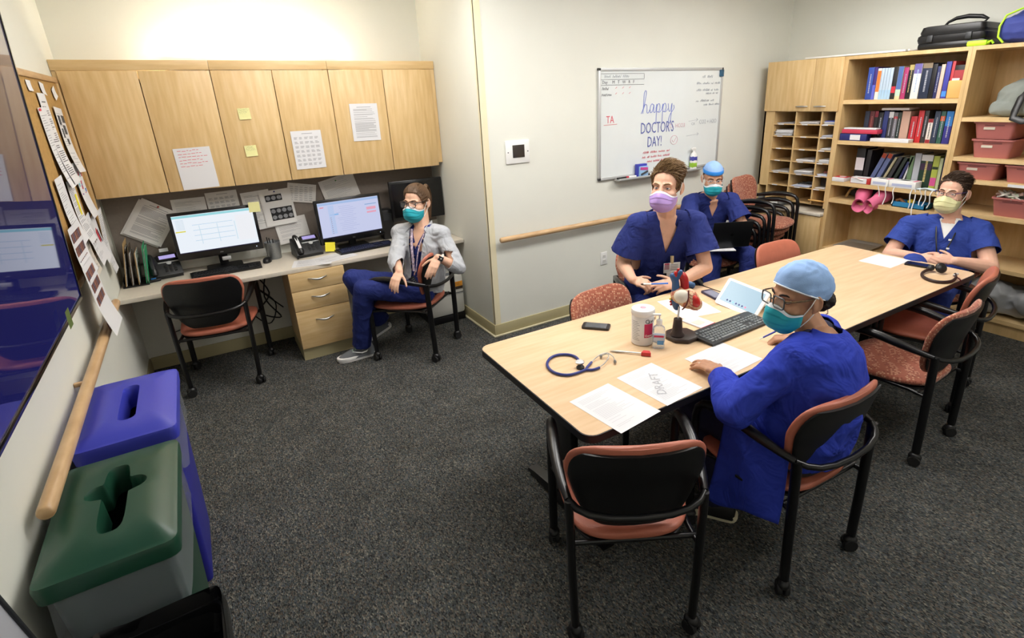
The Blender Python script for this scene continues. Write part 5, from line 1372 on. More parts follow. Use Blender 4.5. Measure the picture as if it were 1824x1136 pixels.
# heart body: apex to the right/front of the viewer. camera looks along (+.74,+.67)
RT = V((.74, -.67, 0)).normalized(); FW = V((-.67, -.74, 0)).normalized(); UP = V((0, 0, 1)); HC = V((.0, 0, .215))
def H(r, u, f): return HC+RT*r+UP*u+FW*f
HM = Matrix((RT, FW, UP)).transposed().to_4x4()
def hell(mb, r, u, f, a, b, c, roll=0.): return mb.ell((0, 0, 0), (a, b, c), Matrix.Translation(H(r, u, f)) @ HM @ Matrix.Rotation(roll, 4, 'Y'))
hb = MB(); hell(hb, .02, -.008, 0, .06, .046, .05, .55); hell(hb, .05, -.03, 0, .044, .036, .036, .6); hell(hb, -.022, .008, .0, .04, .04, .042); hell(hb, .07, -.045, 0, .02, .018, .018)
me = blob(hb, .004, 4); put('heart_muscle', me, ramp_mat('heart_tan', [(.35, 'C88A5E'), (.5, 'E0C49A'), (.62, 'B8463A'), (.7, 'E6D2B0')], 'noise', 28, .35), t)
hb = MB(); hell(hb, -.012, .012, .03, .036, .026, .034, .3); put('pale_atrium', shade(hb.mesh('pale_atrium', 60)), mat('heart_white', 'E6E0CE', .35), t)
hb = MB(); hell(hb, .05, -.012, .026, .036, .018, .024, 1.0); put('red_ventricle', hb.mesh('red_ventricle', 60), mat('heart_red', 'C8281E', .3), t)
vb = mat('vessel_blue', '3A5C86', .35); vr = mat('vessel_red', 'B8221E', .35)
me = blob(MB().cap(H(-.035, .0, 0), H(-.042, .09, 0), .023, .016).cap(H(-.042, .085, 0), H(-.02, .125, .0), .015, .012).cap(H(-.045, .08, 0), H(-.055, .105, 0), .016, .016).cap(H(-.04, -.02, 0), H(-.03, -.06, -.01), .022, .016), .004, 3); put('vena_cava', me, vb, t)
MB().tube(smooth([H(.005, .02, -.005), H(.002, .07, -.01), H(-.008, .098, -.012), H(-.025, .105, -.014)]), [.02]*16, 14, up=(1, 0, 0)).build('aorta', vr, t, 60)
MB().tube(smooth([H(.0, .03, -.015), H(.02, .055, -.02), H(.045, .045, -.03)]), .016, 12).build('pulmonary_trunk', vb, t, 60)
for (r, u, f, rr) in ((-.042, .122, .004, .009), (-.03, .135, -.004, .007)): MB().cap(H(r, u-.02, f), H(r, u, f), rr).build('artery_stub', vr, t, 60)
for i in range(3): MB().ell(H(-.062+.002*i, -.01-.014*i, .01), (.006, .006, .006)).build('vein_stub', vr if i else mat('stub_yellow', 'D8C050', .4), t)
MB().tube(smooth([H(.018, .045, .036), H(.018, .01, .043), H(.01, -.03, .042), H(-.005, -.055, .03)]), .0035, 8).build('groove_vessel', mat('vein_dark', '6A2420', .4), t, 60)
for k in range(5):
    MB().tube(smooth([H(.02, .03-.016*k, .042), H(.035+.004*k, .022-.018*k, .045-.002*k), H(.05+.004*k, .03-.022*k, .038-.003*k)]), .0016, 6).build('surface_vein', mat('vein_fine', '8A3A30', .4), t, 60)

# keyboard with single keys
keyboard('black keyboard with grey keys on the conference table', (2.705, -2.118, TZ), .02, mat('kb_black', '1B1D20', .4), mat('kb_grey_keys', '6F7475', .45), True)

# tablet on a stand
t = thing('tablet', 'white tablet showing a pale blue call screen propped on a stand', 'tablet', M=facing((2.98, -1.965, TZ+.062), (-.78, -.05, .62), (1, 0, 1), -.05))
MB().prism(rrect(.27, .165, .012, 4), -.006, .003).build('tablet_body', M_white, t, 30)
MB().box((0, .006, .0035), (.232, .125, .001)).build('tablet_screen', emat('tablet_glow', 'BFE2F5', .85), t, 0)
for i in range(7):
    MB().lathe([(.0055, 0), (.0055, .0006)], 14, X((-.07+.02*i, -.042, .0041))).build('call_button', mat('btn_%d' % (2 if i == 6 else 1 if i == 2 else 0), ['3A4A88', 'E888A8', '8ED0E8'][1 if i == 6 else 2 if i == 2 else 0], .4), t)
M_st2 = mat('grey_stand', 'A9A69E', .5)
MB().box((.02, .085, -.045), (.17, .12, .006), .002, Matrix.Rotation(-.9, 4, 'X') @ X((0, 0, .02))).build('stand_back', M_st2, t)
MB().ell((-.07, .03, -.045), (.055, .05, .03)).build('stand_base', M_white, t)

# headset
t = thing('headset', 'black call headset lying at the far right corner of the table', 'headset', (4.36, -2.38, TZ))
lo = lambda P: [(x-4.36, y+2.38, z) for x, y, z in P]
MB().tube(smooth(lo([(4.43, -2.29, .02), (4.34, -2.285, .012), (4.27, -2.315, .009), (4.225, -2.37, .009), (4.225, -2.425, .009), (4.285, -2.462, .010), (4.37, -2.455, .014), (4.42, -2.43, .02)])), .0075, 10, ry=.011).build('headband', mat('headband_brown', '2A1614', .5), t, 60)
MB().lathe([(.0, 0), (.03, 0), (.034, .008), (.034, .016), (.026, .024), (0, .025)], 20, X((.085, .045, .03), -.6, 1.0)).build('ear_cushion', M_black, t, 50)
MB().ell((.075, .09, .025), (.03, .02, .02)).build('ear_housing', M_dark, t)
MB().box((.06, -.055, .02), (.05, .016, .012), .004, X((0, 0, 0), 0)).build('slider', M_alu, t)
MB().tube(smooth(lo([(4.40, -2.43, .016), (4.37, -2.475, .012), (4.345, -2.49, .01)])), .004, 8).build('microphone_boom', mat('dark_red', '5A1A1C', .5), t)
# ------------------------------------------------------------------ people
M_scrub = mat('navy_scrub_cloth', '283372', .8, var=.05, vscale=12, bump=.12, bscale=500, spec=.2, fold=.35)
M_scrubd = mat('bright_scrub_cloth', '2F4390', .8, var=.05, vscale=12, bump=.12, bscale=500, spec=.2, fold=.35)
M_jacket = mat('royal_jacket_cloth', '2E40B0', .8, var=.05, vscale=10, bump=.12, bscale=500, spec=.2, fold=.35)
M_greyj = mat('grey_jacket_cloth', 'B4B7BC', .85, var=.05, vscale=30, bump=.15, bscale=500, spec=.2, fold=.35)
M_teal = mat('teal_mask', '1FA5B4', .7)
M_purple = mat('purple_mask', 'B596D8', .7)
M_yellow = mat('pale_yellow_mask', 'DAD9A6', .75)
M_maskw = mat('white_mask_edge', 'E6ECF0', .7)
M_lens = mat('spectacle_lens', 'FFFFFF', .03, alpha=.05, spec=.8)
M_eyew = mat('eye_white', 'E4DFDA', .25)
M_cap = mat('blue_cap_cloth', '8FB2E2', .8, var=.05, vscale=20, bump=.1, bscale=300)

def bez(a, b, c, t): return V(a)*(1-t)**2+V(b)*(2*t*(1-t))+V(c)*t*t
class Person:
    def __init__(s, label, J, skin, W_=1., D_=1., head=1.):
        s.J = {k: V(v) for k, v in J.items()}; J = s.J
        s.label = label; s.W, s.D, s.hs = W_, D_, head
        s.root = thing('person', label, 'person', (J['pelvis'].x, J['pelvis'].y, 0))
        s.off = Matrix.Translation((-J['pelvis'].x, -J['pelvis'].y, 0))
        s.skin = mat('skin_'+skin, skin, .5, var=.04, vscale=30, sub=.12, spec=.35)
        s.body = MB()
        s.up = (J['neck']-J['pelvis']).normalized()
        s.uS = (J['shR']-J['shL']).normalized(); s.uS = (s.uS-s.up*s.uS.dot(s.up)).normalized()
        s.uH = (J['hipR']-J['hipL']).normalized()
        s.fw = s.up.cross(s.uS).normalized()        # chest forward
        s.kids = []
    def P(s, name, me, m, parent=None, solid=0.):
        me.transform(s.off)
        o = put(name, me, m, parent or s.root)
        if solid:
            md = o.modifiers.new('thickness', 'SOLIDIFY'); md.thickness = solid; md.offset = -1
        return o
    def spine(s, t):
        J = s.J; mid = J.get('chest', (J['pelvis']+J['neck'])/2)
        return bez(J['pelvis'], 2*mid-(J['pelvis']+J['neck'])/2, J['neck'], t)
    def torso(s, mb, inf=0., prof=None, t0=0, t1=9, shoulders=True):
        prof = prof or [(-.1, .13, .11), (0, .172, .135), (.18, .17, .135), (.38, .162, .125), (.58, .172, .125), (.76, .178, .118), (.88, .155, .10), (.97, .10, .078), (1.04, .064, .064)]
        rs = []
        for t, a, b in prof:
            if t < t0 or t > t1: continue
            c = s.spine(t); d = (s.spine(t+.02)-s.spine(t-.02)).normalized()
            u = s.uH.lerp(s.uS, max(0, min(1, t))); u = (u-d*u.dot(d)).normalized(); f = d.cross(u)
            a = a*s.W+inf; b = b*s.D+inf; r = []
            for j in range(28):
                an = 2*PI*j/28; ca, sa = math.cos(an), math.sin(an)
                r.append(c+u*(a*math.copysign(abs(ca)**.8, ca))+f*(b*math.copysign(abs(sa)**.85, sa)))
            rs.append(r)
        mb.rings(rs, True)
        for k in ('L', 'R') if shoulders else ():
            sh = s.J['sh'+k]; mb.cap(s.spine(.93), sh, .062*s.W**.5+inf, .058*s.W**.5+inf); mb.cap(s.spine(.74), sh, .085*s.W+inf, .056+inf)
    def arm(s, mb, k, inf=0., r=(.05, .043, .042, .028), to=9.):
        J = s.J; sh, el, wr = J['sh'+k], J['el'+k], J['wr'+k]
        mb.cap(sh, el, r[0]+inf, r[1]+inf)
        m_ = el.lerp(wr, .35); mb.cap(el, m_, r[1]+inf, r[2]+inf); mb.cap(m_, wr, r[2]+inf, r[3]+inf)
    def hand(s, k, d, n, curl=(.3, .3, .35, .4), sp=.06, th=(.3, .2), sc_=1., extra=(.5, .5), thd=None):
        mb = s.body; w_ = s.J['wr'+k]; d = V(d).normalized(); n = V(n); n = (n-d*n.dot(d)).normalized()
        l = n.cross(d) if k == 'R' else d.cross(n)
        offs = (.027, .009, -.009, -.026); K = []
        for i, o in enumerate(offs):
            kn = w_+(d*(.088-.004*abs(i-1))+l*o+n*(.004 if i in (1, 2) else 0))*sc_
            mb.cap(w_+l*(o*.55)*sc_, kn, .0135*sc_, .0115*sc_, 8); K.append(kn)
        for a, b in zip(K, K[1:]): mb.cap(a, b, .0105*sc_, .0105*sc_, 8); mb.cap(a-d*.04*sc_, b-d*.04*sc_, .012*sc_, .012*sc_, 8)
        tips = []
        for i, (kn, L_) in enumerate(zip(K, ((.043, .026, .021), (.047, .03, .022), (.043, .028, .021), (.034, .021, .019)))):
            a = curl[i]; p = kn; side = l*((1.5-i)*sp)
            for q, ll in enumerate(L_):
                v = (d*math.cos(a)-n*math.sin(a)+side).normalized(); e = p+v*ll*sc_
                mb.cap(p, e, (.0098-.0007*q)*sc_, (.0092-.0008*q)*sc_, 8); p = e; a += curl[i]*extra[0]+.12
            tips.append(p)
        p = w_+(d*.022+l*.022-n*.008)*sc_; v = V(thd).normalized() if thd is not None else (l*.75+d*.65-n*.25).normalized()
        mb.cap(w_+d*.01*sc_, p, .015*sc_, .014*sc_, 8)
        for q, ll in enumerate((.04, .032, .026)):
            e = p+v*ll*sc_; mb.cap(p, e, (.0128-.0015*q)*sc_, (.0112-.0015*q)*sc_, 8); p = e
            v = (v+d*th[0]-n*th[1]).normalized()
        s.knuckles = getattr(s, 'knuckles', {}); s.knuckles[k] = (K, d, n, l)
        return tips
    # ---------------------------------------------------------------- head
    def head(s, face, pitch=0., roll=0., iris='5A4030', gaze=(0, 1, 0), brow=None, fat=1., ears=True):
        J = s.J; h = J['head']; f = V((face[0], face[1], 0)).normalized()
        R_ = Matrix.Rotation(math.atan2(f.y, f.x)-PI/2, 4, 'Z') @ Matrix.Rotation(pitch, 4, 'X') @ Matrix.Rotation(roll, 4, 'Y')
        s.H = Matrix.Translation(h) @ R_ @ Matrix.Scale(s.hs, 4); H_ = s.H; mb = s.body
        def e(c, r): mb.ell((0, 0, 0), r, H_ @ Matrix.Translation(c), 18, 14)
        def c_(a, b, r0, r1): mb.cap(H_ @ V(a), H_ @ V(b), r0*s.hs, r1*s.hs)
        e((0, -.012, .032), (.075*fat, .095, .086)); e((0, .03, -.028), (.063*fat, .060, .080)); e((0, .048, -.085), (.036*fat, .036, .031)); e((0, .02, -.07), (.058*fat, .05, .04))
        for k in (-1, 1):
            e((k*.04, .052, -.034), (.026, .028, .028))
            c_((k*.012, .080, .020), (k*.048, .066, .018), .0115, .010)
            if ears:
                mb.ell((0, 0, 0), (.008, .018, .03), H_ @ Matrix.Translation((k*.078*fat, -.014, -.008)) @ Matrix.Rotation(k*-.35, 4, 'Z'), 12, 10)
                pts = [V((k*(.080*fat+.007*math.sin(a)), -.012-.019*math.sin(a)-.003, -.006+.029*math.cos(a))) for a in [PI*i/7 for i in range(8)]]
                for a, b in zip(pts, pts[1:]): c_(a, b, .0048, .0048)
                e((k*.079*fat, -.008, -.036), (.006, .008, .009))
        c_((0, .086, .008), (0, .106, -.036), .0085, .0135); e((0, .098, -.04), (.019, .014, .011))
        c_((-.018, .082, -.068), (.018, .082, -.068), .009, .009)
        # neck
        mb.cap(H_ @ V((0, -.028, -.075)), J['neck']+s.up*.0, .056*s.hs*fat, .060*fat)
        s.eyes = []
        mi = mat('iris_'+iris, iris, .2); mp = M_black
        for k in (-1, 1):
            ec = V((k*.0315, .0655, 0)); g = V(gaze).normalized()
            me = MB().ell(ec, (.0125,)*3, None, 16, 12).mesh('eyeball', 60); me.transform(H_); eo = s.P('eyeball', me, M_eyew)
            def cap_(r, ang):
                u = g.orthogonal().normalized(); w2 = g.cross(u)
                return MB().rings([[ec+(g*math.cos(a)+(u*math.cos(2*PI*j/14)+w2*math.sin(2*PI*j/14))*math.sin(a))*r for j in range(14)] for a in (ang, ang*.6, ang*.2)], True)
            me = cap_(.01275, .48).mesh('iris', 60); me.transform(H_); s.P('iris', me, mi, eo)
            me = cap_(.01295, .2).mesh('pupil', 60); me.transform(H_); s.P('pupil', me, mp, eo)
            for nm, e0, e1 in (('upper_eyelid', .24, 1.7), ('lower_eyelid', -.36, -1.7)):
                me = MB().grid(lambda a, b: ec+V((math.sin((a-.5)*3.)*math.cos(e0+(e1-e0)*b), math.cos((a-.5)*3.)*math.cos(e0+(e1-e0)*b), math.sin(e0+(e1-e0)*b)-.12*abs(2*a-1)**2*(1 if e0 > 0 else -1)*(1-b)))*.0138, 10, 6).mesh(nm, 80); me.transform(H_); s.P(nm, me, s.skin, eo)
            if brow:
                pts = [(k*.013, .0895, .019), (k*.025, .088, .0245), (k*.038, .081, .0255), (k*.051, .070, .019)]
                me = MB().tube(pts, [.0032, .0042, .0036, .0015], 8).mesh('eyebrow', 60); me.transform(H_); s.P('eyebrow', me, mat('brow_'+brow, brow, .9))
    def finish(s, voxel=.0046):
        me = blob(s.body, voxel, 5, .5, 'body'); Hi = s.H.inverted(); S = s.hs
        for v in me.vertices:
            p = Hi @ v.co
            if p.y > .03 and abs(p.z) < .05 and p.y < .14:
                for k in (-1, 1):
                    d2 = ((p.x-k*.0315)/.0165)**2+((p.z+.001)/.0105)**2
                    if d2 < 6: p.y -= .0125*math.exp(-d2)
                v.co = s.H @ p
        s.bodyobj = s.P('body', me, s.skin)
        return s.bodyobj
    # ---------------------------------------------------------------- head wear
    def mask(s, m, band=.12, pleat=.0025, noseband=True):
        H_ = s.H
        def f(off=0.):
            def q(a, v):
                u = 2*a-1; au = abs(u)
                xs = (.0745+off*.6)*(1-.12*v*v); x = math.copysign(xs*math.sin(au*PI/2)**.92, u)
                zt = -.042+.032*math.exp(-(u/.42)**2); zb = -.134+.040*au**1.7; z = zt+(zb-zt)*v
                cy = .060*(1+.16*math.sin(PI*v))-.024*max(0, (v-.66)/.34)**1.5
                nb = [.019, .030, .033, .030, .024, .016, .004]; i = min(5, int(v*6)); fr = v*6-i; nbv = nb[i]+(nb[i+1]-nb[i])*fr
                y = .030+off+cy*max(0, 1-au**3)**.7+nbv*math.exp(-(u/(.2+.3*v))**2)
                pl = ((v*3.6) % 1)-.5
                k = (1-au**4)*(0 if v < .14 or v > .95 else 1)
                return V((x, y+pleat*1.5*pl*k, z-.002*pl*k))
            return q
        g = f(0); me = MB().grid(g, 40, 30).mesh('mask', 70); me.transform(H_); o = s.P('mask', me, m, None, .0015)
        g2 = f(.0012)
        if noseband:
            me = MB().grid(lambda a, b: g2(a, b*band), 40, 3).mesh('nose_strip', 70); me.transform(H_); s.P('nose_strip', me, M_maskw, o)
        for k in (-1, 1):
            for (v, ear) in ((.06, (k*.082, -.012, .024)), (.97, (k*.082, -.014, -.034))):
                a = g(0 if k < 0 else 1, v); e = V(ear); mid = a.lerp(e, .5)+V((k*.004, 0, 0))
                me = MB().tube([a, mid, e, e+V((-k*.008, -.008, 0))], .0017, 6).mesh('ear_loop', 60); me.transform(H_); s.P('ear_loop', me, M_white, o)
    def glasses(s, m, w_=.05, h=.038, r=.012, th=.0019, temple=None, z=.001):
        H_ = s.H; mb = MB(); cy = .1105
        for k in (-1, 1):
            P = rrect(w_, h, r, 4); mb.tube([(k*.0335+x, cy-.004*abs(x+k*.0)/.02*(1 if x*k > 0 else .3), z+y) for x, y in P], th, 6, True)
        mb.tube([(-.010, cy, z+.006), (0, cy+.003, z+.009), (.010, cy, z+.006)], th, 6)
        me = mb.mesh('spectacle_frame', 60); me.transform(H_); o = s.P('spectacles', me, m)
        for k in (-1, 1):
            me = MB().tube([(k*(.0335+w_/2-.001), cy-.005, z+h*.28), (k*.074, .085, z+.012), (k*.0785, .03, z+.012), (k*.080, -.012, z+.016)], th*1.15, 6).mesh('temple', 60); me.transform(H_); s.P('temple', me, temple or m, o)
            me = MB().rings([[(k*.0335+x*.97, cy-.001-.003*abs(x)/.02, z+y*.97) for x, y in rrect(w_, h, r, 4)], [(k*.0335+x*.97, cy-.003*abs(x)/.02, z+y*.97) for x, y in rrect(w_, h, r, 4)]]).mesh('lens', 30); me.transform(H_); s.P('lens', me, M_lens, o)
    HC_ = (0, -.012, .032)
    def scalp(s, a, b, off=1.):
        # a azimuth (0 = front), b elevation
        return V((0, -.012, .032))+V((math.sin(a)*math.cos(b)*.0765, math.cos(a)*math.cos(b)*.0965, math.sin(b)*.0875))*off
    def hair(s, col, style, n=900, seed=1, vol=1.):
        H_ = s.H; rnd = random.Random(seed)
        line = [(-.12, -.085), (-.06, -.075), (-.045, -.03), (-.03, .018), (.0, .022), (.012, -.01), (.028, -.005), (.038, .045), (.05, .072), (.065, .084), (.12, .088)]
        if style != 'short': line = [(-.12, -.07), (-.06, -.055), (-.035, -.02), (-.02, .016), (.0, .02), (.012, -.005), (.03, .0), (.045, .045), (.06, .072), (.075, .082), (.12, .086)]
        def ok(p):
            for (y0, z0), (y1, z1) in zip(line, line[1:]):
                if y0 <= p.y <= y1: return p.z > z0+(z1-z0)*(p.y-y0)/(y1-y0)
            return p.z > 0
        m = mat('hair_'+col, col, .55, var=.25, vscale=90, spec=.4)
        N, K = 64, 40; vs = []; fs = []
        for j in range(K+1):
            for i in range(N):
                p = s.scalp(2*PI*i/N, -1.2+(PI/2+1.2)*j/K); vs.append(p)
        for j in range(K):
            for i in range(N):
                q = (j*N+i, j*N+(i+1) % N, (j+1)*N+(i+1) % N, (j+1)*N+i); c = sum((vs[x] for x in q), V((0, 0, 0)))/4
                if ok(c): fs.append(q)
        lift = .003 if style == 'short' else .005
        mbb = MB(); 
        def up_(p):
            d = p-V((0, -.012, .032)); return p+d.normalized()*(lift+(.014*vol*max(0, min(1, (p.z-.045)/.05)) if style == 'short' else 0))
        mbb.add([up_(p) for p in vs], fs); me = mbb.mesh('hair', 80)
        bm = bmesh.new(); bm.from_mesh(me); bmesh.ops.delete(bm, geom=[v for v in bm.verts if not v.link_faces], context='VERTS'); bm.to_mesh(me); bm.free()
        me.transform(H_); o = s.P('hair', me, m, None, .004)
        st = MB(); cnt = 0
        while cnt < n:
            a = rnd.uniform(-PI, PI); b = math.asin(rnd.uniform(-.6, 1)); p = s.scalp(a, b)
            if not ok(p): continue
            cnt += 1; nrm = (p-V((0, -.012, .032))).normalized()
            if style == 'short':
                top = max(0, min(1, (p.z-.05)/.05))
                fl = V((-.75*top, -.75+.35*top, .5*top-(1-top)*.9)); fl = (fl-nrm*fl.dot(nrm)).normalized()
                L_ = (.022+.03*top)*rnd.uniform(.7, 1.15); lf = lift+.014*top*vol; top *= .35+.65*vol
                q_ = V((rnd.uniform(-.3, .3), rnd.uniform(-.3, .3), rnd.uniform(-.3, .3)))*.03*top; pts = [p+nrm*(lf-.003), p+nrm*(lf+.003+.012*top)+fl*L_*.4, p+nrm*(lf+.003+.013*top)+fl*L_*.75+q_, p+nrm*(lf+.006*top)+fl*L_+q_*2]
            else:
                tie = s.tie; fl = tie-p; L_ = min(.07, fl.length*.8); fl = (fl-nrm*fl.dot(nrm)).normalized()
                pts = [p+nrm*lift, p+nrm*(lift+.002)+fl*L_*.4, s_on(s, p+fl*L_*.7, lift+.002), s_on(s, p+fl*L_, lift)]
            st.tube(pts, [.0016, .002, .0016, .0005], 3)
        me = st.mesh('hair_strands', 60); me.transform(H_); q = s.P('hair_strands', me, m, o); q['kind'] = 'stuff'
        return o
    def cap(s, m, planes, r=(.082, .1015, .0915), c=(0, -.012, .034), name='scrub_cap', shape=None, amp=.004, solid=.002):
        me = MB().ell(c, r, None, 56, 40).mesh(name, 80)
        if shape:
            for v in me.vertices: v.co = shape(v.co.copy())
        wobble(me, amp, 22, 3.)
        bm = bmesh.new(); bm.from_mesh(me)
        for co, no in planes: bmesh.ops.bisect_plane(bm, geom=bm.verts[:]+bm.edges[:]+bm.faces[:], plane_co=co, plane_no=no, clear_outer=True)
        bm.to_mesh(me); bm.free(); me.transform(s.H); return s.P(name, me, m, None, solid)
    # ---------------------------------------------------------------- clothing
    def is_torso(s, c, inf=.016):
        prof = [(-.1, .13, .11), (0, .172, .135), (.18, .17, .135), (.38, .162, .125), (.58, .172, .125), (.76, .178, .118), (.88, .155, .10), (.97, .10, .078), (1.04, .064, .064)]
        L_ = (s.J['neck']-s.J['pelvis']).length; t = (c-s.J['pelvis']).dot(s.up)/L_
        a = b = .13
        for (t0, a0, b0), (t1, a1, b1) in zip(prof, prof[1:]):
            if t0 <= t <= t1: k = (t-t0)/(t1-t0); a, b = a0+(a1-a0)*k, b0+(b1-b0)*k
        q = c-s.spine(max(-.1, min(1.04, t))); return (q.dot(s.uS)/(a*s.W+inf))**2+(q.dot(s.fw)/(b*s.D+inf))**2 < 1.7
    def cloth(s, name, mb, m, voxel=.009, it=5, cuts=(), dele=None, wob=(.006, 7., 1.), stretch=(1, 1, 1), solid=.004, lines=(), keep=.2):
        me = blob(mb, voxel, it, .5, name); wobble(me, wob[0], wob[1], wob[2], stretch); 
        bm = bmesh.new(); bm.from_mesh(me)
        for co, no, cen, rad in cuts:
            cen = V(cen); co = V(co)
            fs = [f for f in bm.faces if (f.calc_center_median()-cen).length < rad and not (name == 'scrub_top' and s.is_torso(f.calc_center_median()))]
            g = set(fs)
            for f in fs: g.update(f.edges); g.update(f.verts)
            bmesh.ops.bisect_plane(bm, geom=list(g), plane_co=co, plane_no=V(no), clear_outer=True)
        for co, no, cen, rad in lines:
            fs = [f for f in bm.faces if (f.calc_center_median()-V(cen)).length < rad]
            g = set(fs)
            for f in fs: g.update(f.edges); g.update(f.verts)
            bmesh.ops.bisect_plane(bm, geom=list(g), plane_co=V(co), plane_no=V(no))
        if dele: bmesh.ops.delete(bm, geom=[f for f in bm.faces if dele(f.calc_center_median())], context='FACES')
        seen = set(); comps = []
        for f0 in bm.faces:
            if f0 in seen: continue
            st_ = [f0]; seen.add(f0); comp = []
            while st_:
                f_ = st_.pop(); comp.append(f_)
                for e_ in f_.edges:
                    for g_ in e_.link_faces:
                        if g_ not in seen: seen.add(g_); st_.append(g_)
            comps.append(comp)
        big = max(len(c) for c in comps)
        for c in comps:
            if len(c) < big*keep: bmesh.ops.delete(bm, geom=c, context='FACES')
        bm.to_mesh(me); bm.free(); me.polygons.foreach_set('use_smooth', [True]*len(me.polygons))
        return s.P(name, me, m, None, solid)
    def sleeve_cut(s, k, L_, tilt=(0, 0, 0)):
        sh, el = s.J['sh'+k], s.J['el'+k]; d = (el-sh).normalized(); co = sh+d*L_
        return (co, (d+V(tilt)).normalized(), co+d*.05, .15)
    def scrub_top(s, m, sleeve=.2, sleeves=True, vdepth=.15, vhalf=.075, inf=.014, flare=.018, wob=(.007, 6.5, 1.), t0=-.1, extra=None, tilt=(0, 0, 0)):
        mb = MB(); s.torso(mb, inf, t0=t0, shoulders=sleeves)
        for k in ('L', 'R') if sleeves else ():
            sh, el = s.J['sh'+k], s.J['el'+k]; d = (el-sh).normalized(); mb.cap(sh, sh+d*(sleeve+.05), .056+inf, .056+inf+flare)
        if extra: extra(mb)
        N = s.J['neck']; u, f, z = s.uS, s.fw, s.up
        # neckline: opening around neck and V at front
        vb = N+f*.10-z*vdepth
        lines = []
        for sg in (-1, 1):
            dv = (z*vdepth*1.25+u*sg*vhalf).normalized(); no = dv.cross(f).normalized()
            lines.append((vb, no, N, .32))
        lines.append((N-z*.0, (z-f*.0).normalized(), N, .2))
        def dele(c):
            q = c-N; x, y, zz = q.dot(u), q.dot(f), q.dot(z)
            if not sleeves and abs(x) > .085 and zz > -.13: return True
            if abs(x) > .2 or zz < -vdepth-.02 or q.length > .35: return False
            hw = vhalf*(zz+vdepth)/(vdepth*1.25)
            if y > -.0 and zz > -vdepth and abs(x) < hw: return True
            return zz > .0+.25*max(0, -y)*0 and abs(x) < .13 and q.length < .16
        return s.cloth('scrub_top', mb, m, cuts=[s.sleeve_cut('L', sleeve, tilt), s.sleeve_cut('R', sleeve, tilt)] if sleeves else [], dele=dele, wob=wob, lines=lines)
    def leg(s, mb, k, inf=.0, r=(.085, .065, .06, .045)):
        J = s.J; h, kn, an = J['hip'+k], J['kn'+k], J['an'+k]
        mb.cap(h, kn, r[0]+inf, r[1]+inf); mid = kn.lerp(an, .35); mb.cap(kn, mid, r[1]+inf, r[2]+inf); mb.cap(mid, an, r[2]+inf, r[3]+inf)
    def trousers(s, m, inf=.012, hem=.03, wob=(.008, 7., 3.), r=(.088, .066, .062, .06)):
        mb = MB(); J = s.J; cuts = []
        s.torso(mb, inf*.6, prof=[(-.14, .12, .11), (-.05, .165, .13), (.1, .17, .13), (.25, .16, .12)])
        for k in ('L', 'R'):
            s.leg(mb, k, inf, r); d = (J['an'+k]-J['kn'+k]).normalized(); mb.cap(J['an'+k]-d*.1, J['an'+k]+d*.03, r[3]+inf, r[3]+inf); co = J['an'+k]+d*(-hem+.03); cuts.append((co, d, co+d*.05, .14))
        return s.cloth('trousers', mb, m, cuts=cuts, wob=wob)
    def shoe(s, k, toe, m, msole, laces=None, L_=.27, swoosh=False):
        a = s.J['an'+k]; d = V((toe[0], toe[1], 0)).normalized(); z0 = s.J.get('fl'+k, V((0, 0, 0))).z
        M_ = Matrix.Translation((a.x, a.y, z0)) @ Matrix.Rotation(math.atan2(d.y, d.x)-PI/2, 4, 'Z')
        if 'sr'+k in s.J: M_ = M_ @ Matrix.Rotation(s.J['sr'+k].x, 4, 'X')
        prof = [(-.085, .024, .07), (-.075, .036, .105), (-.03, .04, .115), (.02, .042, .112), (.07, .046, .09), (.12, .048, .07), (.155, .043, .055), (.178, .03, .042), (.187, .014, .032)]
        def ring(y, w_, zt, z0=.02): 
            return [(w_*math.cos(x)*(1 if math.sin(x) < 0.2 else (1-.35*math.sin(x))), y, z0+(zt-z0)*max(0, math.sin(x))**.7 if math.sin(x) > 0 else z0) for x in [2*PI*j/20 for j in range(20)]]
        me = MB().rings([ring(*p) for p in prof]).mesh('shoe', 60); me.transform(M_); o = s.P('shoe', me, m)
        me = MB().rings([[(x*1.0, y, z) for x, y in sole_(1.0)] for z in (0, .004)]+[[(x, y, z) for x, y in sole_(1.05)] for z in (.012, .034)]+[[(x, y, .038) for x, y in sole_(.98)]]).mesh('sole', 40); me.transform(M_); s.P('sole', me, msole, o)
        if laces:
            for i in range(5):
                y = .015+.019*i; zt = .119-.012*i
                me = MB().tube([(-.026, y, zt-.014), (-.012, y+.006, zt-.001), (.012, y-.004, zt-.001), (.026, y, zt-.014)], .003, 6).mesh('lace', 60); me.transform(M_); s.P('lace', me, laces, o)
        if swoosh:
            for sd in (-1, 1):
                pts = [(sd*.041, -.05, .06), (sd*.0445, -.02, .06), (sd*.047, .015, .056), (sd*.0475, .05, .068), (sd*.043, .085, .08)]
                me = MB().tube([pts[4], pts[3], pts[2], pts[1], (sd*.045, -.035, .072)], [.001, .004, .006, .006, .001], 6).mesh('side_mark', 60); me.transform(M_); s.P('side_mark', me, M_white, o)
        return o
def sole_(k): return [(x*k, y*k+.05*(1-k)) for x, y in [(-.03, -.07), (-.034, -.03), (-.036, .02), (-.044, .07), (-.047, .12), (-.042, .16), (-.025, .185), (0, .192), (.025, .185), (.042, .16), (.047, .12), (.044, .07), (.036, .02), (.034, -.03), (.03, -.07), (.02, -.086), (0, -.09), (-.02, -.086)]]
def s_on(s, p, lift):
    c = V((0, -.012, .032)); d = p-c; k = math.sqrt((d.x/.0765)**2+(d.y/.0965)**2+(d.z/.0875)**2); return c+d/k+d.normalized()*lift
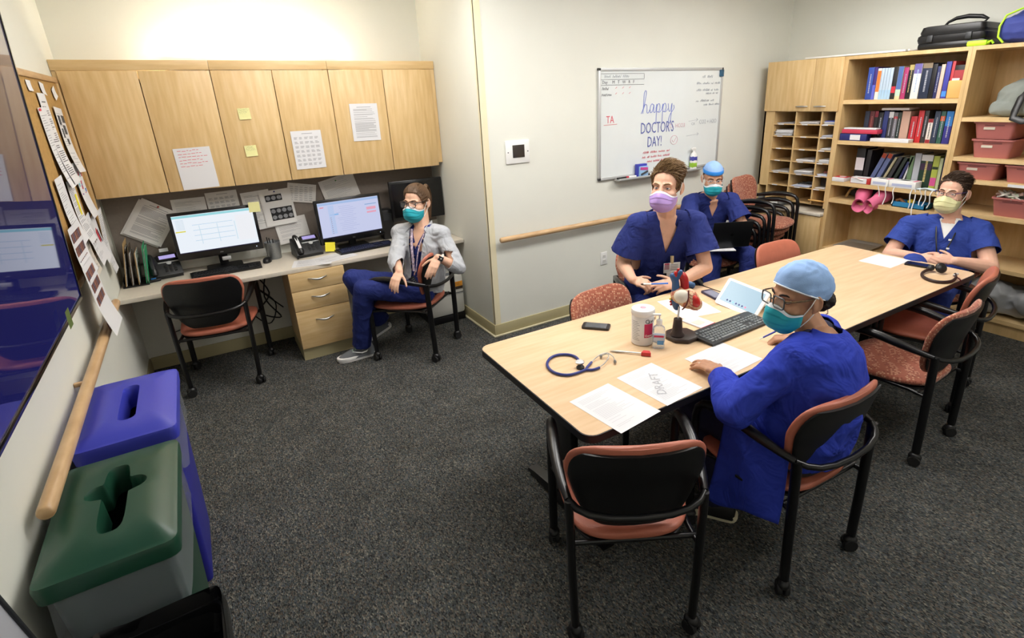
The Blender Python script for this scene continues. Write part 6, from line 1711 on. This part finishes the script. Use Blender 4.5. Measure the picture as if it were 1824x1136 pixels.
def neckline(p, depth, ht, hb, top=.0, y0=0., rad=.15):
    N, u, f, z = p.J['neck'], p.uS, p.fw, p.up; lines = [(N+z*top, z, N, .2)]
    for sg in (-1, 1):
        a = N-z*depth+u*(sg*hb); b = N+u*(sg*ht); lines.append((a, (b-a).normalized().cross(f).normalized(), N-z*depth*.4, depth*.75))
    def dele(c):
        q = c-N; x, y, zz = q.dot(u), q.dot(f), q.dot(z)
        if y > y0 and -depth < zz < top+.02 and abs(x) < hb+(ht-hb)*(zz+depth)/depth: return True
        return zz > top and q.length < rad
    return lines, dele
def badge(s, c, n, w_, h, m, roll=0., parent=None, pic=True):
    Mb = facing(c, n, roll=roll); me = MB().box((0, 0, 0), (w_, h, .002), .0005).mesh('name_badge', 30); me.transform(Mb); o = s.P('name_badge', me, m)
    for nm, b, col in ((('badge_photo', (-w_*.3, h*.1, .0013, w_*.3, h*.5), 'B08A90'), ('badge_stripe', (-w_*.3, h*.42, .0013, w_*.3, h*.12), 'C02A5A')) if pic else ()):
        me = MB().box(b[:3], (b[3], b[4], .0006)).mesh(nm, 0); me.transform(Mb); s.P(nm, me, mat('bd_'+col, col, .6), o)
    for i in range(4):
        me = MB().box((w_*.15, h*(.3-.16*i), .0013), (w_*.45, h*.05, .0005)).mesh('badge_text', 0); me.transform(Mb); s.P('badge_text', me, M_ink, o)
    return o
# ---------------------------------------------------------------- man with purple mask behind the table
p = Person('man in navy scrubs and purple mask sitting behind the table holding a pen', dict(
    pelvis=(3.09, -1.14, .56), chest=(3.05, -1.24, .88), neck=(3.0, -1.345, 1.165), head=(2.912, -1.428, 1.362),
    shR=(2.835, -1.265, 1.12), shL=(3.155, -1.445, 1.12), elR=(2.79, -1.19, .855), wrR=(2.700, -1.385, .815), elL=(3.15, -1.56, .845), wrL=(2.905, -1.555, .795),
    hipR=(3.0, -1.10, .53), hipL=(3.17, -1.19, .53), knR=(2.80, -1.45, .53), knL=(3.02, -1.60, .53), anR=(2.82, -1.42, .1), anL=(3.05, -1.6, .1)), 'DDAF95', 1.06, 1.0, 1.07)
p.head((-.90, -.43), .03, 0, '7A94A8', (-.05, 1, .02), '7A5E40')
p.arm(p.body, 'L'); p.arm(p.body, 'R'); p.torso(p.body)
p.hand('R', (.55, -.72, -.25), (-.45, -.35, .8), (.75, .8, .85, .9), th=(.35, .25))
p.hand('L', (-.86, .35, -.05), (.1, -.75, .6), (.45, .5, .55, .6), th=(.3, .2))
p.finish()
p.mask(M_purple, .08); p.hair('735A3C', 'short', 2300, 2, .5)
def ex(mb):
    mb.cap(p.spine(.0), p.spine(.3), .19, .175)
p.scrub_top(M_scrub, .20, True, .20, .078, flare=.045)
p.trousers(M_scrub)
for k in 'LR': p.shoe(k, (-.5, -.87), M_dark, M_white)
N = p.J['neck']; c = N+p.fw*.168-p.up*.285-p.uS*.045
badge(p, c+V((0, 0, 0)), p.fw+V((0, 0, .15)), .105, .072, M_white, .05)
badge(p, c+V((.014, 0, -.05))+p.fw*-.002, p.fw+V((0, 0, .15)), .08, .05, M_paper2, .15, pic=False)
me = MB().tube([c+V((0, 0, .03)), c+V((0, 0, .055)), c+V((0, 0, .075))-p.fw*.004], .011, 10).mesh('badge_reel', 60); p.P('badge_reel', me, mat('reel_beige', 'C9B48A', .5))
me = MB().lathe([(.012, 0), (.012, .004)], 16, facing(c+p.fw*.004-p.up*.05+p.uS*.03, p.fw)).mesh('black_button', 40); p.P('badge_button', me, M_black)
for sg in (-1, 1):
    me = MB().tube([N+p.uS*(sg*.062)-p.fw*.02+p.up*.02, N+p.uS*(sg*.074)+p.fw*.02+p.up*.004, N+p.uS*(sg*.066)+p.fw*.06-p.up*.03], .005, 6).mesh('lanyard', 60); p.P('lanyard', me, M_paper2)
t = thing('pen', 'blue and white pen held by the man with purple mask', 'pen', (2.755, -1.49, .80))
MB().tube([(-.03, .035, .0), (.0, 0, .004)], .0055, 8).build('white_half', M_white, t); MB().tube([(0, 0, .004), (.07, -.07, .012)], .005, 8).build('blue_half', mat('pen_blue', '3A78D8', .4), t); MB().tube([(-.04, .047, -.001), (-.03, .035, 0)], .0035, 8).build('pen_tip', M_dark, t)

# ---------------------------------------------------------------- woman in royal blue jacket
p = Person('woman in royal blue jacket, light blue cap and teal mask seated nearest the camera', dict(
    pelvis=(2.44, -2.69, .53), chest=(2.47, -2.72, .78), neck=(2.512, -2.66, .965), head=(2.468, -2.59, 1.118),
    shL=(2.335, -2.69, .925), shR=(2.685, -2.585, .905), elL=(2.135, -2.60, .735), wrL=(2.252, -2.42, .785), elR=(2.83, -2.55, .74), wrR=(2.80, -2.40, .775),
    hipL=(2.33, -2.66, .51), hipR=(2.54, -2.66, .51), knL=(2.30, -2.28, .53), knR=(2.52, -2.28, .53), anL=(2.32, -2.42, .09), anR=(2.53, -2.38, .09)), 'B98A6C', .98, 1.0, 1.06)
p.head((-.955, .30), .0, 0, '3A2A20', (0, 1, 0), '2A1C16')
p.arm(p.body, 'L', r=(.045, .04, .038, .026)); p.arm(p.body, 'R', r=(.045, .04, .038, .026)); p.torso(p.body)
p.hand('L', (.12, .97, -.1), (-.1, .1, .97), (.22, .2, .25, .3), th=(.2, .1), sc_=1.0, sp=.1)
p.hand('R', (-.6, .75, -.15), (.1, -.1, .97), (.6, .7, .75, .8), th=(.3, .2), sc_=.93)
p.finish(); p.mask(M_teal, .11)
p.glasses(mat('grey_spectacles', '3C4448', .3), .052, .042, .010, .0026, mat('tortoise_temple', '6A5638', .35, var=.5, vscale=90))
hd = mat('hair_1A1210', '1A1210', .5)
p.cap(hd, [((0, .0, .03), (0, .75, -.66)), ((0, .075, .0), (0, 1, 0)), ((0, 0, -.07), (0, 0, -1))], (.0785, .098, .089), (0, -.012, .032), 'hair', None, .001, .003)
def puff(c):
    if c.y < -.02: c.y -= .018*min(1, (-.02-c.y)/.05)*max(0, 1-abs(c.z-.03)/.1); 
    if c.z > .06: c.z += .006
    return c
p.cap(M_cap, [((0, .088, .058), (0, .36, -.93)), ], (.0835, .104, .0935), (0, -.014, .036), 'scrub_cap', puff, .006)
me = MB().rings([[(.0845*math.sin(a)*k, -.014+.1055*math.cos(a)*k, .0) for a in [2*PI*i/48 for i in range(48)]] for k in (1.,)]*2, False)
def edge(a, o): 
    # rim of the cap on its cutting plane
    y = -.014+.1045*math.cos(a); z = .058+(y-.088)*.36/.93
    kk = math.sqrt(max(.02, 1-((z-.036)/.0935)**2)); return V((.0838*math.sin(a)*kk*o, -.014+.1045*math.cos(a)*kk*o, .058+((-.014+.1045*math.cos(a)*kk)-.088)*.36/.93))
me = MB().tube([edge(2*PI*i/60, 1.01) for i in range(60)], .0028, 6, True).mesh('cap_edge', 60); me.transform(p.H); p.P('cap_edge', me, M_maskw)
me = blob(MB().ell((0, -.128, -.03), (.04, .032, .036)).ell((.01, -.12, -.05), (.03, .03, .03)), .004, 2); wobble(me, .005, 60, 2.); me.transform(p.H); p.P('hair_bun', me, hd)
for sg in (-1, 1):
    me = MB().tube([(0, -.118, -.02), (sg*.02, -.125, -.055), (sg*.03, -.12, -.075), (sg*.012, -.13, -.085)], .0022, 6).mesh('cap_tie', 60); me.transform(p.H); p.P('cap_tie', me, M_white)
# jacket
mb = MB(); p.torso(mb, .022, prof=[(-.12, .16, .14), (0, .19, .15), (.18, .185, .15), (.38, .175, .145), (.58, .18, .14), (.76, .178, .13), (.88, .155, .105), (.97, .10, .085), (1.03, .062, .062), (1.16, .05, .05)])
p.arm(mb, 'L', .02, (.056, .052, .05, .028)); p.arm(mb, 'R', .02, (.056, .052, .05, .028))
mb.cap(p.spine(.7)-p.fw*.03, p.spine(.3)-p.fw*.05, .13, .13)
N = p.J['neck']; u, f, z = p.uS, p.fw, p.up
lines, dele = neckline(p, .36, .098, .05, .04)
cuts = []
for k in 'LR':
    d = (p.J['wr'+k]-p.J['el'+k]).normalized(); co = p.J['wr'+k]-d*.03; cuts.append((co, d, co+d*.03, .085))
p.cloth('jacket', mb, M_jacket, .009, 4, cuts, dele, (.012, 6., 2.), lines=lines)
for k in 'LR':
    d = (p.J['wr'+k]-p.J['el'+k]).normalized(); a = p.J['wr'+k]
    me = MB().tube([a-d*.095, a-d*.09, a-d*.025, a-d*.02], [.046, .0475, .045, .042], 20).mesh('cuff', 60); p.P('cuff', me, M_jacket)
# jacket tail hanging beside the chair
def tail(a, b):
    x = 2.205-.035*b+.014*math.sin(a*8+b*3)*b-.02*math.sin(PI*a); y = -2.80+.29*a+.03*b*(a-.4); zz = .62-(.29+.09*a)*b+.02*math.sin(a*6)*b
    return (x, y, zz)
me = MB().grid(tail, 30, 20).mesh('jacket_tail', 80); p.P('jacket_tail', me, M_jacket, None, .006)
me = MB().box((2.158, -2.66, .43), (.006, .09, .012), .002, None).mesh('pocket_slit', 30); p.P('pocket_slit', me, M_black)
# scrub top under jacket and tan lanyard
p.scrub_top(M_scrub, .1, False, .13, .07, inf=.004)
pts = [N-f*.05+z*.035, N-u*.062+z*.03, N-u*.078+f*.06-z*.015, N-u*.078+f*.13-z*.09, N-u*.065+f*.175-z*.2]
me = MB().tube(smooth([tuple(q) for q in pts]), .011, 8, ry=.003).mesh('lanyard', 60); p.P('lanyard', me, mat('tan_lanyard', '8A7E5E', .8, var=.4, vscale=80))
me = MB().tube(smooth([tuple(N-f*.05+z*.035), tuple(N+u*.062+z*.03), tuple(N+u*.06+f*.05-z*.03), tuple(N+u*.03+f*.13-z*.2)]), .011, 8, ry=.003).mesh('lanyard', 60); p.P('lanyard', me, mat('tan_lanyard', '8A7E5E'))
p.trousers(mat('dark_trousers', '15183A', .85))
for k in 'LR': p.shoe(k, (-.15, 1) if k == 'R' else (-.5, .86), M_black, mat('cream_sole', 'CFC9AE', .6))
t = thing('pen', 'blue and white pen in the far hand of the woman in royal blue', 'pen', (2.765, -2.34, .79))
MB().tube([(-.045, .045, -.03), (.03, -.03, .04)], .0045, 8).build('barrel', mat('pen_blue2', '3A4AA8', .4), t); MB().tube([(-.055, .055, -.04), (-.045, .045, -.03)], .003, 8).build('pen_tip', M_white, t)
K, d_, n_, l_ = p.knuckles['L']; v_ = (d_*math.cos(.35)-n_*math.sin(.35)).normalized()
t = thing('ring', 'thin silver ring on the hand of the woman in royal blue', 'ring', M=facing(K[2]+v_*.018, v_))
MB().tube([(.0105*math.cos(a), .0105*math.sin(a), 0) for a in [2*PI*i/16 for i in range(16)]], .0012, 6, True).build('band', M_chrome, t)

# ---------------------------------------------------------------- woman at the desk
p = Person('woman in grey jacket, glasses and teal mask sitting sideways at the desk', dict(
    pelvis=(1.90, .12, .54), chest=(1.93, .09, .78), neck=(1.925, .075, 1.0), head=(1.915, .10, 1.19),
    shL=(2.02, -.05, .955), shR=(1.80, .185, .96), elL=(2.06, -.22, .735), wrL=(1.905, -.235, .845), elR=(1.68, .03, .80), wrR=(1.655, -.13, .765),
    hipL=(1.86, .02, .52), hipR=(1.86, .2, .52), knL=(1.455, .15, .60), knR=(1.42, .28, .655), anL=(1.41, .30, .11), anR=(1.60, .38, .24)), 'E0B398', .88, .9, 1.05)
p.head((-.80, -.60), .0, 0, '4A3426', (0, 1, 0), '5A4230')
ra = (.042, .037, .036, .025)
p.arm(p.body, 'L', r=ra); p.arm(p.body, 'R', r=ra); p.torso(p.body)
p.hand('L', (-.62, -.35, -.7), (-.3, -.85, .45), (.25, .3, .35, .4), th=(.4, .3), sc_=.95, sp=.02)
p.hand('R', (-.62, -.55, -.5), (-.25, -.5, .8), (.45, .5, .5, .5), th=(.3, .2), sc_=.95)
p.cap_an = 0
for k in 'LR': p.body.cap(p.J['an'+k]+V((0, 0, .08)), p.J['an'+k]-V((0, 0, .03)), .036, .034)
p.finish(); p.mask(M_teal, .1); p.glasses(mat('black_spectacles', '17171B', .3), .054, .044, .018, .0024)
p.tie = V((0, -.105, .075)); p.hair('5E4630', 'back', 1300, 5)
st = MB(); rnd = random.Random(4)
for i in range(150):
    a = rnd.uniform(0, 2*PI); r = .016*math.sqrt(rnd.random()); q = V((r*math.cos(a), 0, r*math.sin(a)))
    st.tube(smooth([p.tie+q*.7, p.tie+V((q.x*1.3, -.035, .012+q.z)), p.tie+V((q.x*1.5, -.055, -.06)), p.tie+V((q.x*1.6+.008, -.05-q.z*.5, -.13)), p.tie+V((q.x*1.2+.01, -.04-q.z, -.19-rnd.uniform(0, .04)))], 3), [.0025]*12+[.0008], 3)
me = st.mesh('ponytail', 60); me.transform(p.H); q = p.P('ponytail', me, MATS['hair_5E4630']); q['kind'] = 'stuff'
me = MB().tube([p.tie+V((.016*math.cos(a), -.01, .016*math.sin(a))) for a in [2*PI*i/14 for i in range(14)]], .004, 6, True).mesh('hair_tie', 60); me.transform(p.H); p.P('hair_tie', me, M_black)
p.scrub_top(M_scrub, .08, False, .12, .065, inf=.0, wob=(.002, 7, 1))
mb = MB(); p.torso(mb, .02); p.arm(mb, 'L', .014, (.046, .042, .04, .03)); p.arm(mb, 'R', .014, (.046, .042, .04, .03))
N = p.J['neck']; u, f, z = p.uS, p.fw, p.up
lines, dele = neckline(p, .5, .066, .028, .03, rad=.1)
cuts = []
for k, b in (('L', .10), ('R', .03)):
    d = (p.J['wr'+k]-p.J['el'+k]).normalized(); co = p.J['wr'+k]-d*b; cuts.append((co, d, co+d*.04, .085))
p.cloth('jacket', mb, M_greyj, .008, 4, cuts, dele, (.008, 9., 7.), lines=lines)
for sg in (-1, 1):   # collar
    me = MB().grid(lambda a, b: N+u*sg*(.055+.03*a*b+.012*b)+f*(-.055+.135*a)+z*(.05-.03*a-.055*b+.0*a), 10, 6).mesh('collar', 70); p.P('collar', me, M_greyj, None, .004)
pts = [N+u*-.05+f*.05+z*.02, N-u*.02+f*.12-z*.12, N+f*.135-z*.3]
for sg in (-1, 1):
    me = MB().tube(smooth([tuple(N+u*sg*.055+f*.06+z*.0), tuple(N+u*sg*.028+f*.118-z*.12), tuple(N+u*sg*.008+f*.135-z*.30)]), .009, 8, ry=.0025).mesh('lanyard', 60); p.P('lanyard', me, mat('patterned_lanyard', 'B8A8B8', .7, var=.6, vscale=90))
badge(p, N+f*.155-z*.38, f, .055, .085, M_dark, .5, pic=False)
p.trousers(M_scrub, r=(.078, .062, .06, .06))
w_ = p.J['wrL']; d = (p.J['wrL']-p.J['elL']).normalized()
Mw = facing(w_-d*.03+V((-.012, -.024, .01)), (-.35, -.85, .35), d)
me = MB().box((0, 0, .004), (.034, .04, .009), .004).mesh('watch', 40); me.transform(Mw); o = p.P('wrist_watch', me, M_black)
me = MB().box((0, 0, .009), (.026, .032, .001)).mesh('watch_face', 0); me.transform(Mw); p.P('watch_face', me, mat('watch_glass', '1C1C20', .1), o)
me = MB().tube([w_-d*.03+(V((-.3, -.9, .3)).normalized()*math.cos(a)+V((-.3, -.9, .3)).cross(d).normalized()*math.sin(a))*.031 for a in [2*PI*i/20 for i in range(20)]], .009, 6, True, None, d).mesh('watch_band', 60); p.P('watch_band', me, mat('watch_band_pale', 'D8D2C8', .6), o)
M_shoe = mat('grey_mesh_shoe', '6E7276', .8, bump=.3, bscale=400)
p.J['flR'] = V((0, 0, .13)); p.J['srR'] = V((-.5, 0, 0))
p.shoe('L', (-.99, .08), M_shoe, M_white, mat('mint_lace', 'A8D8B8', .7), swoosh=True); p.shoe('R', (-.9, .3), M_shoe, M_white, mat('mint_lace', 'A8D8B8'))

# ---------------------------------------------------------------- man with laptop
p = Person('man in navy scrubs, light blue cap and teal mask looking at his laptop', dict(
    pelvis=(4.47, -.40, .53), chest=(4.46, -.42, .78), neck=(4.385, -.52, 1.0), head=(4.315, -.585, 1.18),
    shR=(4.19, -.46, .965), shL=(4.53, -.63, .96), elR=(4.03, -.60, .75), wrR=(4.13, -.66, .71), elL=(4.52, -.80, .75), wrL=(4.37, -.76, .71),
    hipR=(4.37, -.38, .51), hipL=(4.55, -.46, .51), knR=(4.13, -.80, .54), knL=(4.43, -.93, .55), anR=(4.11, -.83, .09), anL=(4.42, -.98, .09)), 'C9977A', 1.1, 1.1, 1.04)
p.head((-.60, -.80), -.22, 0, '4A3426', (0, 1, -.4), '4A3A2C')
p.arm(p.body, 'L'); p.arm(p.body, 'R'); p.torso(p.body)
p.hand('R', (.6, -.5, -.1), (0, .1, 1)); p.hand('L', (-.85, -.1, -.1), (0, .1, 1))
p.finish(.005); p.mask(M_teal, .14)
p.cap(mat('hair_4A3A2C', '4A3A2C', .6), [((0, .0, .03), (0, .75, -.66)), ((0, .07, .0), (0, 1, 0)), ((0, 0, -.06), (0, 0, -1))], (.0785, .098, .089), (0, -.012, .032), 'hair', None, .001, .003)
p.cap(M_cap, [((0, .088, .062), (0, .12, -.99))], (.084, .104, .098), (0, -.012, .036), 'scrub_cap', None, .003)
me = MB().rings([[V((.0835*math.sin(a)*k, -.012+.1045*math.cos(a)*k, zz)) for a in [2*PI*i/40 for i in range(40)]] for k, zz in ((.985, .05), (1.0, .052), (.965, .078), (.95, .08))], False).mesh('cap_band', 60); me.transform(p.H); p.P('cap_band', me, mat('cap_band_blue', '2F8CE6', .7))
p.glasses(mat('clear_spectacles', 'AEB4B8', .3), .05, .032, .01, .0014)
p.scrub_top(M_scrub, .19, True, .15, .07, flare=.04); p.trousers(M_scrub)
for k in 'LR': p.shoe(k, (-.45, -.9), M_dark, M_white)
c = p.J['neck']+p.fw*.15-p.up*.2-p.uS*.13
badge(p, c-p.up*.05, p.fw, .05, .075, M_white, .35, pic=False); badge(p, c, p.fw+p.up*.1, .045, .06, M_paper2, -.2, pic=False)
# laptop resting on his thighs
lat = V((.894, -.447, 0)); fwd = V((-.447, -.894, 0)); LC = V((4.255, -.80, .655))
ML = Matrix((lat, fwd, V((0, 0, 1)))).transposed().to_4x4(); ML = Matrix.Translation(LC) @ ML
t = thing('laptop', 'open dark grey laptop on the knees of the man by the whiteboard', 'laptop', M=ML)
MB().box((0, 0, 0), (.34, .235, .014), .004).build('base', mat('laptop_grey', '3A3C40', .35, .6), t)
MB().box((0, 0, .114), (.34, .006, .228), .003, Matrix.Translation((0, .118, 0)) @ Matrix.Rotation(-.22, 4, 'X')).build('lid', mat('laptop_lid', '1E2023', .35, .6), t)
MB().box((0, -.0036, .114), (.32, .001, .2), 0, Matrix.Translation((0, .118, 0)) @ Matrix.Rotation(-.22, 4, 'X')).build('screen', mat('laptop_screen', 'AFC4E0', .3, emit=.4), t, 0)
MB().lathe([(.012, 0), (.012, .0008)], 18, Matrix.Translation((0, .118, 0)) @ Matrix.Rotation(-.22, 4, 'X') @ X((0, .0032, .114), 0, -PI/2)).build('lid_emblem', mat('emblem_dark', '0C0C0E', .2), t)
tp = thing('lap_paper', 'white papers under the laptop on his knees', 'paper', M=ML @ X((-.06, .03, -.016), .15))
MB().box((0, 0, 0), (.22, .28, .006)).build('sheets', M_paper, tp, 0)

# ---------------------------------------------------------------- man with yellow mask at the table head
p = Person('man in blue scrubs and pale yellow mask with clasped hands at far table end', dict(
    pelvis=(5.02, -2.09, .50), chest=(5.10, -2.10, .72), neck=(5.10, -2.085, .955), head=(5.075, -2.085, 1.145),
    shR=(4.97, -1.895, .89), shL=(5.13, -2.28, .895), elR=(4.80, -1.87, .69), wrR=(4.73, -2.08, .735), elL=(4.99, -2.43, .69), wrL=(4.80, -2.29, .74),
    hipR=(4.96, -1.99, .50), hipL=(5.02, -2.18, .50), knR=(4.66, -2.10, .70), knL=(4.68, -2.28, .52), anR=(4.70, -2.30, .35), anL=(4.68, -2.30, .09)), 'DDAE97', 1.2, 1.25, 1.06)
p.head((-.985, .02), .03, 0, '6A8090', (0, 1, .05), '5A4434', fat=1.06)
ra = (.058, .05, .048, .031)
p.arm(p.body, 'L', r=ra); p.arm(p.body, 'R', r=ra); p.torso(p.body)
p.hand('R', (-.15, -.93, .05), (-.75, -.05, .65), (.5, .55, .6, .65), th=(.35, .3)); p.hand('L', (-.45, .85, .1), (-.7, -.2, .6), (.7, .75, .8, .85), th=(.3, .3))
p.finish(); p.mask(M_yellow, .05, .004, False); p.glasses(mat('dark_spectacles', '2A1C1C', .3), .05, .026, .008, .0016, mat('violet_temple', '3A2E8C', .3))
p.hair('46362B', 'short', 1300, 9, .25)
p.scrub_top(M_scrubd, .17, True, .14, .07, inf=.016, flare=.02, wob=(.009, 7, 4.)); p.trousers(M_scrubd)
mb = MB(); p.torso(mb, .007, t0=.5)
N = p.J['neck']
p.cloth('undershirt', mb, M_white, .008, 4, wob=(.001, 5, 1), dele=lambda c: (c-N).dot(p.up) > .012 or (c-N).dot(p.up) < -.2 or abs((c-N).dot(p.uS)) > .07 or (c-N).dot(p.fw) < .02 or ((c-N).dot(p.fw) > 0 and (c-N).dot(p.up) > -.03 and abs((c-N).dot(p.uS)) < .04))
for k in 'LR': p.shoe(k, (-1, 0), M_dark, M_white)
p.J['flR'] = V((0, 0, .3))
for sg in (-1, 1):
    me = MB().tube(smooth([tuple(N+p.uS*sg*.07+p.fw*.03+p.up*.0), tuple(N+p.uS*sg*.05+p.fw*.15-p.up*.12), tuple(N+p.uS*sg*.012+p.fw*.185-p.up*.27)]), .005, 6).mesh('lanyard', 60); p.P('lanyard', me, M_black)
c = N+p.fw*.195-p.up*.29
badge(p, c, p.fw+p.up*.2, .04, .04, M_white, 0, pic=False)
me = MB().box((0, 0, 0), (.012, .012, .004), .002, facing(c-p.up*.03, p.fw)).mesh('badge_clip', 30); p.P('badge_clip', me, M_white)
for q in (.14, .2): 
    me = MB().box((0, 0, 0), (.018, .012, .006), .002, facing(N-p.uS*.035+p.fw*(.09+.5*q)-p.up*q, p.fw)).mesh('lanyard_bead', 30); p.P('lanyard_bead', me, M_white)
